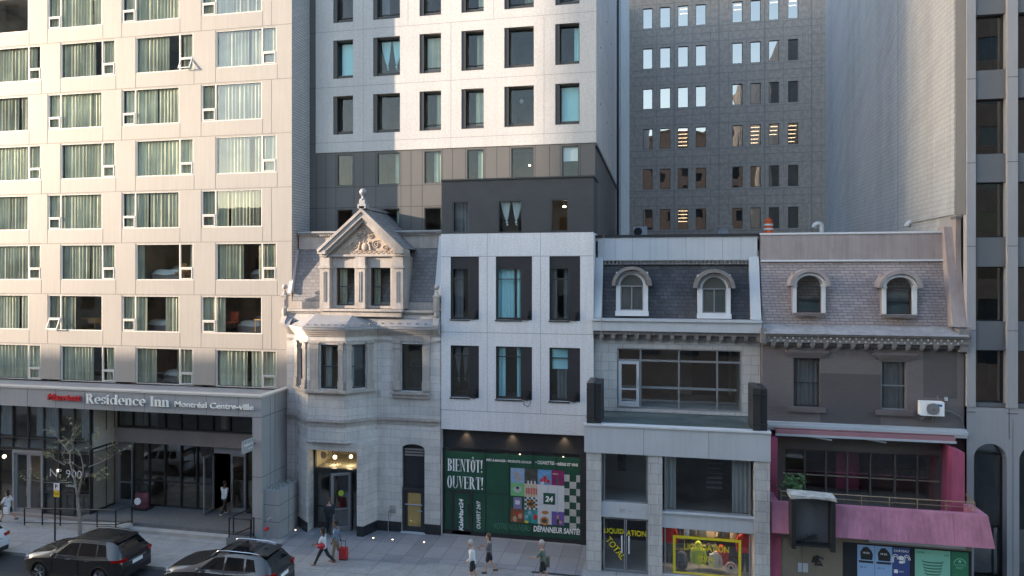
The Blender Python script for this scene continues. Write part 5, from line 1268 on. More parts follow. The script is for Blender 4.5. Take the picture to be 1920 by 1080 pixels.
for a, c, h in ((sx(1131), xm-.01, 'r'), (xm+.01, sx(1214), 'l')):
    o = glassdoor(lq, a, c, .02, zs0-.05, SG-.05, fm='alu', rail=.045, handle=h, rm='room_grey')
    MB().box((c-.16) if h == 'r' else (a+.10), (c-.10) if h == 'r' else (a+.16), SG-.13, SG-.10, .75, 1.45).build('pull_handle', 'white_paint', o)
yl = SG-.108
def TL(s, u0, u1, v0, v1, m='yellow', y=yl, **kw): return text(s, sx(u0), sx(u1), szv((u0+u1)/2, v1), szv((u0+u1)/2, v0), y, m, lq, 'clearance_lettering', .004, bold=.015, **kw)
TL('LIQUID', 1132.5, 1169, 994, 1005); TL('ATION', 1174.5, 1211, 998, 1009)
# slanting TOTAL
o = text('TOTAL', 0, .98, 0, .26, 0, 'yellow', None, 'clearance_lettering', .004, bold=.015)
a = radians(-50); x0, z0 = sx(1134), szv(1134, 1011)
for v in o.data.vertices: x_, z_ = v.co.x, v.co.z; v.co = Vector((x0+x_*cos(a)-z_*sin(a)-LX0, yl+v.co.y-LY, z0-.10+x_*sin(a)+z_*cos(a)))
o.parent = lq
TL('LIQUIDATION', 1283, 1368, 1026, 1040, y=SG-.08); TL('TOTAL', 1308, 1342, 1048, 1058, y=SG-.08); TL('50% - 70%', 1315, 1340, 1062, 1067, y=SG-.08)
b = MB(); yq = SG-.08; fx_, fxx = sx(1262), sx(1391); zt_ = szv(1326, 1012)
b.box(fx_, fxx, yq-.004, yq, zt_-.10, zt_); b.box(fx_, fx_+.10, yq-.004, yq, .14, zt_-.1); b.box(fxx-.10, fxx, yq-.004, yq, .14, zt_-.1); b.box(fx_+.1, fxx-.1, yq-.004, yq, .14, .2); b.build('yellow_frame', 'yellow', lq)
b = MB()
for i in range(11): x = sx(1268)+i*.225; b.ball((x, SG+.12, zr0-.06), .075, 10, 6, sc=(1, .4, 1))
b.build('scalloped_valance', 'white_paint', lq)
MB().box(sx(1250), sx(1405), SG+1.0, SG+1.05, zr0-.12, zr0-.09).build('lit_rail', 'tube_light', lq)
l_ = bpy.data.objects.new('display_light', bpy.data.lights.new('display_light', 'AREA')); COL.objects.link(l_); l_.location = (sx(1328), SG+1.0, zr0-.16); l_.data.energy = 6; l_.data.size = 2.2; l_.data.size_y = .3; l_.data.shape = 'RECTANGLE'; l_.data.color = (1, .8, .55)
# mannequins and goods
def torso(x, y, z, col, label, cat='jacket', h=1.0, hood=False, group='clothes in the display window', name='jacket', legs=None):
    t = thing(name, label, cat, (x, y, z), group); b = MB()
    b.lathe((x, y, z), [(.20*h, 0), (.21*h, .12*h), (.19*h, .3*h), (.23*h, .5*h), (.21*h, .6*h), (.09*h, .68*h), (.07*h, .72*h)], 16, sc=(1, .6, 1))
    for s in (-1, 1): b.cyl((x+s*.20*h, y, z+.58*h), (x+s*.28*h, y-.03, z+.3*h), .07*h, .06*h, 10); b.cyl((x+s*.28*h, y-.03, z+.3*h), (x+s*.26*h, y-.06, z+.05*h), .06*h, .05*h, 10)
    b.build('body', col, t, 50)
    if hood: MB().ball((x, y+.02, z+.76*h), .13*h, 12, 8, sc=(1, .8, 1)).build('hood', col, t, True)
    if legs:
        q = MB()
        for s in (-1, 1): q.cyl((x+s*.1, y, z), (x+s*.11, y, z-.78), .085, .06, 10)
        q.build('trousers', legs, t, 40)
    return t
M.update({k: mat(k, c, .75, var=.12, vs=8) for k, c in (('cl_red', (.6, .02, .015)), ('cl_lime', (.5, .62, .06)), ('cl_white', (.6, .58, .54)), ('cl_grey', (.07, .075, .085)), ('cl_black', (.02, .02, .022)), ('cl_tan', (.32, .25, .17)), ('cl_blue', (.10, .16, .28)))})
yj = SG+.75
torso(sx(1253)+.05, yj, 1.0, 'cl_red', 'red jacket on a dummy at the left edge of the display window', legs='cl_black', name='dummy', cat='dummy')
torso(sx(1404)-.02, yj, .85, 'cl_red', 'red jacket on a dummy at the right edge of the display window', legs='cl_black', name='dummy', cat='dummy', h=1.05)
torso(sx(1312), yj, .25, 'cl_lime', 'lime yellow hooded jacket in the middle of the display window', hood=True)
torso(sx(1333), yj+.1, .2, 'cl_black', 'black jacket just right of the lime yellow one', h=.95, hood=True)
torso(sx(1345), yj-.1, .2, 'cl_white', 'whitish puffy vest beside the small red jacket in the window', h=.85)
torso(sx(1357), yj, .3, 'cl_red', 'small red hooded jacket between whitish vest and round badge', h=.85, hood=True)
for i_, (u_, k_, lab_) in enumerate(((1290, 'cl_blue', 'blue coat hanging high behind the backpack'), (1301, 'cl_black', 'black coat hanging high behind the lime jacket'), (1322, 'cl_grey', 'dark grey coat hanging behind the lettering'), (1337, 'cl_tan', 'tan coat hanging high behind the whitish vest'), (1368, 'cl_black', 'black coat hanging high near the right end of the rail'), (1383, 'cl_tan', 'tan coat hanging at the right end of the rail'))):
    torso(sx(u_), SG+1.25, 1.15, k_, lab_, cat='coat', name='hanging_coat', h=.95)
t = thing('backpack', 'dark grey backpack standing at the lower left of the yellow frame', 'backpack', (sx(1278), yj-.2, .3)); x = sx(1279)
MB().lathe((x, yj-.2, .1), [(.2, 0), (.24, .1), (.25, .35), (.2, .58), (.08, .66)], 14, sc=(1, .7, 1)).build('bag', 'cl_grey', t, 50); MB().lathe((x, yj-.38, .15), [(.1, 0), (.14, .1), (.12, .26), (.04, .3)], 12, sc=(1, .5, 1)).build('pocket', 'cl_black', t, 50)
t = thing('round_badge', 'white round badge with a dark rim standing at the lower right in the window', 'badge', (sx(1374), yj-.3, .35)); x = sx(1374)
MB().cyl((x, yj-.3, .34), (x, yj-.34, .34), .2, n=28).build('disc', 'cl_white', t); m = MB(); arch_band(m, x-.12, x+.12, .34, .12, .035, yj-.36, yj-.342); m.v += []; m.build('rim', 'cl_red', t); MB().cyl((x, yj-.341, .32), (x, yj-.35, .32), .07, n=5).build('centre', 'cl_black', t)
t = thing('display_shelf', 'pale wooden shelf unit left of the lime jacket in the display window', 'shelf', (sx(1274), yj+.3, .3)); b = MB(); x = sx(1272)
b.box(x-.3, x-.27, yj+.3, yj+.6, .3, 2.1); b.box(x+.27, x+.3, yj+.3, yj+.6, .3, 2.1)
b.build('upright', 'cl_tan', t)
for z in (.6, 1.05, 1.5, 1.95): MB().box(x-.269, x+.269, yj+.3, yj+.6, z, z+.04).build('shelf', 'cl_tan', t)
t = thing('storage_bench', 'low white bench behind the clothes in the display window', 'bench', (sx(1325), yj+.4, .3)); b = MB(); b.box(sx(1300), sx(1350), yj+.5, yj+.9, .75, .82).build('seat', 'cl_white', t)
for u in (1302, 1348): MB().box(sx(u)-.03, sx(u)+.03, yj+.55, yj+.85, .29, .749).build('leg', 'cl_white', t)
# upper window contents: rack of dark clothes, bright shelf stripes, wall picture
wsu = thing('shelving_unit', 'pale shelves of goods inside the large upper shop window', 'shelves', (sx(1345), SG+1.4, 3))
for i in range(7):
    z = zr1+.55+.2*i
    (MB().box(sx(1330)+.02*i, sx(1362), SG+1.4, SG+1.42, z, z+.035).box(sx(1330)+.02*i, sx(1362), SG+1.421, SG+1.7, z, z+.02).build('shelf', 'pale_room', wsu))
t = thing('wall_picture', 'tall narrow dark picture inside the small upper shop window', 'picture', (sx(1162), SG+1.9, 3.6)); x = sx(1160)
M['patch'] = brick('patch', (.12, .10, .07), (.02, .02, .02), (.05, .045, .04), .12, .06, .01, 0, .5)
MB().box(x-.16, x+.2, SG+1.9, SG+1.94, 3.45, 4.25).build('canvas', 'patch', t)

# ================================================================ pink house
QY = 30.0; QX0, QX1 = 4.19, X(1808, QY)
pk = thing('brown_house', 'dull brown painted brick house with pinkish mansard and a pink terrace over the shopfront', 'building', (QX0, QY, 0))
def qx(u, y=QY): return X(u, y)
def qz(u, v, y=QY): return Z(u, v, y)
w1 = (qx(1488), qx(1537), qz(1488, 762), qz(1488, 671)); w2 = (qx(1652), qx(1701), qz(1652, 768), qz(1652, 676))
zl1 = qz(1620, 796)
m = MB().wall(QX0, QX1, zl1, 9.3, QY, [w1, w2], .2); m.shell(QX0, QX1, QY, 44, 0, 9.3); m.build('wall', 'brown_wall', pk)
m = MB(); zc = qz(1520, 699); z9 = qz(1720, 745)
m.wall(w1[1]+.02, w2[0]-.02, zl1+.0, zc, QY-.004, [], .001); m.build('dark_patch', 'brown_patch', pk); MB().wall(qx(1731), QX1-.25, z9, 8.85, QY-.004, [], .001).build('dark_patch', 'brown_patch', pk)
for k, w_ in enumerate((w1, w2)):
    o = window(pk, *w_, QY+.14, fm=('mull', 'alu')[k], fw=.055, hb=(.49,), rm='dark_room', dep=1.5, cur=[(0, 1)] if k == 0 else [(.1, .95)], cm='curtain_dark')
    a, b_, z0, z1 = w_; h0 = z1+.02
    m = MB(); m.box(a-.32, b_+.32, QY-.16, QY-.005, h0+.20, h0+.30); m.box(a-.26, b_+.26, QY-.10, QY-.005, h0+.10, h0+.197); m.box(a-.24, b_+.24, QY-.045, QY-.005, h0+.303, h0+.5); m.box(a-.1, b_+.1, QY-.04, QY-.005, h0, h0+.097); m.build('window_hood', 'brown_trim', o)
    MB().box(a-.2, b_+.2, QY-.12, QY+.1, z0-.2, z0-.003).build('sill', 'brown_trim', o)
# cornice with dots
m = MB(); m.box(QX0+.02, QX1, QY-.42, QY+.1, 9.33, 9.40); m.box(QX0+.02, QX1, QY-.30, QY, 9.05, 9.327); m.box(QX0+.02, QX1, QY-.12, QY-.006, 8.9, 9.047); x = QX0+.3
while x < QX1-.25: m.box(x, x+.17, QY-.29, QY-.123, 8.92, 9.047); m.box(x+.02, x+.15, QY-.22, QY-.123, 8.84, 8.917); x += .5
m.build('cornice', 'cornice_grey', pk)
m = MB(); x = QX0+.2
while x < QX1-.1: m.ball((x, QY-.31, 9.24), .035, 8, 6); m.box(x+.08, x+.14, QY-.31, QY-.30, 9.1, 9.14); x += .235
m.build('cornice_studs', 'white_paint', pk)
m = MB(); m.poly([(QX0+.02, QY-.46, 9.42), (QX1, QY-.46, 9.42), (QX1, QY+.3, 9.72), (QX0+.02, QY+.3, 9.72)]); m.box(QX0+.02, QX1, QY-.47, QY-.3, 9.403, 9.418); m.build('white_apron', 'apron', pk)
qy0, qy1 = QY+.32, QY+.9
m = MB(); m.poly([(QX0+.05, qy0, 9.68), (QX1-.3, qy0, 9.68), (QX1-.3, qy1, 12.40), (QX0+.05, qy1, 12.40)]); m.build('mansard_roof', 'shingle', pk)
m = MB(); m.box(QX0+.05, QX1-.35, qy1-.05, qy1+.3, 12.36, 13.46); m.build('parapet', 'taupe', pk)
m = MB(); m.box(QX0+.03, QX1-.3, qy1-.09, qy1+.35, 13.463, 13.54); m.box(QX0+.05, QX1-.35, qy1-.12, qy1-.052, 12.33, 12.40); m.build('parapet_trim', 'white_paint', pk)
m = MB(); m.yz([(QY-.15, 9.75), (qy1-.15, 13.7), (qy1+.5, 13.7), (QY+.6, 9.75)], QX1-.45, QX1+.18); m.build('party_coping', 'taupe', pk)
m = MB(); m.box(QX1-.3, QX1+.12, QY-.32, QY+.1, 9.1, 9.7); m.box(QX1-.25, QX1+.05, QY-.25, QY+.1, 8.8, 9.097); m.build('corner_console', 'cornice_grey', pk); MB().box(QX0-.1, QX0+.12, QY-.36, QY+.1, 9.0, 9.6).build('corner_console', 'cornice_grey', pk)
MB().box(QX0, QX1, qy1+.36, 44, 13.2, 13.3).build('roof', 'soffit', pk)
for k, (gu, fu, dv) in enumerate((((1494, 1539), (1487, 1547), 0), ((1662, 1709), (1654, 1718), 3))):
    yf = QY+.2; q = lambda v: Z(gu[0], v+dv, yf)
    d, so = arch_dormer(pk, X(gu[0], yf), X(gu[1], yf), X(fu[0], yf), X(fu[1], yf), q(588), q(586), q(537), q(516), q(504), yf, QY+.95, 'taupe', 'taupe', 1)
    for s, e in ((X(fu[0], yf)-.01, X(gu[0], yf)-.02), (X(gu[1], yf)+.02, X(fu[1], yf)+.01)): m = MB(); m.box(s, e, yf-.06, yf-.003, q(586), q(538)); m.box(s-.02, e+.02, yf-.09, yf-.003, q(538)+.003, q(533)); m.build('side_pilaster', 'white_paint', d)
    MB().box(X(gu[0], yf)-.12, X(gu[1], yf)+.12, yf-.12, yf-.003, q(592), q(587)).build('sill', 'brown_trim', d)
    MB().box(X(gu[0], yf)+.02, X(gu[1], yf)-.02, yf+.17, yf+.2, q(586), q(545) if k else q(560)).build('backing_blind', 'curtain_dark', so)
# ledge below windows + wall under it + awning
m = MB(); m.box(QX0-.02, QX1+.02, QY-.32, QY+.02, zl1-.20, zl1-.08); m.box(QX0-.02, QX1+.02, QY-.22, QY+.02, zl1-.077, zl1); m.box(QX0, QX1, QY-.26, QY, zl1-.32, zl1-.203); m.build('white_ledge', 'light_metal', pk)
zg1 = qz(1615, 846, QY+.3); zg0 = 2.55; gx0, gx1 = X(1469, QY+.3), X(1763, QY+.3)
m = MB().wall(QX0, QX1, 2.4, zl1-.32, QY+.16, [(gx0, gx1, zg0, zg1)], .18); m.build('terrace_wall', 'stucco_dark', pk)
xs = [gx0]+[X(u, QY+.3) for u in (1508, 1548, 1588, 1631, 1677, 1719)]+[gx1]
zq = zg0+(zg1-zg0)*.50
tgz = glazing('terrace_glazing', gx0, gx1, zg0, zg1, QY+.3, 0, (), pk, xs=xs, depth=2.5, gm='glass_shop', rm='dark_room', fm='stucco_dark')
m = MB()
for p, q in list(zip(xs, xs[1:])): m.box(p+.04, q-.04, QY+.25, QY+.31, zq-.02, zq+.02)
m.build('glazing_rail', 'beige', pk)
MB().box(X(1568, 31.5), X(1612, 31.5), 31.6, 31.64, 2.7, zg1-.1).build('pink_partition', 'hot_pink', tgz)
MB().box(QX0, QX1, 27.95, QY+.155, 2.38, 2.5).build('terrace_floor', 'soffit', pk)
aw = thing('folded_awning', 'long folded dusty pink awning with white arms under the white ledge', 'awning', (qx(1454), QY-.5, 5.0))
za = Z(1620, 813, QY-.2); xa0, xa1 = X(1454, QY-.3), X(1789, QY-.3)
MB().cyl((xa0, QY-.2, za+.1), (xa1, QY-.2, za+.1), .10, n=12).box(xa0, xa1, QY-.42, QY-.3, za-.14, za+.05).build('cassette', 'awning', aw, 40)
MB().box(xa0-.03, xa1+.03, QY-.46, QY-.423, za-.18, za-.10).build('front_bar', 'light_metal', aw)
for u0, u1 in ((1470, 1560), (1580, 1662)): MB().tube([(X(u0, QY-.3), QY-.25, za-.08), (X(u1, QY-.4), QY-.38, za-.28)], .035, 6).build('arm', 'light_metal', aw)
# pink fins, terrace parapet, canopy
PYF = 27.9
m = MB(); m.xz([(X(1782, 29.2), 2.0), (X(1809, 29.2), 2.0), (X(1809, 29.2), 5.05), (X(1782, 29.2)+.08, 5.18)], 29.2, QY+.155); m.build('right_fin', 'hot_pink', pk)
m = MB(); m.box(QX0+.02, X(1458, 29.2), 29.2, QY+.155, 2.6, 5.25); m.build('left_fin', 'hot_pink', pk)
pz1, pz0 = 3.13, 2.03; px0, px1 = QX0+.02, 11.6
m = MB()
m.yz([(PYF, pz1), (PYF-.22, pz0), (PYF+.2, pz0), (PYF+.26, pz1)], px0, px1)
m.build('canopy_front', 'pink', pk)
m = MB(); m.poly([(px1+.001, PYF, pz1), (px1+.001, 29.19, pz1), (px1+.14, 29.19, pz0), (px1+.14, PYF-.22, pz0)]); m.poly([(px1, PYF, pz1), (px1+.14, PYF-.22, pz0), (px1, PYF-.22, pz0)]); m.box(px1-.3, px1, PYF+.262, 29.19, 2.5, pz1)
m.build('canopy_side', 'pink', pk); MB().box(px0, px0+.28, PYF+.262, 29.19, 2.5, pz1).build('canopy_side', 'pink', pk)
j = MB()
for u in (1483, 1650, 1786): x = X(u, PYF); j.yz([(PYF-.004, pz1), (PYF-.224, pz0), (PYF-.2, pz0), (PYF+.02, pz1)], x-.006, x+.006)
j.build('canopy_joints', 'hot_pink', pk)
m = MB(); m.box(px0, px1, PYF+.35, QY+.15, 1.9, 2.377); m.build('canopy_soffit', 'beige', pk)
rl = thing('terrace_railing', 'thin brass railing running round the pink terrace', 'railing', (px0, 28.2, pz1))
zr_ = pz1+.38; b = MB().tube([(px0+.14, 29.15, zr_+.0), (px0+.4, PYF+.2, zr_), (px1-.35, PYF+.2, zr_), (px1-.25, 29.15, zr_)], .02, 6); b.build('handrail', 'brass', rl)
b = MB().tube([(px0+.4, PYF+.2, zr_-.18), (px1-.35, PYF+.2, zr_-.18)], .012, 6); b.build('lower_rail', 'brass', rl)
for i in range(8): x = px0+.4+(px1-.75-px0)*i/7; MB().cyl((x, PYF+.2, pz1), (x, PYF+.2, zr_), .015).build('post', 'brass', rl)
for y_ in (28.5, 28.85): MB().cyl((px1-.3, y_, pz1), (px1-.28, y_, zr_), .015).build('post', 'brass', rl)
# AC unit on the wall
ac = thing('wall_ac_unit', 'white air conditioner on brackets, on the brown wall near the right window', 'air conditioner', (qx(1748), QY-.3, 6.2))
a0, a1, b0, b1 = X(1727, QY-.45), X(1771, QY-.45), Z(1748, 780, QY-.45), Z(1748, 754, QY-.45)
MB().box(a0, a1, QY-.45, QY-.1, b0, b1).build('casing', 'white_txt', ac); cx, cz = a0+.42, (b0+b1)/2
MB().cyl((cx, QY-.452, cz), (cx, QY-.46, cz), .23, n=24).build('fan_grille', 'joint', ac); g = MB()
for i in range(12): g.box(cx-.22, cx+.22, QY-.468, QY-.461, cz-.2+.036*i-.004, cz-.2+.036*i+.004)
g.ball((cx, QY-.465, cz), .05, 10, 6, sc=(1, .3, 1)); g.build('grille_bars', 'cornice_grey', ac)
M['blue'] = mat('blue', (.02, .16, .45), .5); MB().box(a1-.3, a1-.08, QY-.454, QY-.4501, b1-.17, b1-.08).build('badge', 'blue', ac)
g = MB()
for x in (a0+.1, a1-.28): g.box(x, x+.04, QY-.42, QY-.01, b0-.05, b0-.002); g.box(x, x+.04, QY-.05, QY-.01, b0-.3, b0-.05); g.cyl((x+.02, QY-.38, b0-.05), (x+.02, QY-.03, b0-.28), .014, n=5)
g.build('bracket', 'cornice_grey', ac)
MB().tube([(a1, QY-.2, b0+.2), (a1+.3, QY-.1, b0+.15), (QX1-.1, QY-.08, b0-.1), (QX1-.05, QY-.08, b0-.5)], .02, 6).tube([(a1-.1, QY-.06, b1+.02), (a1-.1, QY-.06, b1+.2)], .015, 5).build('hose', 'cornice_grey', ac)
MB().box(qx(1770), qx(1776), QY-.06, QY-.005, b1-.0, b1+.14).build('switch_box', 'light_metal', ac)
# street level under the canopy
BY = 28.15
m = MB(); m.box(px0+.0, X(1463, BY), BY-.1, BY+.9, 0, 2.02); m.build('pink_pillar', 'hot_pink', pk)
m = MB(); m.box(X(1463, BY)+.003, X(1560, BY), BY, BY+.1, 0, 1.9); m.build('grey_door', 'beige', pk); MB().box(X(1504, BY)-.01, X(1504, BY)+.01, BY-.006, BY-.001, 0, 1.9).build('door_seam', 'brown_trim', pk)
b = MB(); b.box(X(1496, BY), X(1504, BY)-.015, BY-.012, BY-.001, Z(1500, 1072, BY), Z(1500, 1055, BY)); b.box(X(1504, BY)+.015, X(1515, BY), BY-.012, BY-.001, Z(1500, 1072, BY), Z(1500, 1055, BY)); b.build('door_sticker', 'light_metal', pk)
g = MB(); rr = random.Random(9); x0, z0 = X(1534, BY), Z(1534, 1052, BY)
p = [(x0+rr.uniform(-.2, .2), BY-.004, z0+rr.uniform(-.2, .22)) for _ in range(13)]; g.tube(p, .022, 5); g.tube([(x0-.22, BY-.004, z0-.05), (x0-.05, BY-.004, z0+.2), (x0+.2, BY-.004, z0+.1)], .03, 5); g.build('graffiti', 'black', pk)
m = MB(); m.box(X(1560, BY)+.003, X(1822, BY), BY-.003, BY+.1, 1.72, 2.02); m.box(X(1560, BY)+.003, X(1580, BY), BY-.003, BY+.1, 0, 1.717); m.build('shop_header', 'beige', pk)
MB().box(X(1630, BY-.1), X(1811, BY-.1), BY-.08, BY-.004, 1.80, 1.95).build('blank_sign', 'light_metal', pk)
m = MB(); m.box(X(1580, BY)+.003, X(1822, BY), BY, BY+.1, 0, 1.716); m.build('dark_hoarding', 'plinth', pk)
M.update({'po_blue': mat('po_blue', (.26, .40, .62), .6), 'po_navy': mat('po_navy', (.04, .07, .22), .6), 'po_mint': mat('po_mint', (.20, .48, .36), .6), 'po_green': mat('po_green', (.02, .16, .08), .6), 'po_dgreen': mat('po_dgreen', (.02, .09, .05), .6)})
PP = [('po_blue', 1607, 1640, 'light blue poster with a black hooded figure, leftmost under the canopy'), ('po_blue', 1640, 1673, 'light blue poster with a black hooded figure, beside the navy poster'), ('po_navy', 1673, 1706, 'navy poster with curly white marks'), ('po_mint', 1715, 1782, 'wide mint green poster with a dark striped bowl shape'), ('po_green', 1783, 1816, 'dark green poster with a pale round emblem')]
zpt = 1.66
def prof(cx, cz, s):
    return [(cx-.16*s, cz-.2*s), (cx-.18*s, cz+.05*s), (cx-.08*s, cz+.22*s), (cx+.05*s, cz+.24*s), (cx+.18*s, cz+.1*s), (cx+.22*s, cz-.02*s), (cx+.2*s, cz-.2*s)]
for i, (mm, u0, u1, lab) in enumerate(PP):
    yb = BY-.012; x0, x1 = X(u0, BY)+.006, X(u1, BY)-.006; t = thing('poster', lab, 'poster', (x0, yb, .3), 'posters on the dark hoarding'); cx = (x0+x1)/2
    MB().box(x0, x1, yb, yb+.008, .1, zpt).build('sheet', mm, t)
    if i < 2:
        MB().xz(prof(cx, zpt-.32, 1.1), yb-.004, yb-.0006).build('figure', 'cl_black', t); text('MR BIG', cx-.1, cx+.12, zpt-.32, zpt-.25, yb-.005, 'white_txt', t, 'lettering', .002)
        MB().box(x0+.05, x1-.04, yb-.003, yb-.0006, zpt-.66, zpt-.58).build('figure_base', 'cl_black', t)
        text('06.14', x0+.1, x0+.32, zpt-.86, zpt-.78, yb-.002, 'po_navy', t, 'lettering', .002)
    if i == 2:
        text('CHÂTEAU', x0+.04, x1-.04, zpt-.16, zpt-.06, yb-.002, 'white_txt', t, 'lettering', .002, bold=.02)
        b = MB()
        for s in (-1, 1):
            for r_ in (.10, .17): arch_band(b, cx+s*.19-r_*.6, cx+s*.19+r_*.6, zpt-.44, r_, .025, yb-.004, yb-.001, n=10); b.box(cx+s*.19-r_*.6-.025, cx+s*.19-r_*.6, yb-.0045, yb-.001, zpt-.56, zpt-.44)
        b.cyl((cx, yb-.001, zpt-.38), (cx, yb-.004, zpt-.38), .085, n=16); b.box(cx-.07, cx+.07, yb-.004, yb-.001, zpt-.58, zpt-.49)
        b.box(x0+.05, x0+.18, yb-.004, yb-.001, zpt-.95, zpt-.82); b.build('white_marks', 'white_txt', t); text('VENDREDI 20H', x0+.22, x1-.2, zpt-.91, zpt-.86, yb-.002, 'white_txt', t, 'lettering', .002)
    if i == 3:
        b = MB()
        for k in range(7):
            hw = .36-.025*k-(.06 if k > 4 else 0); z = zpt-.38-.11*k
            b.xz([(cx-hw, z), (cx-hw+.05, z-.05), (cx, z-.068), (cx+hw-.05, z-.05), (cx+hw, z), (cx+hw, z-.045), (cx+hw-.05, z-.09), (cx, z-.108), (cx-hw+.05, z-.09), (cx-hw, z-.045)][::-1], yb-.004, yb-.001)
        b.build('striped_bowl', 'po_dgreen', t); text('EN COURS', x0+.06, x0+.32, zpt-.14, zpt-.07, yb-.002, 'po_dgreen', t, 'lettering', .002); text('ÉTÉ', x1-.2, x1-.06, zpt-.2, zpt-.13, yb-.002, 'po_dgreen', t, 'lettering', .002)
    if i == 4:
        b = MB(); arch_band(b, cx-.17, cx+.17, zpt-.42, .17, .03, yb-.004, yb-.001); b.build('emblem', 'po_mint', t); text('MONTRÉAL', cx-.2, cx+.2, zpt-.5, zpt-.43, yb-.002, 'po_mint', t, 'lettering', .002); text('FEST', cx-.12, cx+.12, zpt-.62, zpt-.54, yb-.002, 'po_mint', t, 'lettering', .002)
        MB().cyl((cx, yb-.001, zpt-.34), (cx, yb-.004, zpt-.34), .06, n=5).build('star', 'po_mint', t)
# black empty sign box on the canopy
bs = thing('sign_box', 'empty black box sign with weathered white top, fixed to the pink canopy', 'sign', (X(1525, 27.3), 27.3, 1.6))
yb = 27.15; x0, x1 = X(1484, yb), X(1567, yb); z0, z1 = Z(1525, 1027, yb), Z(1525, 938, yb)
m = MB(); m.box(x0, x0+.16, yb, 27.75, z0-.1, z1); m.box(x1-.16, x1, yb, 27.75, z0-.12, z1-.04); m.box(x0+.16, x1-.16, yb+.5, 27.75, z0, z1); m.box(x0+.161, x1-.161, yb+.05, yb+.5, z0, z0+.06); m.build('case', 'black', bs)
MB().box(x0+.163, x1-.163, yb+.42, yb+.497, z0+.06, z1-.02).build('back_panel', 'concrete_dark', bs)
n = 10; m = MB(); P_ = [(x0-.04, z1+.02)]+[(x0+(x1-x0)*i/n, z1-.0+.06*sin(pi*i/n)) for i in range(n+1)]+[(x1+.04, z1-.03), (x1+.03, z1+.10), (x0-.05, z1+.16)]
M['weathered'] = mat('weathered', (.42, .41, .39), .8, 0, .35, 4, .3); m.xz(P_[::-1], yb-.03, yb+.7); m.build('top_board', 'weathered', bs)
g = MB(); rr = random.Random(2); p = [(x0+.3+rr.uniform(0, .7), yb+.3, z0+.1+rr.uniform(0, .3)) for _ in range(16)]; g.tube(p, .012, 4); g.build('loose_wires', 'black', bs)
# potted shrub on the terrace
def leaves(b, pts, n, size, rr, sq=1.0):
    for _ in range(n):
        c = rr.choice(pts); p = Vector(c)+Vector((rr.gauss(0, .11), rr.gauss(0, .11), rr.gauss(0, .10)))*sq
        u = Vector((rr.uniform(-1, 1), rr.uniform(-1, 1), rr.uniform(-.6, .6))).normalized(); v = u.orthogonal().normalized(); s = size*rr.uniform(.6, 1.3)
        b.poly([p-u*s, p+v*s*.45, p+u*s, p-v*s*.45])
pt = thing('potted_shrub', 'green leafy potted shrub at the left corner of the pink terrace', 'plant', (X(1486, 28.6), 28.6, 2.5)); rr = random.Random(4)
x, y = X(1486, 28.6), 28.6
MB().lathe((x, y, 2.5), [(.16, 0), (.22, .36), (.24, .38), (.2, .38)], 16).build('pot', 'black', pt)
b = MB(); tips = []
for i in range(9):
    a = rr.uniform(0, 6.28); r_ = rr.uniform(.15, .42); h = rr.uniform(.6, 1.25); p = [(x, y, 2.85), (x+r_*.4*cos(a), y+r_*.4*sin(a), 2.85+h*.5), (x+r_*cos(a), y+r_*sin(a), 2.85+h)]
    b.tube(p, .012, 5); tips += p[1:]+[tuple((Vector(p[1])+Vector(p[2]))/2)]
b.build('stems', 'bark', pt); b = MB(); leaves(b, tips, 520, .075, rr); b.build('foliage', 'leaf', pt)
# ================================================================ grey concrete office on the right
CY = 29.9; C0 = X(1812.5, CY)
cn = thing('concrete_office', 'light grey concrete office with dark windows between piers and tall arches below', 'building', (C0, CY, 0))
pier = [(1812.5, 1829), (1888, 1908)]; mod = X(1888, CY)-X(1812.5, CY); bx = [C0+.30+0]
xw = []; x = X(1829, CY); ww = X(1888, CY)-x; step = X(1908, CY)-X(1829, CY)
for i in range(8): xw.append((x+step*i, x+step*i+ww))
V = [(-132, -29), (25, 130), (184, 288), (341, 445), (500, 603), (657, 757)]
rows = [(Z(1858, b, CY), Z(1858, a, CY)) for a, b in V]; stp = rows[3][0]-rows[4][0]
rows += [(rows[0][0]+stp*i, rows[0][1]+stp*i) for i in range(1, 2)]
# arches
sp = Z(1857, 860, CY); at = Z(1857, 832, CY); a0, a1 = X(1826, CY), X(1888, CY); ast = X(1906, CY)-a0+.0
arch = [(a0+(a1-a0+.42)*i, a1+(a1-a0+.42)*i) for i in range(7)]; top = 33; zbp = rows[5][0]-.15
m = MB(); xe = xw[-1][1]+.4
for (z0, z1) in rows: pass
zr = sorted(rows)
m.wall(C0, xe, 0, zbp, CY+.001, [(p, q, -.1, at) for p, q in arch], .5); 
for p, q in arch: arch_fill(m, p, q, sp, at, CY+.001, .5, n=16)
m.shell(C0, xe, CY+.3, 32.55, 0, top); m.build('wall', 'concrete_tower', cn)
m = MB(); prev = C0
for p, q in xw+[(xe, xe)]: MB().box(prev, p, CY-.03, CY+.5, zbp+.003, top).build('pier', 'concrete_tower', cn); prev = q
j = MB()
for z0, z1 in zr:
    prev = C0
    for p, q in xw: j.box(prev, p, CY-.034, CY-.0306, z0-.35, z0-.33); prev = q
j.box(a0+1.2, a0+1.22, CY-.004, CY-.0005, at+.2, zbp); j.box(arch[0][1]+.2, arch[0][1]+.21, CY-.004, CY-.0005, 0, at+1)
j.build('joints', 'djoint', cn)
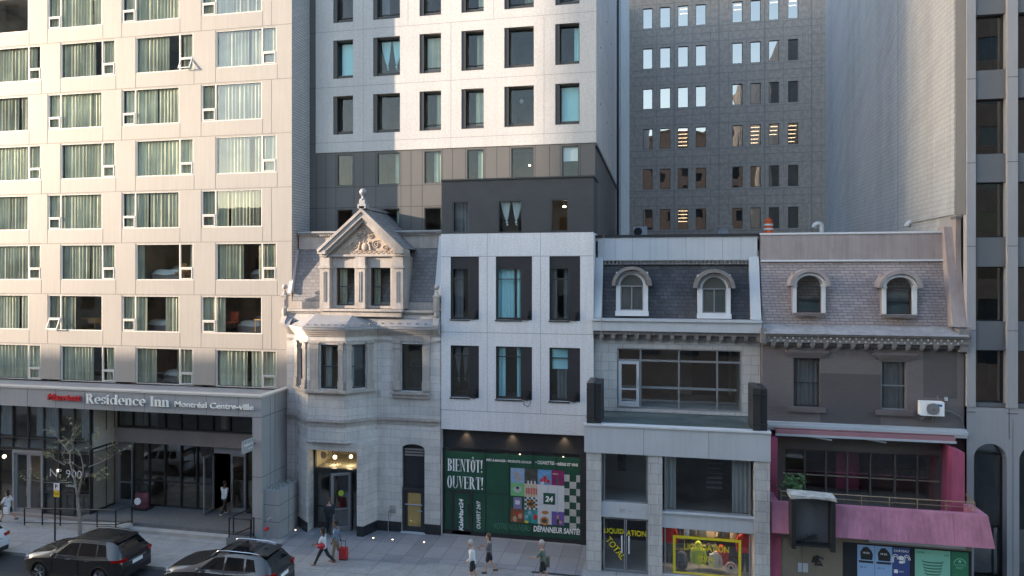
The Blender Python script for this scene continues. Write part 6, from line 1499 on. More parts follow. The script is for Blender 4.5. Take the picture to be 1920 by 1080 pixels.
for i, (p, q) in enumerate(xw):
    b = MB(); prev = zbp+.003
    for z0, z1 in zr+[(top, top)]: MB().box(p+.003, q-.003, CY+.10, CY+.5, prev, z0).build('spandrel', 'concrete_dark', cn) if z0 > prev else None; prev = z1
    for z0, z1 in zr[:7]:
        window(cn, p+.004, q-.004, z0+.003, z1-.003, CY+.36, fm='black', gm='glass_dark', fw=.045, fd=.05, rm='dark_room' if i < 3 else None, dep=1.6, cur=[(0, 1)] if (i, round(z0)) == (0, round(zr[4][0])) else None, cm='curtain_dark')
for p, q in arch:
    y = CY+.40; b = MB(); b.box(p, p+.06, y-.05, y+.03, 0, sp); b.box(q-.06, q, y-.05, y+.03, 0, sp)
    for z in (sp+.10, 2.0): b.box(p+.06, q-.06, y-.05, y+.03, z-.03, z+.03)
    b.box((p+q)/2+.22, (p+q)/2+.27, y-.045, y+.03, 0, 1.97)
    o = b.build('arched_window', 'black', cn); MB().xz([(p, 0)]+arch_pts(p, q, sp, at, 16)+[(q, 0)], y, y+.003).build('pane', 'glass_shop', o); room(o, p, q, .01, at, y+.04, 2.5, 'dark_room', .0)

# ================================================================ white brick wall building
wx_ = 11.70; WN, WF = 30.85, 53.1
wb = thing('windowless_wall_building', 'tall building side of white painted brick without windows', 'building', (wx_, WN, 0))
m = MB(); m.poly([(wx_, WN, 0), (wx_, WN, 36), (wx_, WF, 36), (wx_, WF, 0)]); m.poly([(wx_, WF, 0), (wx_, WF, 36), (20, WF, 36), (20, WF, 0)]); m.poly([(wx_, 32.6, 36), (20, 32.6, 36), (20, WF, 36), (wx_, WF, 36)]); m.build('painted_wall', 'painted_brick', wb)
zc_ = Z(1800, 405, 30.5)
MB().box(wx_-.03, C0-.002, 29.96, WN-.003, zc_, 36).build('office_side_shade', 'concrete_dark', wb)  # darker cover on the office side; its shade is put into the colour
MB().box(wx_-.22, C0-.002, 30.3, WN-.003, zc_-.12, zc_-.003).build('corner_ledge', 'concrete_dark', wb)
MB().box(wx_-.2, C0-.002, 30.4, WN-.003, 9, zc_-.125).build('lower_corner', 'taupe', wb)
j = MB(); rr = random.Random(8)
for y, z, n in ((34.0, 20, 9), (35.5, 27, 9), (32.5, 15.5, 6), (37.5, 24, 10)):
    p = [(wx_-.001, y, z)]
    for i in range(n): y += rr.uniform(.15, .5); z += rr.uniform(-.35, .05); p.append((wx_-.001, y, z))
    j.tube(p, .010, 4)
j.cyl((wx_, 37.8, 12), (wx_, 37.8, 36), .015, n=4); j.build('cracks', 'granite', wb)
MB().box(wx_-.08, wx_+.01, WN+.002, 35.7, zc_+.1, 36).build('light_edge_step', 'painted_brick', wb)  # added step, shaped so its edge follows the wall's sky-lit part

# ================================================================ granite office tower far behind
GYY = 64.0; GX0, GX1 = -6, 30
gt = thing('granite_tower', 'grey granite office tower with small mirrored windows, far behind the houses', 'building', (GX0, GYY, 0))
gu = [(1205.5, 1223.5), (1237.5, 1257), (1271, 1290.5), (1304.5, 1324), (1373, 1392.5), (1407, 1426.5), (1441.5, 1461), (1477.5, 1497)]
gv = [(30, 122), (213, 304), (395, 487), (577, 668), (762, 850), (943, 1033)]
def gzz(c): return Z(1247, c/2.4, GYY)
gst = (gzz(213)-gzz(395)); grow = []
for k in range(-3, 9): z0 = gzz(487)+gst*k; grow.append((z0, z0+gzz(395)-gzz(487))) if z0 < 41 else None
gcol = [(X(a, GYY), X(b, GYY)) for a, b in gu]
ops = [(a, b, c, d_) for (c, d_) in grow for (a, b) in gcol]
m = MB().wall(GX0, GX1, 0, 44, GYY, ops, .22); m.shell(GX0, GX1, GYY, 84, 0, 44); m.build('wall', 'granite', gt)
j = MB()
for c, d_ in grow:
    for z in (c-.16, c-.75, d_+.28, ): j.box(GX0, GX1, GYY-.006, GYY-.001, z-.022, z+.022)
    for i, u in enumerate((1190, 1231, 1264, 1298, 1332, 1366, 1400, 1434, 1469, 1505, 1540)):
        x = X(u, GYY); j.box(x-.018, x+.018, GYY-.005, GYY-.001, c-2.5+.1, c-.76) ; 
    for u in (1231, 1298, 1332, 1400, 1469, 1522): x = X(u, GYY); j.box(x-.018, x+.018, GYY-.005, GYY-.001, c-.73, c-.18)
for u in (1264, 1348, 1434, 1522): x = X(u, GYY); j.box(x-.035, x+.035, GYY-.008, GYY-.002, 8, 44)
j.build('joints', 'granite_joint', gt)
lit = {(2, -1): 5, (5, -1): 5, (6, -1): 3, (7, -1): 5, (2, -3): 4, (2, 2): 2, (4, 2): 2, (6, 2): 1, (7, 2): 2}
for r_, (c, d_) in enumerate(grow):
    if c > 40: continue
    for i, (a, b) in enumerate(gcol):
        k = r_-3
        f = MB(); f.box(a, a+.04, GYY+.08, GYY+.2, c, d_); f.box(b-.04, b, GYY+.08, GYY+.2, c, d_); f.box(a+.04, b-.04, GYY+.08, GYY+.2, d_-.04, d_); f.box(a+.04, b-.04, GYY+.08, GYY+.2, c, c+.04)
        o = f.build('window', 'black', gt)
        ty, tx = R.uniform(-.01, .01), R.uniform(-.012, .012)
        MB().poly([(a, GYY+.16+tx, c), (b, GYY+.16-tx, c), (b, GYY+.16-tx+ty, d_), (a, GYY+.16+tx+ty, d_)]).build('pane', 'glass_office', o)
        room(o, a, b, c, d_, GYY+.22, 3, 'dark_room', .0)
        n = lit.get((i, k), 0)
        if n:
            q = MB()
            for s in range(n): q.box(a+.05+(.15 if n < 4 else 0), b-.05, GYY+.5+.25*s, GYY+.56+.25*s, d_-.18-s*.30, d_-.12-s*.30)
            q.build('ceiling_lights', 'tube_light', o)

# ================================================================ rear roofs and things on them
rr_ = thing('low_building', 'low dark flat roofed block behind the mansard houses', 'building', (5, 46, 0))
MB().box(-2.4, 12.4, 46, 60, 0, 14.2).build('wall', 'granite', rr_); MB().box(-2.45, 12.45, 45.95, 60, 14.203, 14.3).build('coping', 'light_metal', rr_)
def on_roof(u, y=48): return X(u, y)
RZ = 14.303
def ac_unit(u, w, label, y=48.5, z0=RZ, h=.75):
    x = X(u, y); t = thing('roof_ac_unit', label, 'air conditioner', (x, y, z0), 'air conditioners on the rear roof')
    MB().box(x-w/2, x+w/2, y, y+.5, z0+.0, z0+h).build('casing', 'light_metal', t)
    MB().cyl((x-w*.15, y-.003, z0+h*.52), (x-w*.15, y-.02, z0+h*.52), h*.38, n=20).build('fan_grille', 'black', t)
    MB().box(x-w/2+.03, x-w/2+.1, y+.05, y+.45, z0-.1, z0).box(x+w/2-.1, x+w/2-.03, y+.05, y+.45, z0-.1, z0).build('foot', 'mull', t)
ac_unit(1200, .95, 'grey air conditioner box on the roof edge beside the white tower')
x = X(1357, 48.5); t = thing('roof_vent_hood', 'arched pale vent hood in a dark frame on the roof in the middle', 'vent', (x, 48.5, RZ))
MB().box(x-.6, x-.5, 48.5, 48.6, RZ, RZ+.75).box(x+.5, x+.6, 48.5, 48.6, RZ, RZ+.75).box(x-.5, x+.5, 48.5, 48.6, RZ+.66, RZ+.75).build('frame', 'soffit', t)
MB().xz([(x-.36, RZ)]+arch_pts(x-.36, x+.36, RZ+.25, RZ+.6, 12)+[(x+.36, RZ)], 48.7, 49.2).build('hood', 'painted_brick', t)
# orange drum
x, y = X(1441, 47), 47.0; t = thing('traffic_drum', 'orange and white striped traffic drum standing on the rear roof', 'traffic drum', (x, y, RZ)); M['orange'] = mat('orange', (.75, .12, .02), .5)
MB().cyl((x, y, RZ), (x, y, RZ+.08), .36, n=18).build('base', 'black', t)
MB().lathe((x, y, RZ+.08), [(.29, 0), (.28, .30), (.27, .301), (.26, .62), (.25, .621), (.235, .88), (.18, .93), (.06, .94)], 20).build('body', 'orange', t, 40)
b = MB()
for z, r_ in ((.22, .294), (.5, .283)): b.lathe((x, y, RZ+.08), [(r_, z), (r_-.004, z+.12)], 20)
b.build('reflective_band', 'white_txt', t, True); MB().tube([(x-.08, y, RZ+1.02), (x-.08, y, RZ+1.1), (x+.08, y, RZ+1.1), (x+.08, y, RZ+1.02)], .02, 5).build('handle', 'orange', t)
for u, lab, hh in ((1541, 'pale gooseneck roof vent at the foot of the white brick wall', .75), (1716, 'small pale gooseneck vent on the roof near the right party wall', .75)):
    x, y = X(u, 36), 36.0; zb_ = 13.31 if u < 1600 else 13.31; t = thing('gooseneck_vent', lab, 'vent', (x, y, zb_), 'gooseneck vents on the roofs')
    b = MB(); p = [(x, y, zb_), (x, y, zb_+hh)]+[(x-.18*(1-cos(i*pi/6)), y, zb_+hh+.18*sin(i*pi/6)) for i in range(1, 7)]; b.tube(p, .12, 10); b.build('duct', 'light_metal', t, 40)
# orange traffic light on far right etc not visible

# ================================================================ the other side of the street (outside the frame; seen in the glass and in the shadows)
def plain_block(name, label, x0, x1, y0, y1, h, m, fh=3.5, bay=3.2, ws=.55):
    t = thing(name, label, 'building', (x0, y1, 0)); b = MB()
    nx = max(1, int((x1-x0)/bay)); bw = (x1-x0)/nx; ops = []
    for i in range(nx):
        for k in range(1, int(h/fh)):
            ops.append((x0+bw*(i+.5-ws/2), x0+bw*(i+.5+ws/2), fh*k+1.0, fh*k+2.8))
    yb = y1
    f = MB().wall(x0, x1, 0, h, 0, ops, -.2); f.v = [(x, yb+y, z) for x, y, z in f.v]; f.shell(x0, x1, yb, y0, 0, h); f.build('wall', m, t)
    g = MB()
    for a, c, e, q in ops: g.poly([(a, yb-.18, e), (c, yb-.18, e), (c, yb-.18, q), (a, yb-.18, q)])
    o = g.build('windows', 'office_glass', t); o['kind'] = 'stuff'
    MB().box(x0-.1, x1+.1, y0, yb+.25, h+.001, h+.5).build('cornice', m, t)
M['office_glass'] = mat('office_glass', (.03, .035, .04), .08, 0, 0)
M['far_brick'] = mat('far_brick', (.22, .15, .12), .9); M['far_stone'] = mat('far_stone', (.38, .36, .33), .9); M['far_grey'] = mat('far_grey', (.28, .29, .30), .9)
plain_block('street_block', 'long even-height stone block across the street, far to the left behind the viewer', -175, -97.4, -16, -2, 24.6, 'far_stone')
plain_block('street_tower', 'tall grey tower across the street at the left behind the viewer', -97.2, -58, -22, -2, 64, 'far_grey')
plain_block('brick_block', 'brick block across the street, next to the tall grey tower', -57.8, -24, -20, -2.5, 18, 'far_brick')
plain_block('pale_block', 'pale stone block across the street, between two brick blocks', -23.8, -6, -20, -1.2, 18, 'far_stone')
plain_block('corner_block', 'dark brick block across the street, opposite the mansard houses', -5.8, 38, -20, -2, 37, 'far_brick')
# ================================================================ street things: sign post, young tree
x, y = G(103, 1016); x, y = X(103, 25.4), 25.4
t = thing('parking_sign_post', 'black pole with white and yellow parking plates on the pavement, left of the bare tree', 'sign post', (x, y, 0))
ztop = Z(103, 905, y)
MB().cyl((x, y, 0), (x, y, ztop+.02), .032, n=8).build('pole', 'iron', t)
zm = Z(103, 919, y); zbm = Z(103, 931, y)
MB().box(x-.02, x+.27, y-.045, y-.034, zm+.01, ztop).build('white_plate', 'white_txt', t); text('P', x+.05, x+.19, zm+.09, ztop-.05, y-.047, 'cl_black', t, 'lettering', .002, bold=.03)
M['sign_yellow'] = mat('sign_yellow', (.75, .5, .02), .5, var=0)
MB().box(x-.02, x+.27, y-.045, y-.034, zbm, zm-.003).build('yellow_plate', 'sign_yellow', t); text('TAXI', x+.01, x+.24, zbm+.09, zbm+.19, y-.047, 'cl_black', t, 'lettering', .002)

def make_tree():
    ty = 25.35; k = lambda cx, cy: (X(cx/2.843, ty), ty, Z(cx/2.843, 700+cy/2.843, ty))
    t = thing('street_tree', 'thin young street tree with almost bare branches before the hotel glass', 'tree', (k(428, 880)[0], ty, 0))
    rr = random.Random(12); tr = MB(); br = MB(); tips = []
    base = Vector((k(428, 880)[0], ty, 0)); fork = Vector(k(412, 660))
    pts = [base, Vector(k(426, 800)), Vector(k(418, 720)), fork]; rad = [.085, .07, .06, .055]
    for i in range(3): tr.cyl(pts[i], pts[i+1], rad[i], rad[i+1], 10)
    def limb(ps, r0, dy):
        n = len(ps)-1; P_ = [Vector(k(*q)) for q in ps]
        for i, p in enumerate(P_): p.y += dy*i/n
        for i in range(n): br.cyl(P_[i], P_[i+1], r0*(1-.75*i/n), r0*(1-.75*(i+1)/n), 7)
        for i in range(1, n+1):
            m_ = 3 if i == n else 2
            for _ in range(m_):
                d = Vector((rr.uniform(-1, 1), rr.uniform(-1, 1), rr.uniform(-.1, 1))).normalized(); L = rr.uniform(.25, .6); a = P_[i]; 
                b = a+d*L*.5; c = b+(d+Vector((rr.uniform(-.5, .5), rr.uniform(-.5, .5), .3))).normalized()*L*.5
                br.cyl(a, b, .012, .008, 5); br.cyl(b, c, .008, .004, 5); tips.append(c); tips.append(b)
        tips.append(P_[-1])
    limb([(412, 660), (385, 580), (345, 490), (330, 440), (270, 385), (215, 335)], .045, .7)
    limb([(412, 660), (440, 590), (470, 500), (470, 430), (430, 360)], .045, -.5)
    limb([(330, 440), (350, 385), (370, 340), (375, 300)], .02, .2)
    limb([(345, 490), (300, 450), (290, 430)], .016, -.3)
    limb([(385, 580), (330, 580), (245, 570), (185, 545)], .02, -.4)
    limb([(470, 500), (520, 480), (580, 435)], .02, .6)
    limb([(470, 430), (500, 390), (530, 350)], .018, -.2)
    limb([(455, 550), (510, 530), (530, 570)], .014, .3)
    tr.build('trunk', 'bark', t, 60); br.build('branches', 'bark', t, 60)
    lv = MB(); leaves(lv, [tuple(p) for p in tips], 800, .042, rr, .6); lv.build('buds', 'bud', t)
make_tree()

# ================================================================ cars
M['paint_black'] = mat('paint_black', (.014, .0145, .015), .22, .2, 0); M['paint_dark'] = mat('paint_dark', (.04, .041, .044), .22, .4, 0); M['paint_white'] = mat('paint_white', (.6, .62, .64), .15, 0, 0)
for k_ in ('paint_black', 'paint_dark', 'paint_white'): M[k_].node_tree.nodes['Principled BSDF'].inputs['Coat Weight'].default_value = 1; M[k_].node_tree.nodes['Principled BSDF'].inputs['Coat Roughness'].default_value = .04; M[k_].node_tree.nodes['Principled BSDF'].inputs['Roughness'].default_value = .4
M['car_glass'] = mat('car_glass', (.008, .009, .011), .04, 0, 0, spec=.8); M['tyre'] = mat('tyre', (.012, .012, .013), .9); M['rim'] = mat('rim', (.38, .39, .4), .25, .8, 0); M['chrome'] = mat('chrome', (.55, .56, .58), .15, 1, 0)
M['tail_red'] = mat('tail_red', (.28, .004, .006), .15, 0, 0); M['trim_black'] = mat('trim_black', (.02, .02, .021), .6); M['lamp_clear'] = mat('lamp_clear', (.45, .47, .5), .08, .3, 0)
def solid(name, verts, faces):
    me = bpy.data.meshes.new(name); me.from_pydata([tuple(v) for v in verts], [], faces); me.update()
    bm = bmesh.new(); bm.from_mesh(me); bmesh.ops.recalc_face_normals(bm, faces=bm.faces); bm.to_mesh(me); bm.free()
    o = bpy.data.objects.new(name, me); COL.objects.link(o); return o
def make_car(label, loc, rz, paint, group, s=1.0, rails='chrome', pano=False, style=0):
    """compact sport utility car, front towards -X; built at the origin, real proportions"""
    t = thing('parked_car', label, 'car', loc, group, rz); L = 2.28
    #      x     zbot  zbelt  ztop  wlow  wbelt wtop
    ST_ = [(-2.28, .36, .66, .70, .66, .66, .55), (-2.20, .26, .74, .84, .80, .80, .62), (-2.02, .20, .84, .95, .88, .86, .66), (-1.70, .20, .92, 1.02, .90, .88, .70), (-1.30, .20, .97, 1.07, .90, .89, .72),
           (-.95, .20, 1.00, 1.13, .90, .90, .74), (-.72, .20, 1.01, 1.24, .90, .90, .70), (-.30, .20, 1.02, 1.50, .90, .90, .62), (-.05, .20, 1.02, 1.595, .90, .90, .60), (.35, .20, 1.02, 1.635, .90, .90, .60),
           (.90, .20, 1.04, 1.635, .90, .90, .60), (1.40, .20, 1.07, 1.61, .90, .90, .59), (1.72, .21, 1.09, 1.57, .90, .895, .57), (1.92, .23, 1.10, 1.46, .89, .88, .58), (2.10, .27, 1.08, 1.24, .87, .86, .62), (2.20, .30, 1.00, 1.06, .84, .83, .66), (2.28, .36, .84, .90, .74, .74, .60)]
    if style: ST_ = [(a, b, c-.0, d_-(.03 if a > -.8 else 0), e, f, g_+.0) for a, b, c, d_, e, f, g_ in ST_]
    K = None; V_ = []; rows = []
    for x, zb_, zbe, zt, wl, wb, wt in ST_:
        hs = [(0, zb_), (wl*.82, zb_), (wl, zb_+.10), (wl+.015, zb_+(zbe-zb_)*.35), (wl-.005, zb_+(zbe-zb_)*.62), (wb+.02, zbe-.08), (wb-.03, zbe), (wt+(wb-wt)*.08+.02, zt-.07*(1 if zt-zbe > .2 else .2)), (wt, zt-.012), (wt*.5, zt+.018), (0, zt+.025)]
        full = [(-a, z) for a, z in hs[1:-1]][::-1]; ring_ = [(a, z) for a, z in hs]+full
        K = len(ring_); rows.append(len(V_)); V_ += [(x, a, z) for a, z in ring_]
    Fs = []
    for i in range(len(rows)-1):
        for q in range(K): r_ = (q+1) % K; Fs.append((rows[i]+q, rows[i]+r_, rows[i+1]+r_, rows[i+1]+q))
    Fs.append(tuple(rows[0]+q for q in range(K))); Fs.append(tuple(rows[-1]+q for q in range(K-1, -1, -1)))
    body = solid('body', V_, Fs)
    cuts = []
    for wx_ in (-1.36, 1.36):
        b = MB(); b.cyl((wx_, -1.2, .33), (wx_, -.62, .33), .40, n=28); b.cyl((wx_, .62, .33), (wx_, 1.2, .33), .40, n=28); c = b.build('cut', 'black'); cuts.append(c)
        md = body.modifiers.new('b', 'BOOLEAN'); md.operation = 'DIFFERENCE'; md.object = c; md.solver = 'EXACT'
    dg = bpy.context.evaluated_depsgraph_get(); me = bpy.data.meshes.new_from_object(body.evaluated_get(dg)); body.modifiers.clear(); body.data = me
    for c in cuts: bpy.data.objects.remove(c)
    me.materials.clear(); me.materials.append(M[paint]); me.polygons.foreach_set('use_smooth', [True]*len(me.polygons)); me.set_sharp_from_angle(angle=radians(32)); me.update(); me.name = 'body'
    parts = [body]
    def part(mb, name, mt, sm=False, par=None):
        o = mb.build(name, mt, None, sm); parts.append(o) if par is None else None
        if par is not None: o.parent = par
        return o
    def P_(i, q): return Vector(V_[rows[i]+q])
    def patch(i0, i1, q0, q1, inset, out=.006):
        """panel lying on the lofted skin between stations and rows"""
        b = MB(); a, b1, c, d_ = P_(i0, q0), P_(i1, q0), P_(i1, q1), P_(i0, q1); return a, b1, c, d_
    def skin(name, i0, i1, q0, q1, mt, ins0=0, ins1=0, vin=.03, out=.005, mirror=True):
        for s in ((1, -1) if mirror else (1,)):
            b = MB(); n = []
            for i in range(i0, i1+1):
                lo, hi = P_(i, q0), P_(i, q1)
                n.append((lo.copy(), hi.copy()))
            if ins0: n[0] = tuple(n[0][k_].lerp(n[1][k_], ins0) for k_ in (0, 1))
            if ins1: n[-1] = tuple(n[-1][k_].lerp(n[-2][k_], ins1) for k_ in (0, 1))
            n = [(lo.lerp(hi, vin), hi.lerp(lo, vin)) for lo, hi in n]
            for (a, d_), (b1, c) in zip(n, n[1:]):
                nn = (b1-a).cross(d_-a).normalized(); nn = -nn if nn.y < 0 and q0 < 10 else nn
                if abs(nn.y) < .3 and nn.z < 0: nn = -nn
                q = [p+nn*out for p in (a, b1, c, d_)]
                if s < 0: q = [Vector((p.x, -p.y, p.z)) for p in q][::-1]
                b.poly(q)
            part(b, name, mt, 40)
    def at_x(x, q):
        for i in range(len(ST_)-1):
            if ST_[i][0] <= x <= ST_[i+1][0]: return P_(i, q).lerp(P_(i+1, q), (x-ST_[i][0])/(ST_[i+1][0]-ST_[i][0]))
    def side_glass(name, xb0, xb1, xt0, xt1, mt='car_glass', out=.008, v0=.06, v1=.90):
        for s in (1, -1):
            b = MB(); n = 8; L_, U_ = [], []
            for i in range(n+1):
                a = xb0+(xb1-xb0)*i/n; c = xt0+(xt1-xt0)*i/n
                lo = at_x(a, 6).lerp(at_x(a, 7), v0); hi = at_x(c, 6).lerp(at_x(c, 7), v1)
                L_.append((lo.x, s*(lo.y+out), lo.z)); U_.append((hi.x, s*(hi.y+out), hi.z))
            for i in range(n): b.poly([L_[i], L_[i+1], U_[i+1], U_[i]])
            part(b, name, mt, 40)
            b = MB(); b.tube(L_, .009, 4).tube(U_, .009, 4); part(b, 'window_trim', 'chrome')
    side_glass('side_window', -.70, .26, -.18, .26); side_glass('side_window', .35, 1.12, .35, 1.06); side_glass('side_window', 1.20, 1.62, 1.14, 1.44)
    def glassq(name, i0, i1, mt, q=(7, 8, 9, 10), vin=.0, f0=0, f1=0, out=.006):
        b = MB(); R0 = [P_(i, k_) for i in (i0,) for k_ in q]; n = []
        for i in range(i0, i1+1):
            half = [P_(i, k_) for k_ in q]; full = half+[Vector((p.x, -p.y, p.z)) for p in half[:-1]][::-1]; n.append(full)
        n[0] = [a.lerp(b_, f0) for a, b_ in zip(n[0], n[1])]; n[-1] = [a.lerp(b_, f1) for a, b_ in zip(n[-1], n[-2])] if f1 else n[-1]
        for a, c in zip(n, n[1:]):
            for j_ in range(len(a)-1):
                nn = (c[j_]-a[j_]).cross(a[j_+1]-a[j_]).normalized(); nn = nn if nn.z > 0 else -nn
                b.poly([p+nn*out for p in (a[j_], a[j_+1], c[j_+1], c[j_])])
        return part(b, name, mt, 40)
    glassq('windshield', 6, 8, 'car_glass', f0=-.35, f1=.12); glassq('rear_window', 12, 14, 'car_glass', f0=.25, f1=.05)
    if pano: glassq('roof_glass', 9, 11, 'car_glass', q=(8, 9, 10), f0=0, f1=.3)
    # lower cladding and wheels
    for s in (-1, 1):
        b = MB(); b.box(-.98, .98, s*.895, s*.925, .20, .34); part(b, 'sill_cladding', 'trim_black')
        for wx_ in (-1.36, 1.36):
            b = MB(); n = 14
            for i in range(n):
                a0, a1 = pi*(-.12+1.24*i/n), pi*(-.12+1.24*(i+1)/n); q = [(wx_+.385*cos(a0), .33+.385*sin(a0)), (wx_+.455*cos(a0), .33+.455*sin(a0)), (wx_+.455*cos(a1), .33+.455*sin(a1)), (wx_+.385*cos(a1), .33+.385*sin(a1))]
                b.ext([(a, s*.885, c) for a, c in q], (0, s*.04, 0))
            part(b, 'arch_cladding', 'trim_black')
            w_ = MB(); w_.lathe((0, 0, 0), [(.20, -.11), (.30, -.115), (.335, -.07), (.34, 0), (.335, .07), (.30, .115), (.20, .11)], 28); w_.v = [(wx_+a, s*.80+c, .33+b_) for a, b_, c in w_.v]
            wo = part(w_, 'wheel', 'tyre', 40)
            r_ = MB(); r_.cyl((wx_, s*.905, .33), (wx_, s*.912, .33), .235, n=24, mi=1)
            for k_ in range(5):
                for e in (-.12, .12):
                    a = k_*2*pi/5+e; a2 = k_*2*pi/5+e*1.7; r_.cyl((wx_+.04*cos(a), s*.925, .33+.04*sin(a)), (wx_+.225*cos(a2), s*.918, .33+.225*sin(a2)), .024, .020, 5)
            r_.cyl((wx_, s*.91, .33), (wx_, s*.935, .33), .05, n=12)
            for i in range(24): a, c = 2*pi*i/24, 2*pi*(i+1)/24; r_.cyl((wx_+.232*cos(a), s*.915, .33+.232*sin(a)), (wx_+.232*cos(c), s*.915, .33+.232*sin(c)), .014, n=4, cap=False)
            part(r_, 'rim', ['rim', 'black'], 30, par=wo)
        part(MB().tube([(-.12, s*.60, 1.615), (-.05, s*.61, 1.66), (.3, s*.61, 1.685), (1.3, s*.595, 1.665), (1.58, s*.58, 1.63)], .016, 6), 'roof_rail', rails)
        b = MB().ball((-.62, s*1.01, 1.08), .10, 12, 8, sc=(.8, 1, .75)); b.cyl((-.66, s*.90, 1.04), (-.62, s*.98, 1.06), .03); part(b, 'door_mirror', paint, True)
        for hx in (-.05, .82): part(MB().tube([(hx-.10, s*.93, .93), (hx-.08, s*.945, .935), (hx+.08, s*.945, .935), (hx+.10, s*.93, .93)], .012, 5), 'door_handle', 'chrome' if not style else paint)
        b = MB()
        for dx_, z0_, z1_ in ((-.82, .36, .95), (.36, .36, .99), (1.16, .78, 1.0)): b.box(dx_-.005, dx_+.005, s*.898, s*.926, z0_, z1_)
        part(b, 'door_seams', 'black')
        # lamps
        b = MB().xy([(2.06, s*.60), (2.30, s*.58), (2.235, s*.84), (2.02, s*.905), (1.86, s*.915)][::s], .92, 1.03); part(b, 'tail_light', 'tail_red', 30)
        b = MB().xy([(-2.25, s*.42), (-2.235, s*.70), (-2.02, s*.89), (-1.92, s*.89), (-2.0, s*.6)][::-s], .76, .86); part(b, 'headlight', 'lamp_clear', 30)
        part(MB().box(-.75, 1.75, s*.894, s*.9, .985, 1.0), 'belt_trim', 'chrome' if rails == 'chrome' else 'trim_black')
    part(MB().box(2.20, 2.30, -.72, .72, .34, .52), 'rear_bumper', 'trim_black'); b = MB().box(2.285, 2.30, -.26, .26, .70, .83); part(b, 'number_plate', 'white_txt')
    b = MB(); b.ext([(1.66, -.56, 1.585), (1.66, .56, 1.585), (1.90, .53, 1.565), (1.90, -.53, 1.565)], (0, 0, .035)); part(b, 'spoiler', paint)
    part(MB().ext([(1.42, -.02, 1.63), (1.60, -.02, 1.61), (1.58, -.02, 1.69)], (0, .04, 0)), 'antenna_fin', paint)
    part(MB().box(-2.30, -2.24, -.5, .5, .42, .62), 'grille', 'trim_black'); part(MB().tube([(2.12, .1, 1.17), (2.0, -.4, 1.33)], .01, 5), 'rear_wiper', 'black')
    part(MB().box(2.24, 2.296, -.45, .45, .86, .885), 'hatch_trim', 'chrome')
    for p in parts: p.parent = t; p.matrix_parent_inverse = Matrix.Identity(4)
    for p in parts: p.scale = (s, s, s)
    return t
grp = 'cars parked along the kerb'
y1 = 23.6
xa = (X(62, 22.3)+X(272, 22.5))/2; xb = (X(328, 22.3)+X(543, 22.5))/2
make_car('black sport utility car parked in front of the thin bare tree', (-22.28, y1, -.14), 0, 'paint_black', grp, .88, 'trim_black')
make_car('dark grey sport utility car with glass roof and bright silver roof rails', (-15.95, y1, -.14), 0, 'paint_dark', grp, .88, 'chrome', True, 1)
xc = X(10, 22.6)-3.3
make_car('white car of which only the rear corner shows at the left edge', (-29.2, y1, -.14), 0, 'paint_white', grp, .9, 'trim_black', False, 1)

# ================================================================ people
M.update({k: mat(k, c, .8, var=.08, vs=9) for k, c in (('skin', (.42, .25, .18)), ('skin_dark', (.16, .09, .06)), ('hair_dark', (.02, .016, .013)), ('hair_brown', (.10, .06, .035)), ('hair_grey', (.38, .36, .34)), ('navy', (.02, .028, .05)), ('cloth_black', (.015, .015, .017)),
   ('denim', (.10, .14, .20)), ('grey_shirt', (.12, .125, .14)), ('green_shirt', (.10, .13, .11)), ('white_cloth', (.55, .57, .6)), ('khaki', (.16, .13, .09)), ('bag_red', (.42, .03, .05)), ('suit_red', (.40, .03, .03)), ('shoe_brown', (.2, .13, .09)), ('shoe_dark', (.03, .03, .035)), ('shoe_white', (.6, .6, .6)), ('blue_shirt', (.12, .17, .25)))})
def remesh(mb, name, mt, par, vox=.016, sm=True):
    o = mb.build(name, mt, par); md = o.modifiers.new('r', 'REMESH'); md.mode = 'VOXEL'; md.voxel_size = vox
    s = o.modifiers.new('s', 'SMOOTH'); s.iterations = 3; s.factor = .5
    me = bpy.data.meshes.new_from_object(o.evaluated_get(bpy.context.evaluated_depsgraph_get())); o.modifiers.clear(); o.data = me; me.name = name
    me.polygons.foreach_set('use_smooth', [True]*len(me.polygons)); return o
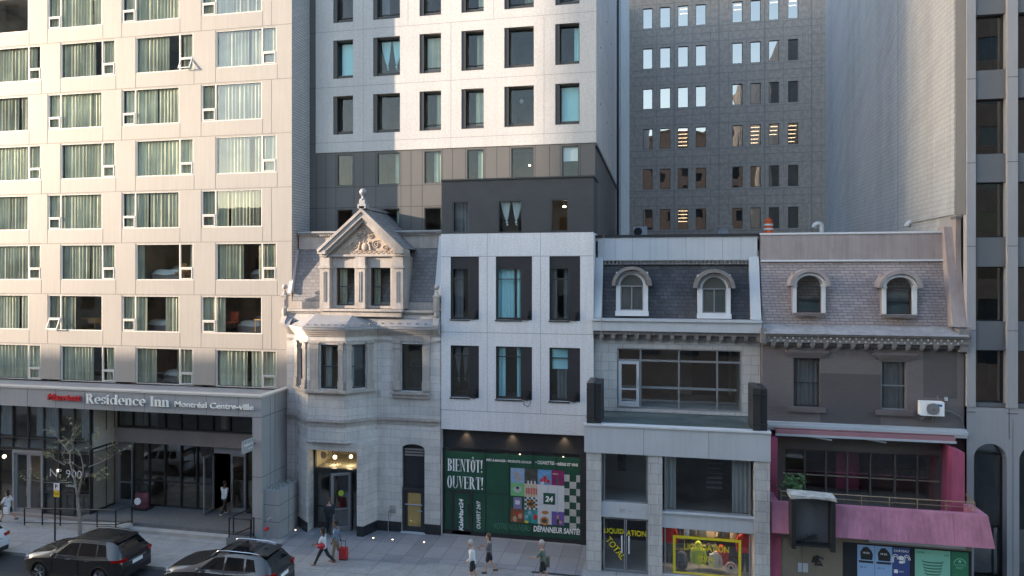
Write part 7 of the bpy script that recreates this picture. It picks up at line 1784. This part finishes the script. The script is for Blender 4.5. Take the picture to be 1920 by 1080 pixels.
def person(label, u, v, h, face, top, bottom, skin='skin', hair='hair_dark', z=0, stride=.0, arms=((20, 10), (-20, 10)), shorts=False, longhair=False, lean=0, shoes='shoe_dark', sleeves=.45, yx=None, hunch=0, head=0):
    """face = compass angle of travel; arms = (shoulder swing, elbow bend) in degrees for left, right"""
    x, y = G(u, v, z) if yx is None else yx
    t = thing('person', label, 'person', (x, y, z), 'people on the pavement', radians(face)); k = h/1.75      # local +X is forward
    hip = Vector((0, 0, .93)); st = radians(stride)
    leg = []
    for s, a in ((1, st), (-1, -st)):
        h0 = hip+Vector((0, .095*s, 0)); bend = .12 if a < 0 else .04
        kn = h0+Vector((sin(a)*.44, 0, -cos(a)*.44)); a2 = a-(radians(22) if a < 0 else radians(2)); an = kn+Vector((sin(a2)*.42, 0, -cos(a2)*.42)); leg.append((h0, kn, an, a2))
    low = min(l[2].z for l in leg)-.07; up = Vector((0, 0, -low))
    leg = [(a+up, b+up, c+up, d) for a, b, c, d in leg]; hip = hip+up
    le = radians(lean); T_ = lambda z_: hip+Vector((sin(le)*z_, 0, cos(le)*z_))
    neck = T_(.55); hd = neck+Vector((.03+sin(le)*.1+hunch, 0, .21)); sh = T_(.48)
    arm = []
    for s, (a, e) in zip((1, -1), arms):
        a = radians(a); s0 = sh+Vector((0, .175*s, 0)); el = s0+Vector((sin(a)*.28, .05*s, -cos(a)*.28)); b_ = a+radians(e); w_ = el+Vector((sin(b_)*.25, -.02*s, -cos(b_)*.25)); arm.append((s0, el, w_, b_, s))
    S = lambda mb: setattr(mb, 'v', [(x+a*k, y+b*k, z+c*k) for a, b, c in mb.v])
    def limb(mb, a, b, r0, r1, n=12): mb.cyl(a, b, r0, r1, n); mb.ball(a, r0, n, 6); mb.ball(b, r1, n, 6)
    def torso_(mb, g=0, z0=-.06, z1=.5):
        P_ = [(-.06, .125, .17), (.04, .118, .165), (.15, .105, .145), (.28, .115, .165), (.40, .115, .185), (.48, .09, .17), (.53, .05, .09)]
        prev = None; n = 18
        for zz, rx_, ry_ in P_:
            if zz < z0-.001 or zz > z1+.001: continue
            c = T_(zz); k0 = len(mb.v)
            for i in range(n): q = 2*pi*i/n; mb.v.append((c.x+(rx_+g)*cos(q), c.y+(ry_+g)*sin(q), c.z))
            if prev is not None:
                for i in range(n): j_ = (i+1) % n; mb.f.append((prev+i, prev+j_, k0+j_, k0+i)); mb.m.append(0)
            else: mb.f.append(tuple(range(k0+n-1, k0-1, -1))); mb.m.append(0)
            prev = k0
        mb.f.append(tuple(range(prev, prev+n))); mb.m.append(0)
    b = MB(); torso_(b, -.006, -.06, .53)
    for h0, kn, an, a2 in leg:
        limb(b, h0, kn, .085, .055); limb(b, kn, an, .055, .038); ft_ = an+Vector((.0, 0, -.04)); b.ball(tuple(ft_+Vector((.06, 0, 0))), .05, 12, 6, sc=(2.2, .8, .7))
    for s0, el, w_, b_, s in arm:
        limb(b, s0, el, .052, .038); limb(b, el, w_, .038, .026)
        d = Vector((sin(b_), 0, -cos(b_))); nrm = Vector((cos(b_), 0, sin(b_))); pm = w_+d*.045
        b.ball(tuple(pm), .036, 10, 6, sc=(1, .6, 1.2))
        for f_ in range(4):
            o_ = nrm*(.026-.0165*f_); p0 = w_+d*.06+o_; ln = (.062, .074, .07, .055)[f_]; p1 = p0+d*ln*.55; p2 = p1+(d*.8+Vector((0, -.5*s, 0))).normalized()*ln*.45; limb(b, p0, p1, .0105, .0095, 6); limb(b, p1, p2, .0095, .008, 6)
        p0 = w_+d*.02+nrm*.028; p1 = p0+(d+nrm*.8).normalized()*.045; limb(b, p0, p1, .012, .010, 6); limb(b, p1, p1+d*.025, .010, .008, 6)
    limb(b, T_(.47), neck+Vector((.01, 0, .08)), .058, .05); limb(b, neck+Vector((.01, 0, .06)), hd+Vector((0, 0, -.06)), .05, .05)
    b.ball(tuple(hd), .105, 18, 12, sc=(.98, .76, 1.15)); b.ball(tuple(hd+Vector((.035, 0, -.06))), .062, 12, 8, sc=(1, .85, 1))
    b.cyl(hd+Vector((.095, 0, .015)), hd+Vector((.122, 0, -.022)), .010, .015, 8); b.ball(tuple(hd+Vector((.117, 0, -.022))), .015, 8, 6)
    for s in (-1, 1): b.ball(tuple(hd+Vector((-.005, s*.08, -.005))), .024, 8, 6, sc=(.8, .4, 1.2)); b.ball(tuple(hd+Vector((.09, s*.032, .03))), .014, 8, 6)
    b.cyl(hd+Vector((.09, -.025, -.058)), hd+Vector((.09, .025, -.058)), .010, n=8)
    S(b); body = remesh(b, 'body', skin, t, .012)
    e = MB()
    for s in (-1, 1): e.ball(tuple(hd+Vector((.099, s*.032, .022))), .010, 8, 6)
    S(e); e.build('eyes', 'cl_black', t)
    hr = MB(); hr.ball(tuple(hd+Vector((-.018, 0, .028))), .112, 18, 12, sc=(.98, .80, 1.08))
    if longhair: hr.ball(tuple(hd+Vector((-.07, 0, -.10))), .085, 14, 10, sc=(.7, .95, 1.5)); 
    hr.v = [(min(a, hd.x+.062+(c-hd.z)*.3), b_, c) for a, b_, c in hr.v]; S(hr); hr.build('hair', hair, t, True)
    if not longhair:
        hm = t.children[-1]
    g = MB(); torso_(g, .016, -.06, .5)
    for s0, el, w_, b_, s in arm:
        e1 = s0.lerp(el, min(1, sleeves/.5)) if sleeves < .5 else el; limb(g, s0, e1, .070, .056 if sleeves < .5 else .052)
        if sleeves > .5: limb(g, el, el.lerp(w_, min(1, (sleeves-.5)*2)*.95), .052, .040)
    S(g); remesh(g, 'shirt', top, t, .016)
    g = MB(); torso_(g, .013, -.06, .04)
    for h0, kn, an, a2 in leg:
        g.ball(tuple(h0+Vector((0, 0, .02))), .105, 14, 8)
        if shorts: limb(g, h0, h0.lerp(kn, .72), .105, .092)
        else: limb(g, h0, kn, .102, .072); limb(g, kn, kn.lerp(an, .93), .072, .058)
    S(g); remesh(g, 'shorts' if shorts else 'trousers', bottom, t, .016)
    for h0, kn, an, a2 in leg:
        g = MB(); c = an+Vector((.055, 0, -.04)); g.ball(tuple(c), .056, 14, 8, sc=(2.3, .85, .72)); g.ball(tuple(an+Vector((-.02, 0, -.02))), .05, 12, 8); g.v = [(a, b_, max(c_, an.z-.072)) for a, b_, c_ in g.v]; S(g); g.build('shoe', shoes, t, True)
    t['_h'] = k
    del t['_h']
    return t, dict(k=k, hand=[a[2] for a in arm], hip=hip, sh=sh, hd=hd, x=x, y=y, z=z)
def loc(info, v, rz):
    a = radians(rz); p = Vector(v)*info['k']; return Vector((info['x']+p.x*cos(a)-p.y*sin(a), info['y']+p.x*sin(a)+p.y*cos(a), info['z']+p.z))
# 180 = walking left (towards -X), 0 = right, -90 = towards the street, 90 = into the building
t, i = person('person with long dark hair in white and grey walking at the far left edge', 14, 978, 1.5, 188, 'white_cloth', 'cloth_black', hair='hair_dark', longhair=True, stride=24, arms=((30, 20), (-30, 10)), shorts=True, shoes='shoe_dark')
rz = 188; b = MB(); c = loc(i, i['hip']+Vector((-.15, .25, -.1)), rz); b.box(c.x-.14, c.x+.14, c.y-.05, c.y+.05, c.z-.2, c.z+.12)
o = tag(b.build('shoulder_bag', 'white_cloth'), 'white shoulder bag hanging beside the person at the far left edge', 'bag')
t, i = person('person in white top and dark trousers seen from behind, entering the hotel door', 421, 965, 1.58, 80, 'white_cloth', 'cloth_black', z=.318, hair='hair_dark', stride=14, skin='skin_dark', shoes='shoe_white', sleeves=.9)
t, i = person('person all in dark clothes with a backpack in the open stone house doorway', 617, 1001, 1.60, 100, 'navy', 'cloth_black', hair='hair_brown', stride=5, sleeves=.9, arms=((10, 10), (5, 25)))
b = MB(); c = i['sh']+Vector((-.20, 0, -.18)); b.ball(tuple(c), .17, 14, 10, sc=(.75, .9, 1.35)); b.v = [tuple(loc(i, v, 100)) for v in b.v]; tag(b.build('backpack', 'cloth_black', None, True), 'black backpack on the back of the person in the stone doorway', 'backpack')
t, i = person('person with a crimson bag at the waist striding left below the stone doorway', 606, 1060, 1.55, 185, 'white_cloth', 'cloth_black', hair='hair_dark', longhair=True, stride=27, arms=((25, 50), (5, 70)), skin='skin_dark', shoes='shoe_brown', sleeves=.4)
b = MB(); c = i['hip']+Vector((.02, .20, .12)); b.ball(tuple(c), .17, 14, 10, sc=(1.2, .6, .85)); b.tube([tuple(c+Vector((0, 0, .1))), tuple(i['sh']+Vector((0, .12, .05)))], .015, 6); b.v = [tuple(loc(i, v, 185)) for v in b.v]; tag(b.build('handbag', 'bag_red', None, True), 'crimson handbag carried by the striding person', 'bag')
t, i = person('person in blue shirt and khaki trousers walking beside a red suitcase', 630, 1051, 1.62, 190, 'blue_shirt', 'khaki', hair='hair_dark', stride=10, arms=((5, 15), (-18, 5)), skin='skin_dark', shoes='shoe_brown')
x, y = i['x']+.26, i['y']+.15; st = thing('suitcase', 'bright red wheeled suitcase beside the person in the blue shirt', 'suitcase', (x, y, 0)); b = MB().box(x-.16, x+.16, y-.11, y+.11, .06, .5); b.build('shell', 'suit_red', st)
b = MB()
for q in (-.1, 0, .1): b.box(x+q-.012, x+q+.012, y-.118, y-.1105, .10, .46)
b.build('ribs', 'bag_red', st); MB().tube([(x-.1, y, .5), (x-.1, y, .8), (x+.1, y, .8), (x+.1, y, .5)], .012, 6).build('handle', 'black', st); MB().cyl((x-.13, y-.1, .03), (x-.13, y+.1, .03), .03).cyl((x+.13, y-.1, .03), (x+.13, y+.1, .03), .03).build('wheel', 'black', st)
t, i = person('grey haired person in a pale sweater and black shorts', 886, 1094, 1.62, 195, 'white_cloth', 'cloth_black', hair='hair_grey', stride=8, arms=((8, 45), (-12, 20)), shorts=True, sleeves=.9, lean=4, hunch=.02)
t, i = person('person in dark grey top and black shorts looking at a phone', 917, 1074, 1.52, 186, 'grey_shirt', 'cloth_black', hair='hair_brown', longhair=True, stride=12, arms=((25, 70), (20, 75)), shorts=True, sleeves=.4)
b = MB(); c = i['hand'][0]+Vector((.07, -.05, .02)); b.box(c.x-.01, c.x+.07, c.y-.04, c.y+.04, c.z, c.z+.012); b.v = [tuple(loc(i, v, 186)) for v in b.v]; tag(b.build('phone', 'cl_black'), 'small dark phone held by the person in the dark grey top', 'phone')
t, i = person('person in dark green shirt reaching one arm forward', 1018, 1096, 1.64, 184, 'green_shirt', 'cloth_black', hair='hair_grey', stride=10, arms=((42, 35), (-8, 20)), shorts=True, sleeves=.45, lean=4)
b = MB(); c = i['hip']+Vector((-.18, -.18, -.05)); b.box(c.x-.08, c.x+.08, c.y-.1, c.y+.1, c.z-.2, c.z+.18); b.v = [tuple(loc(i, v, 184)) for v in b.v]; tag(b.build('tote_bag', 'khaki'), 'brown bag hanging behind the person in the dark green shirt', 'bag')
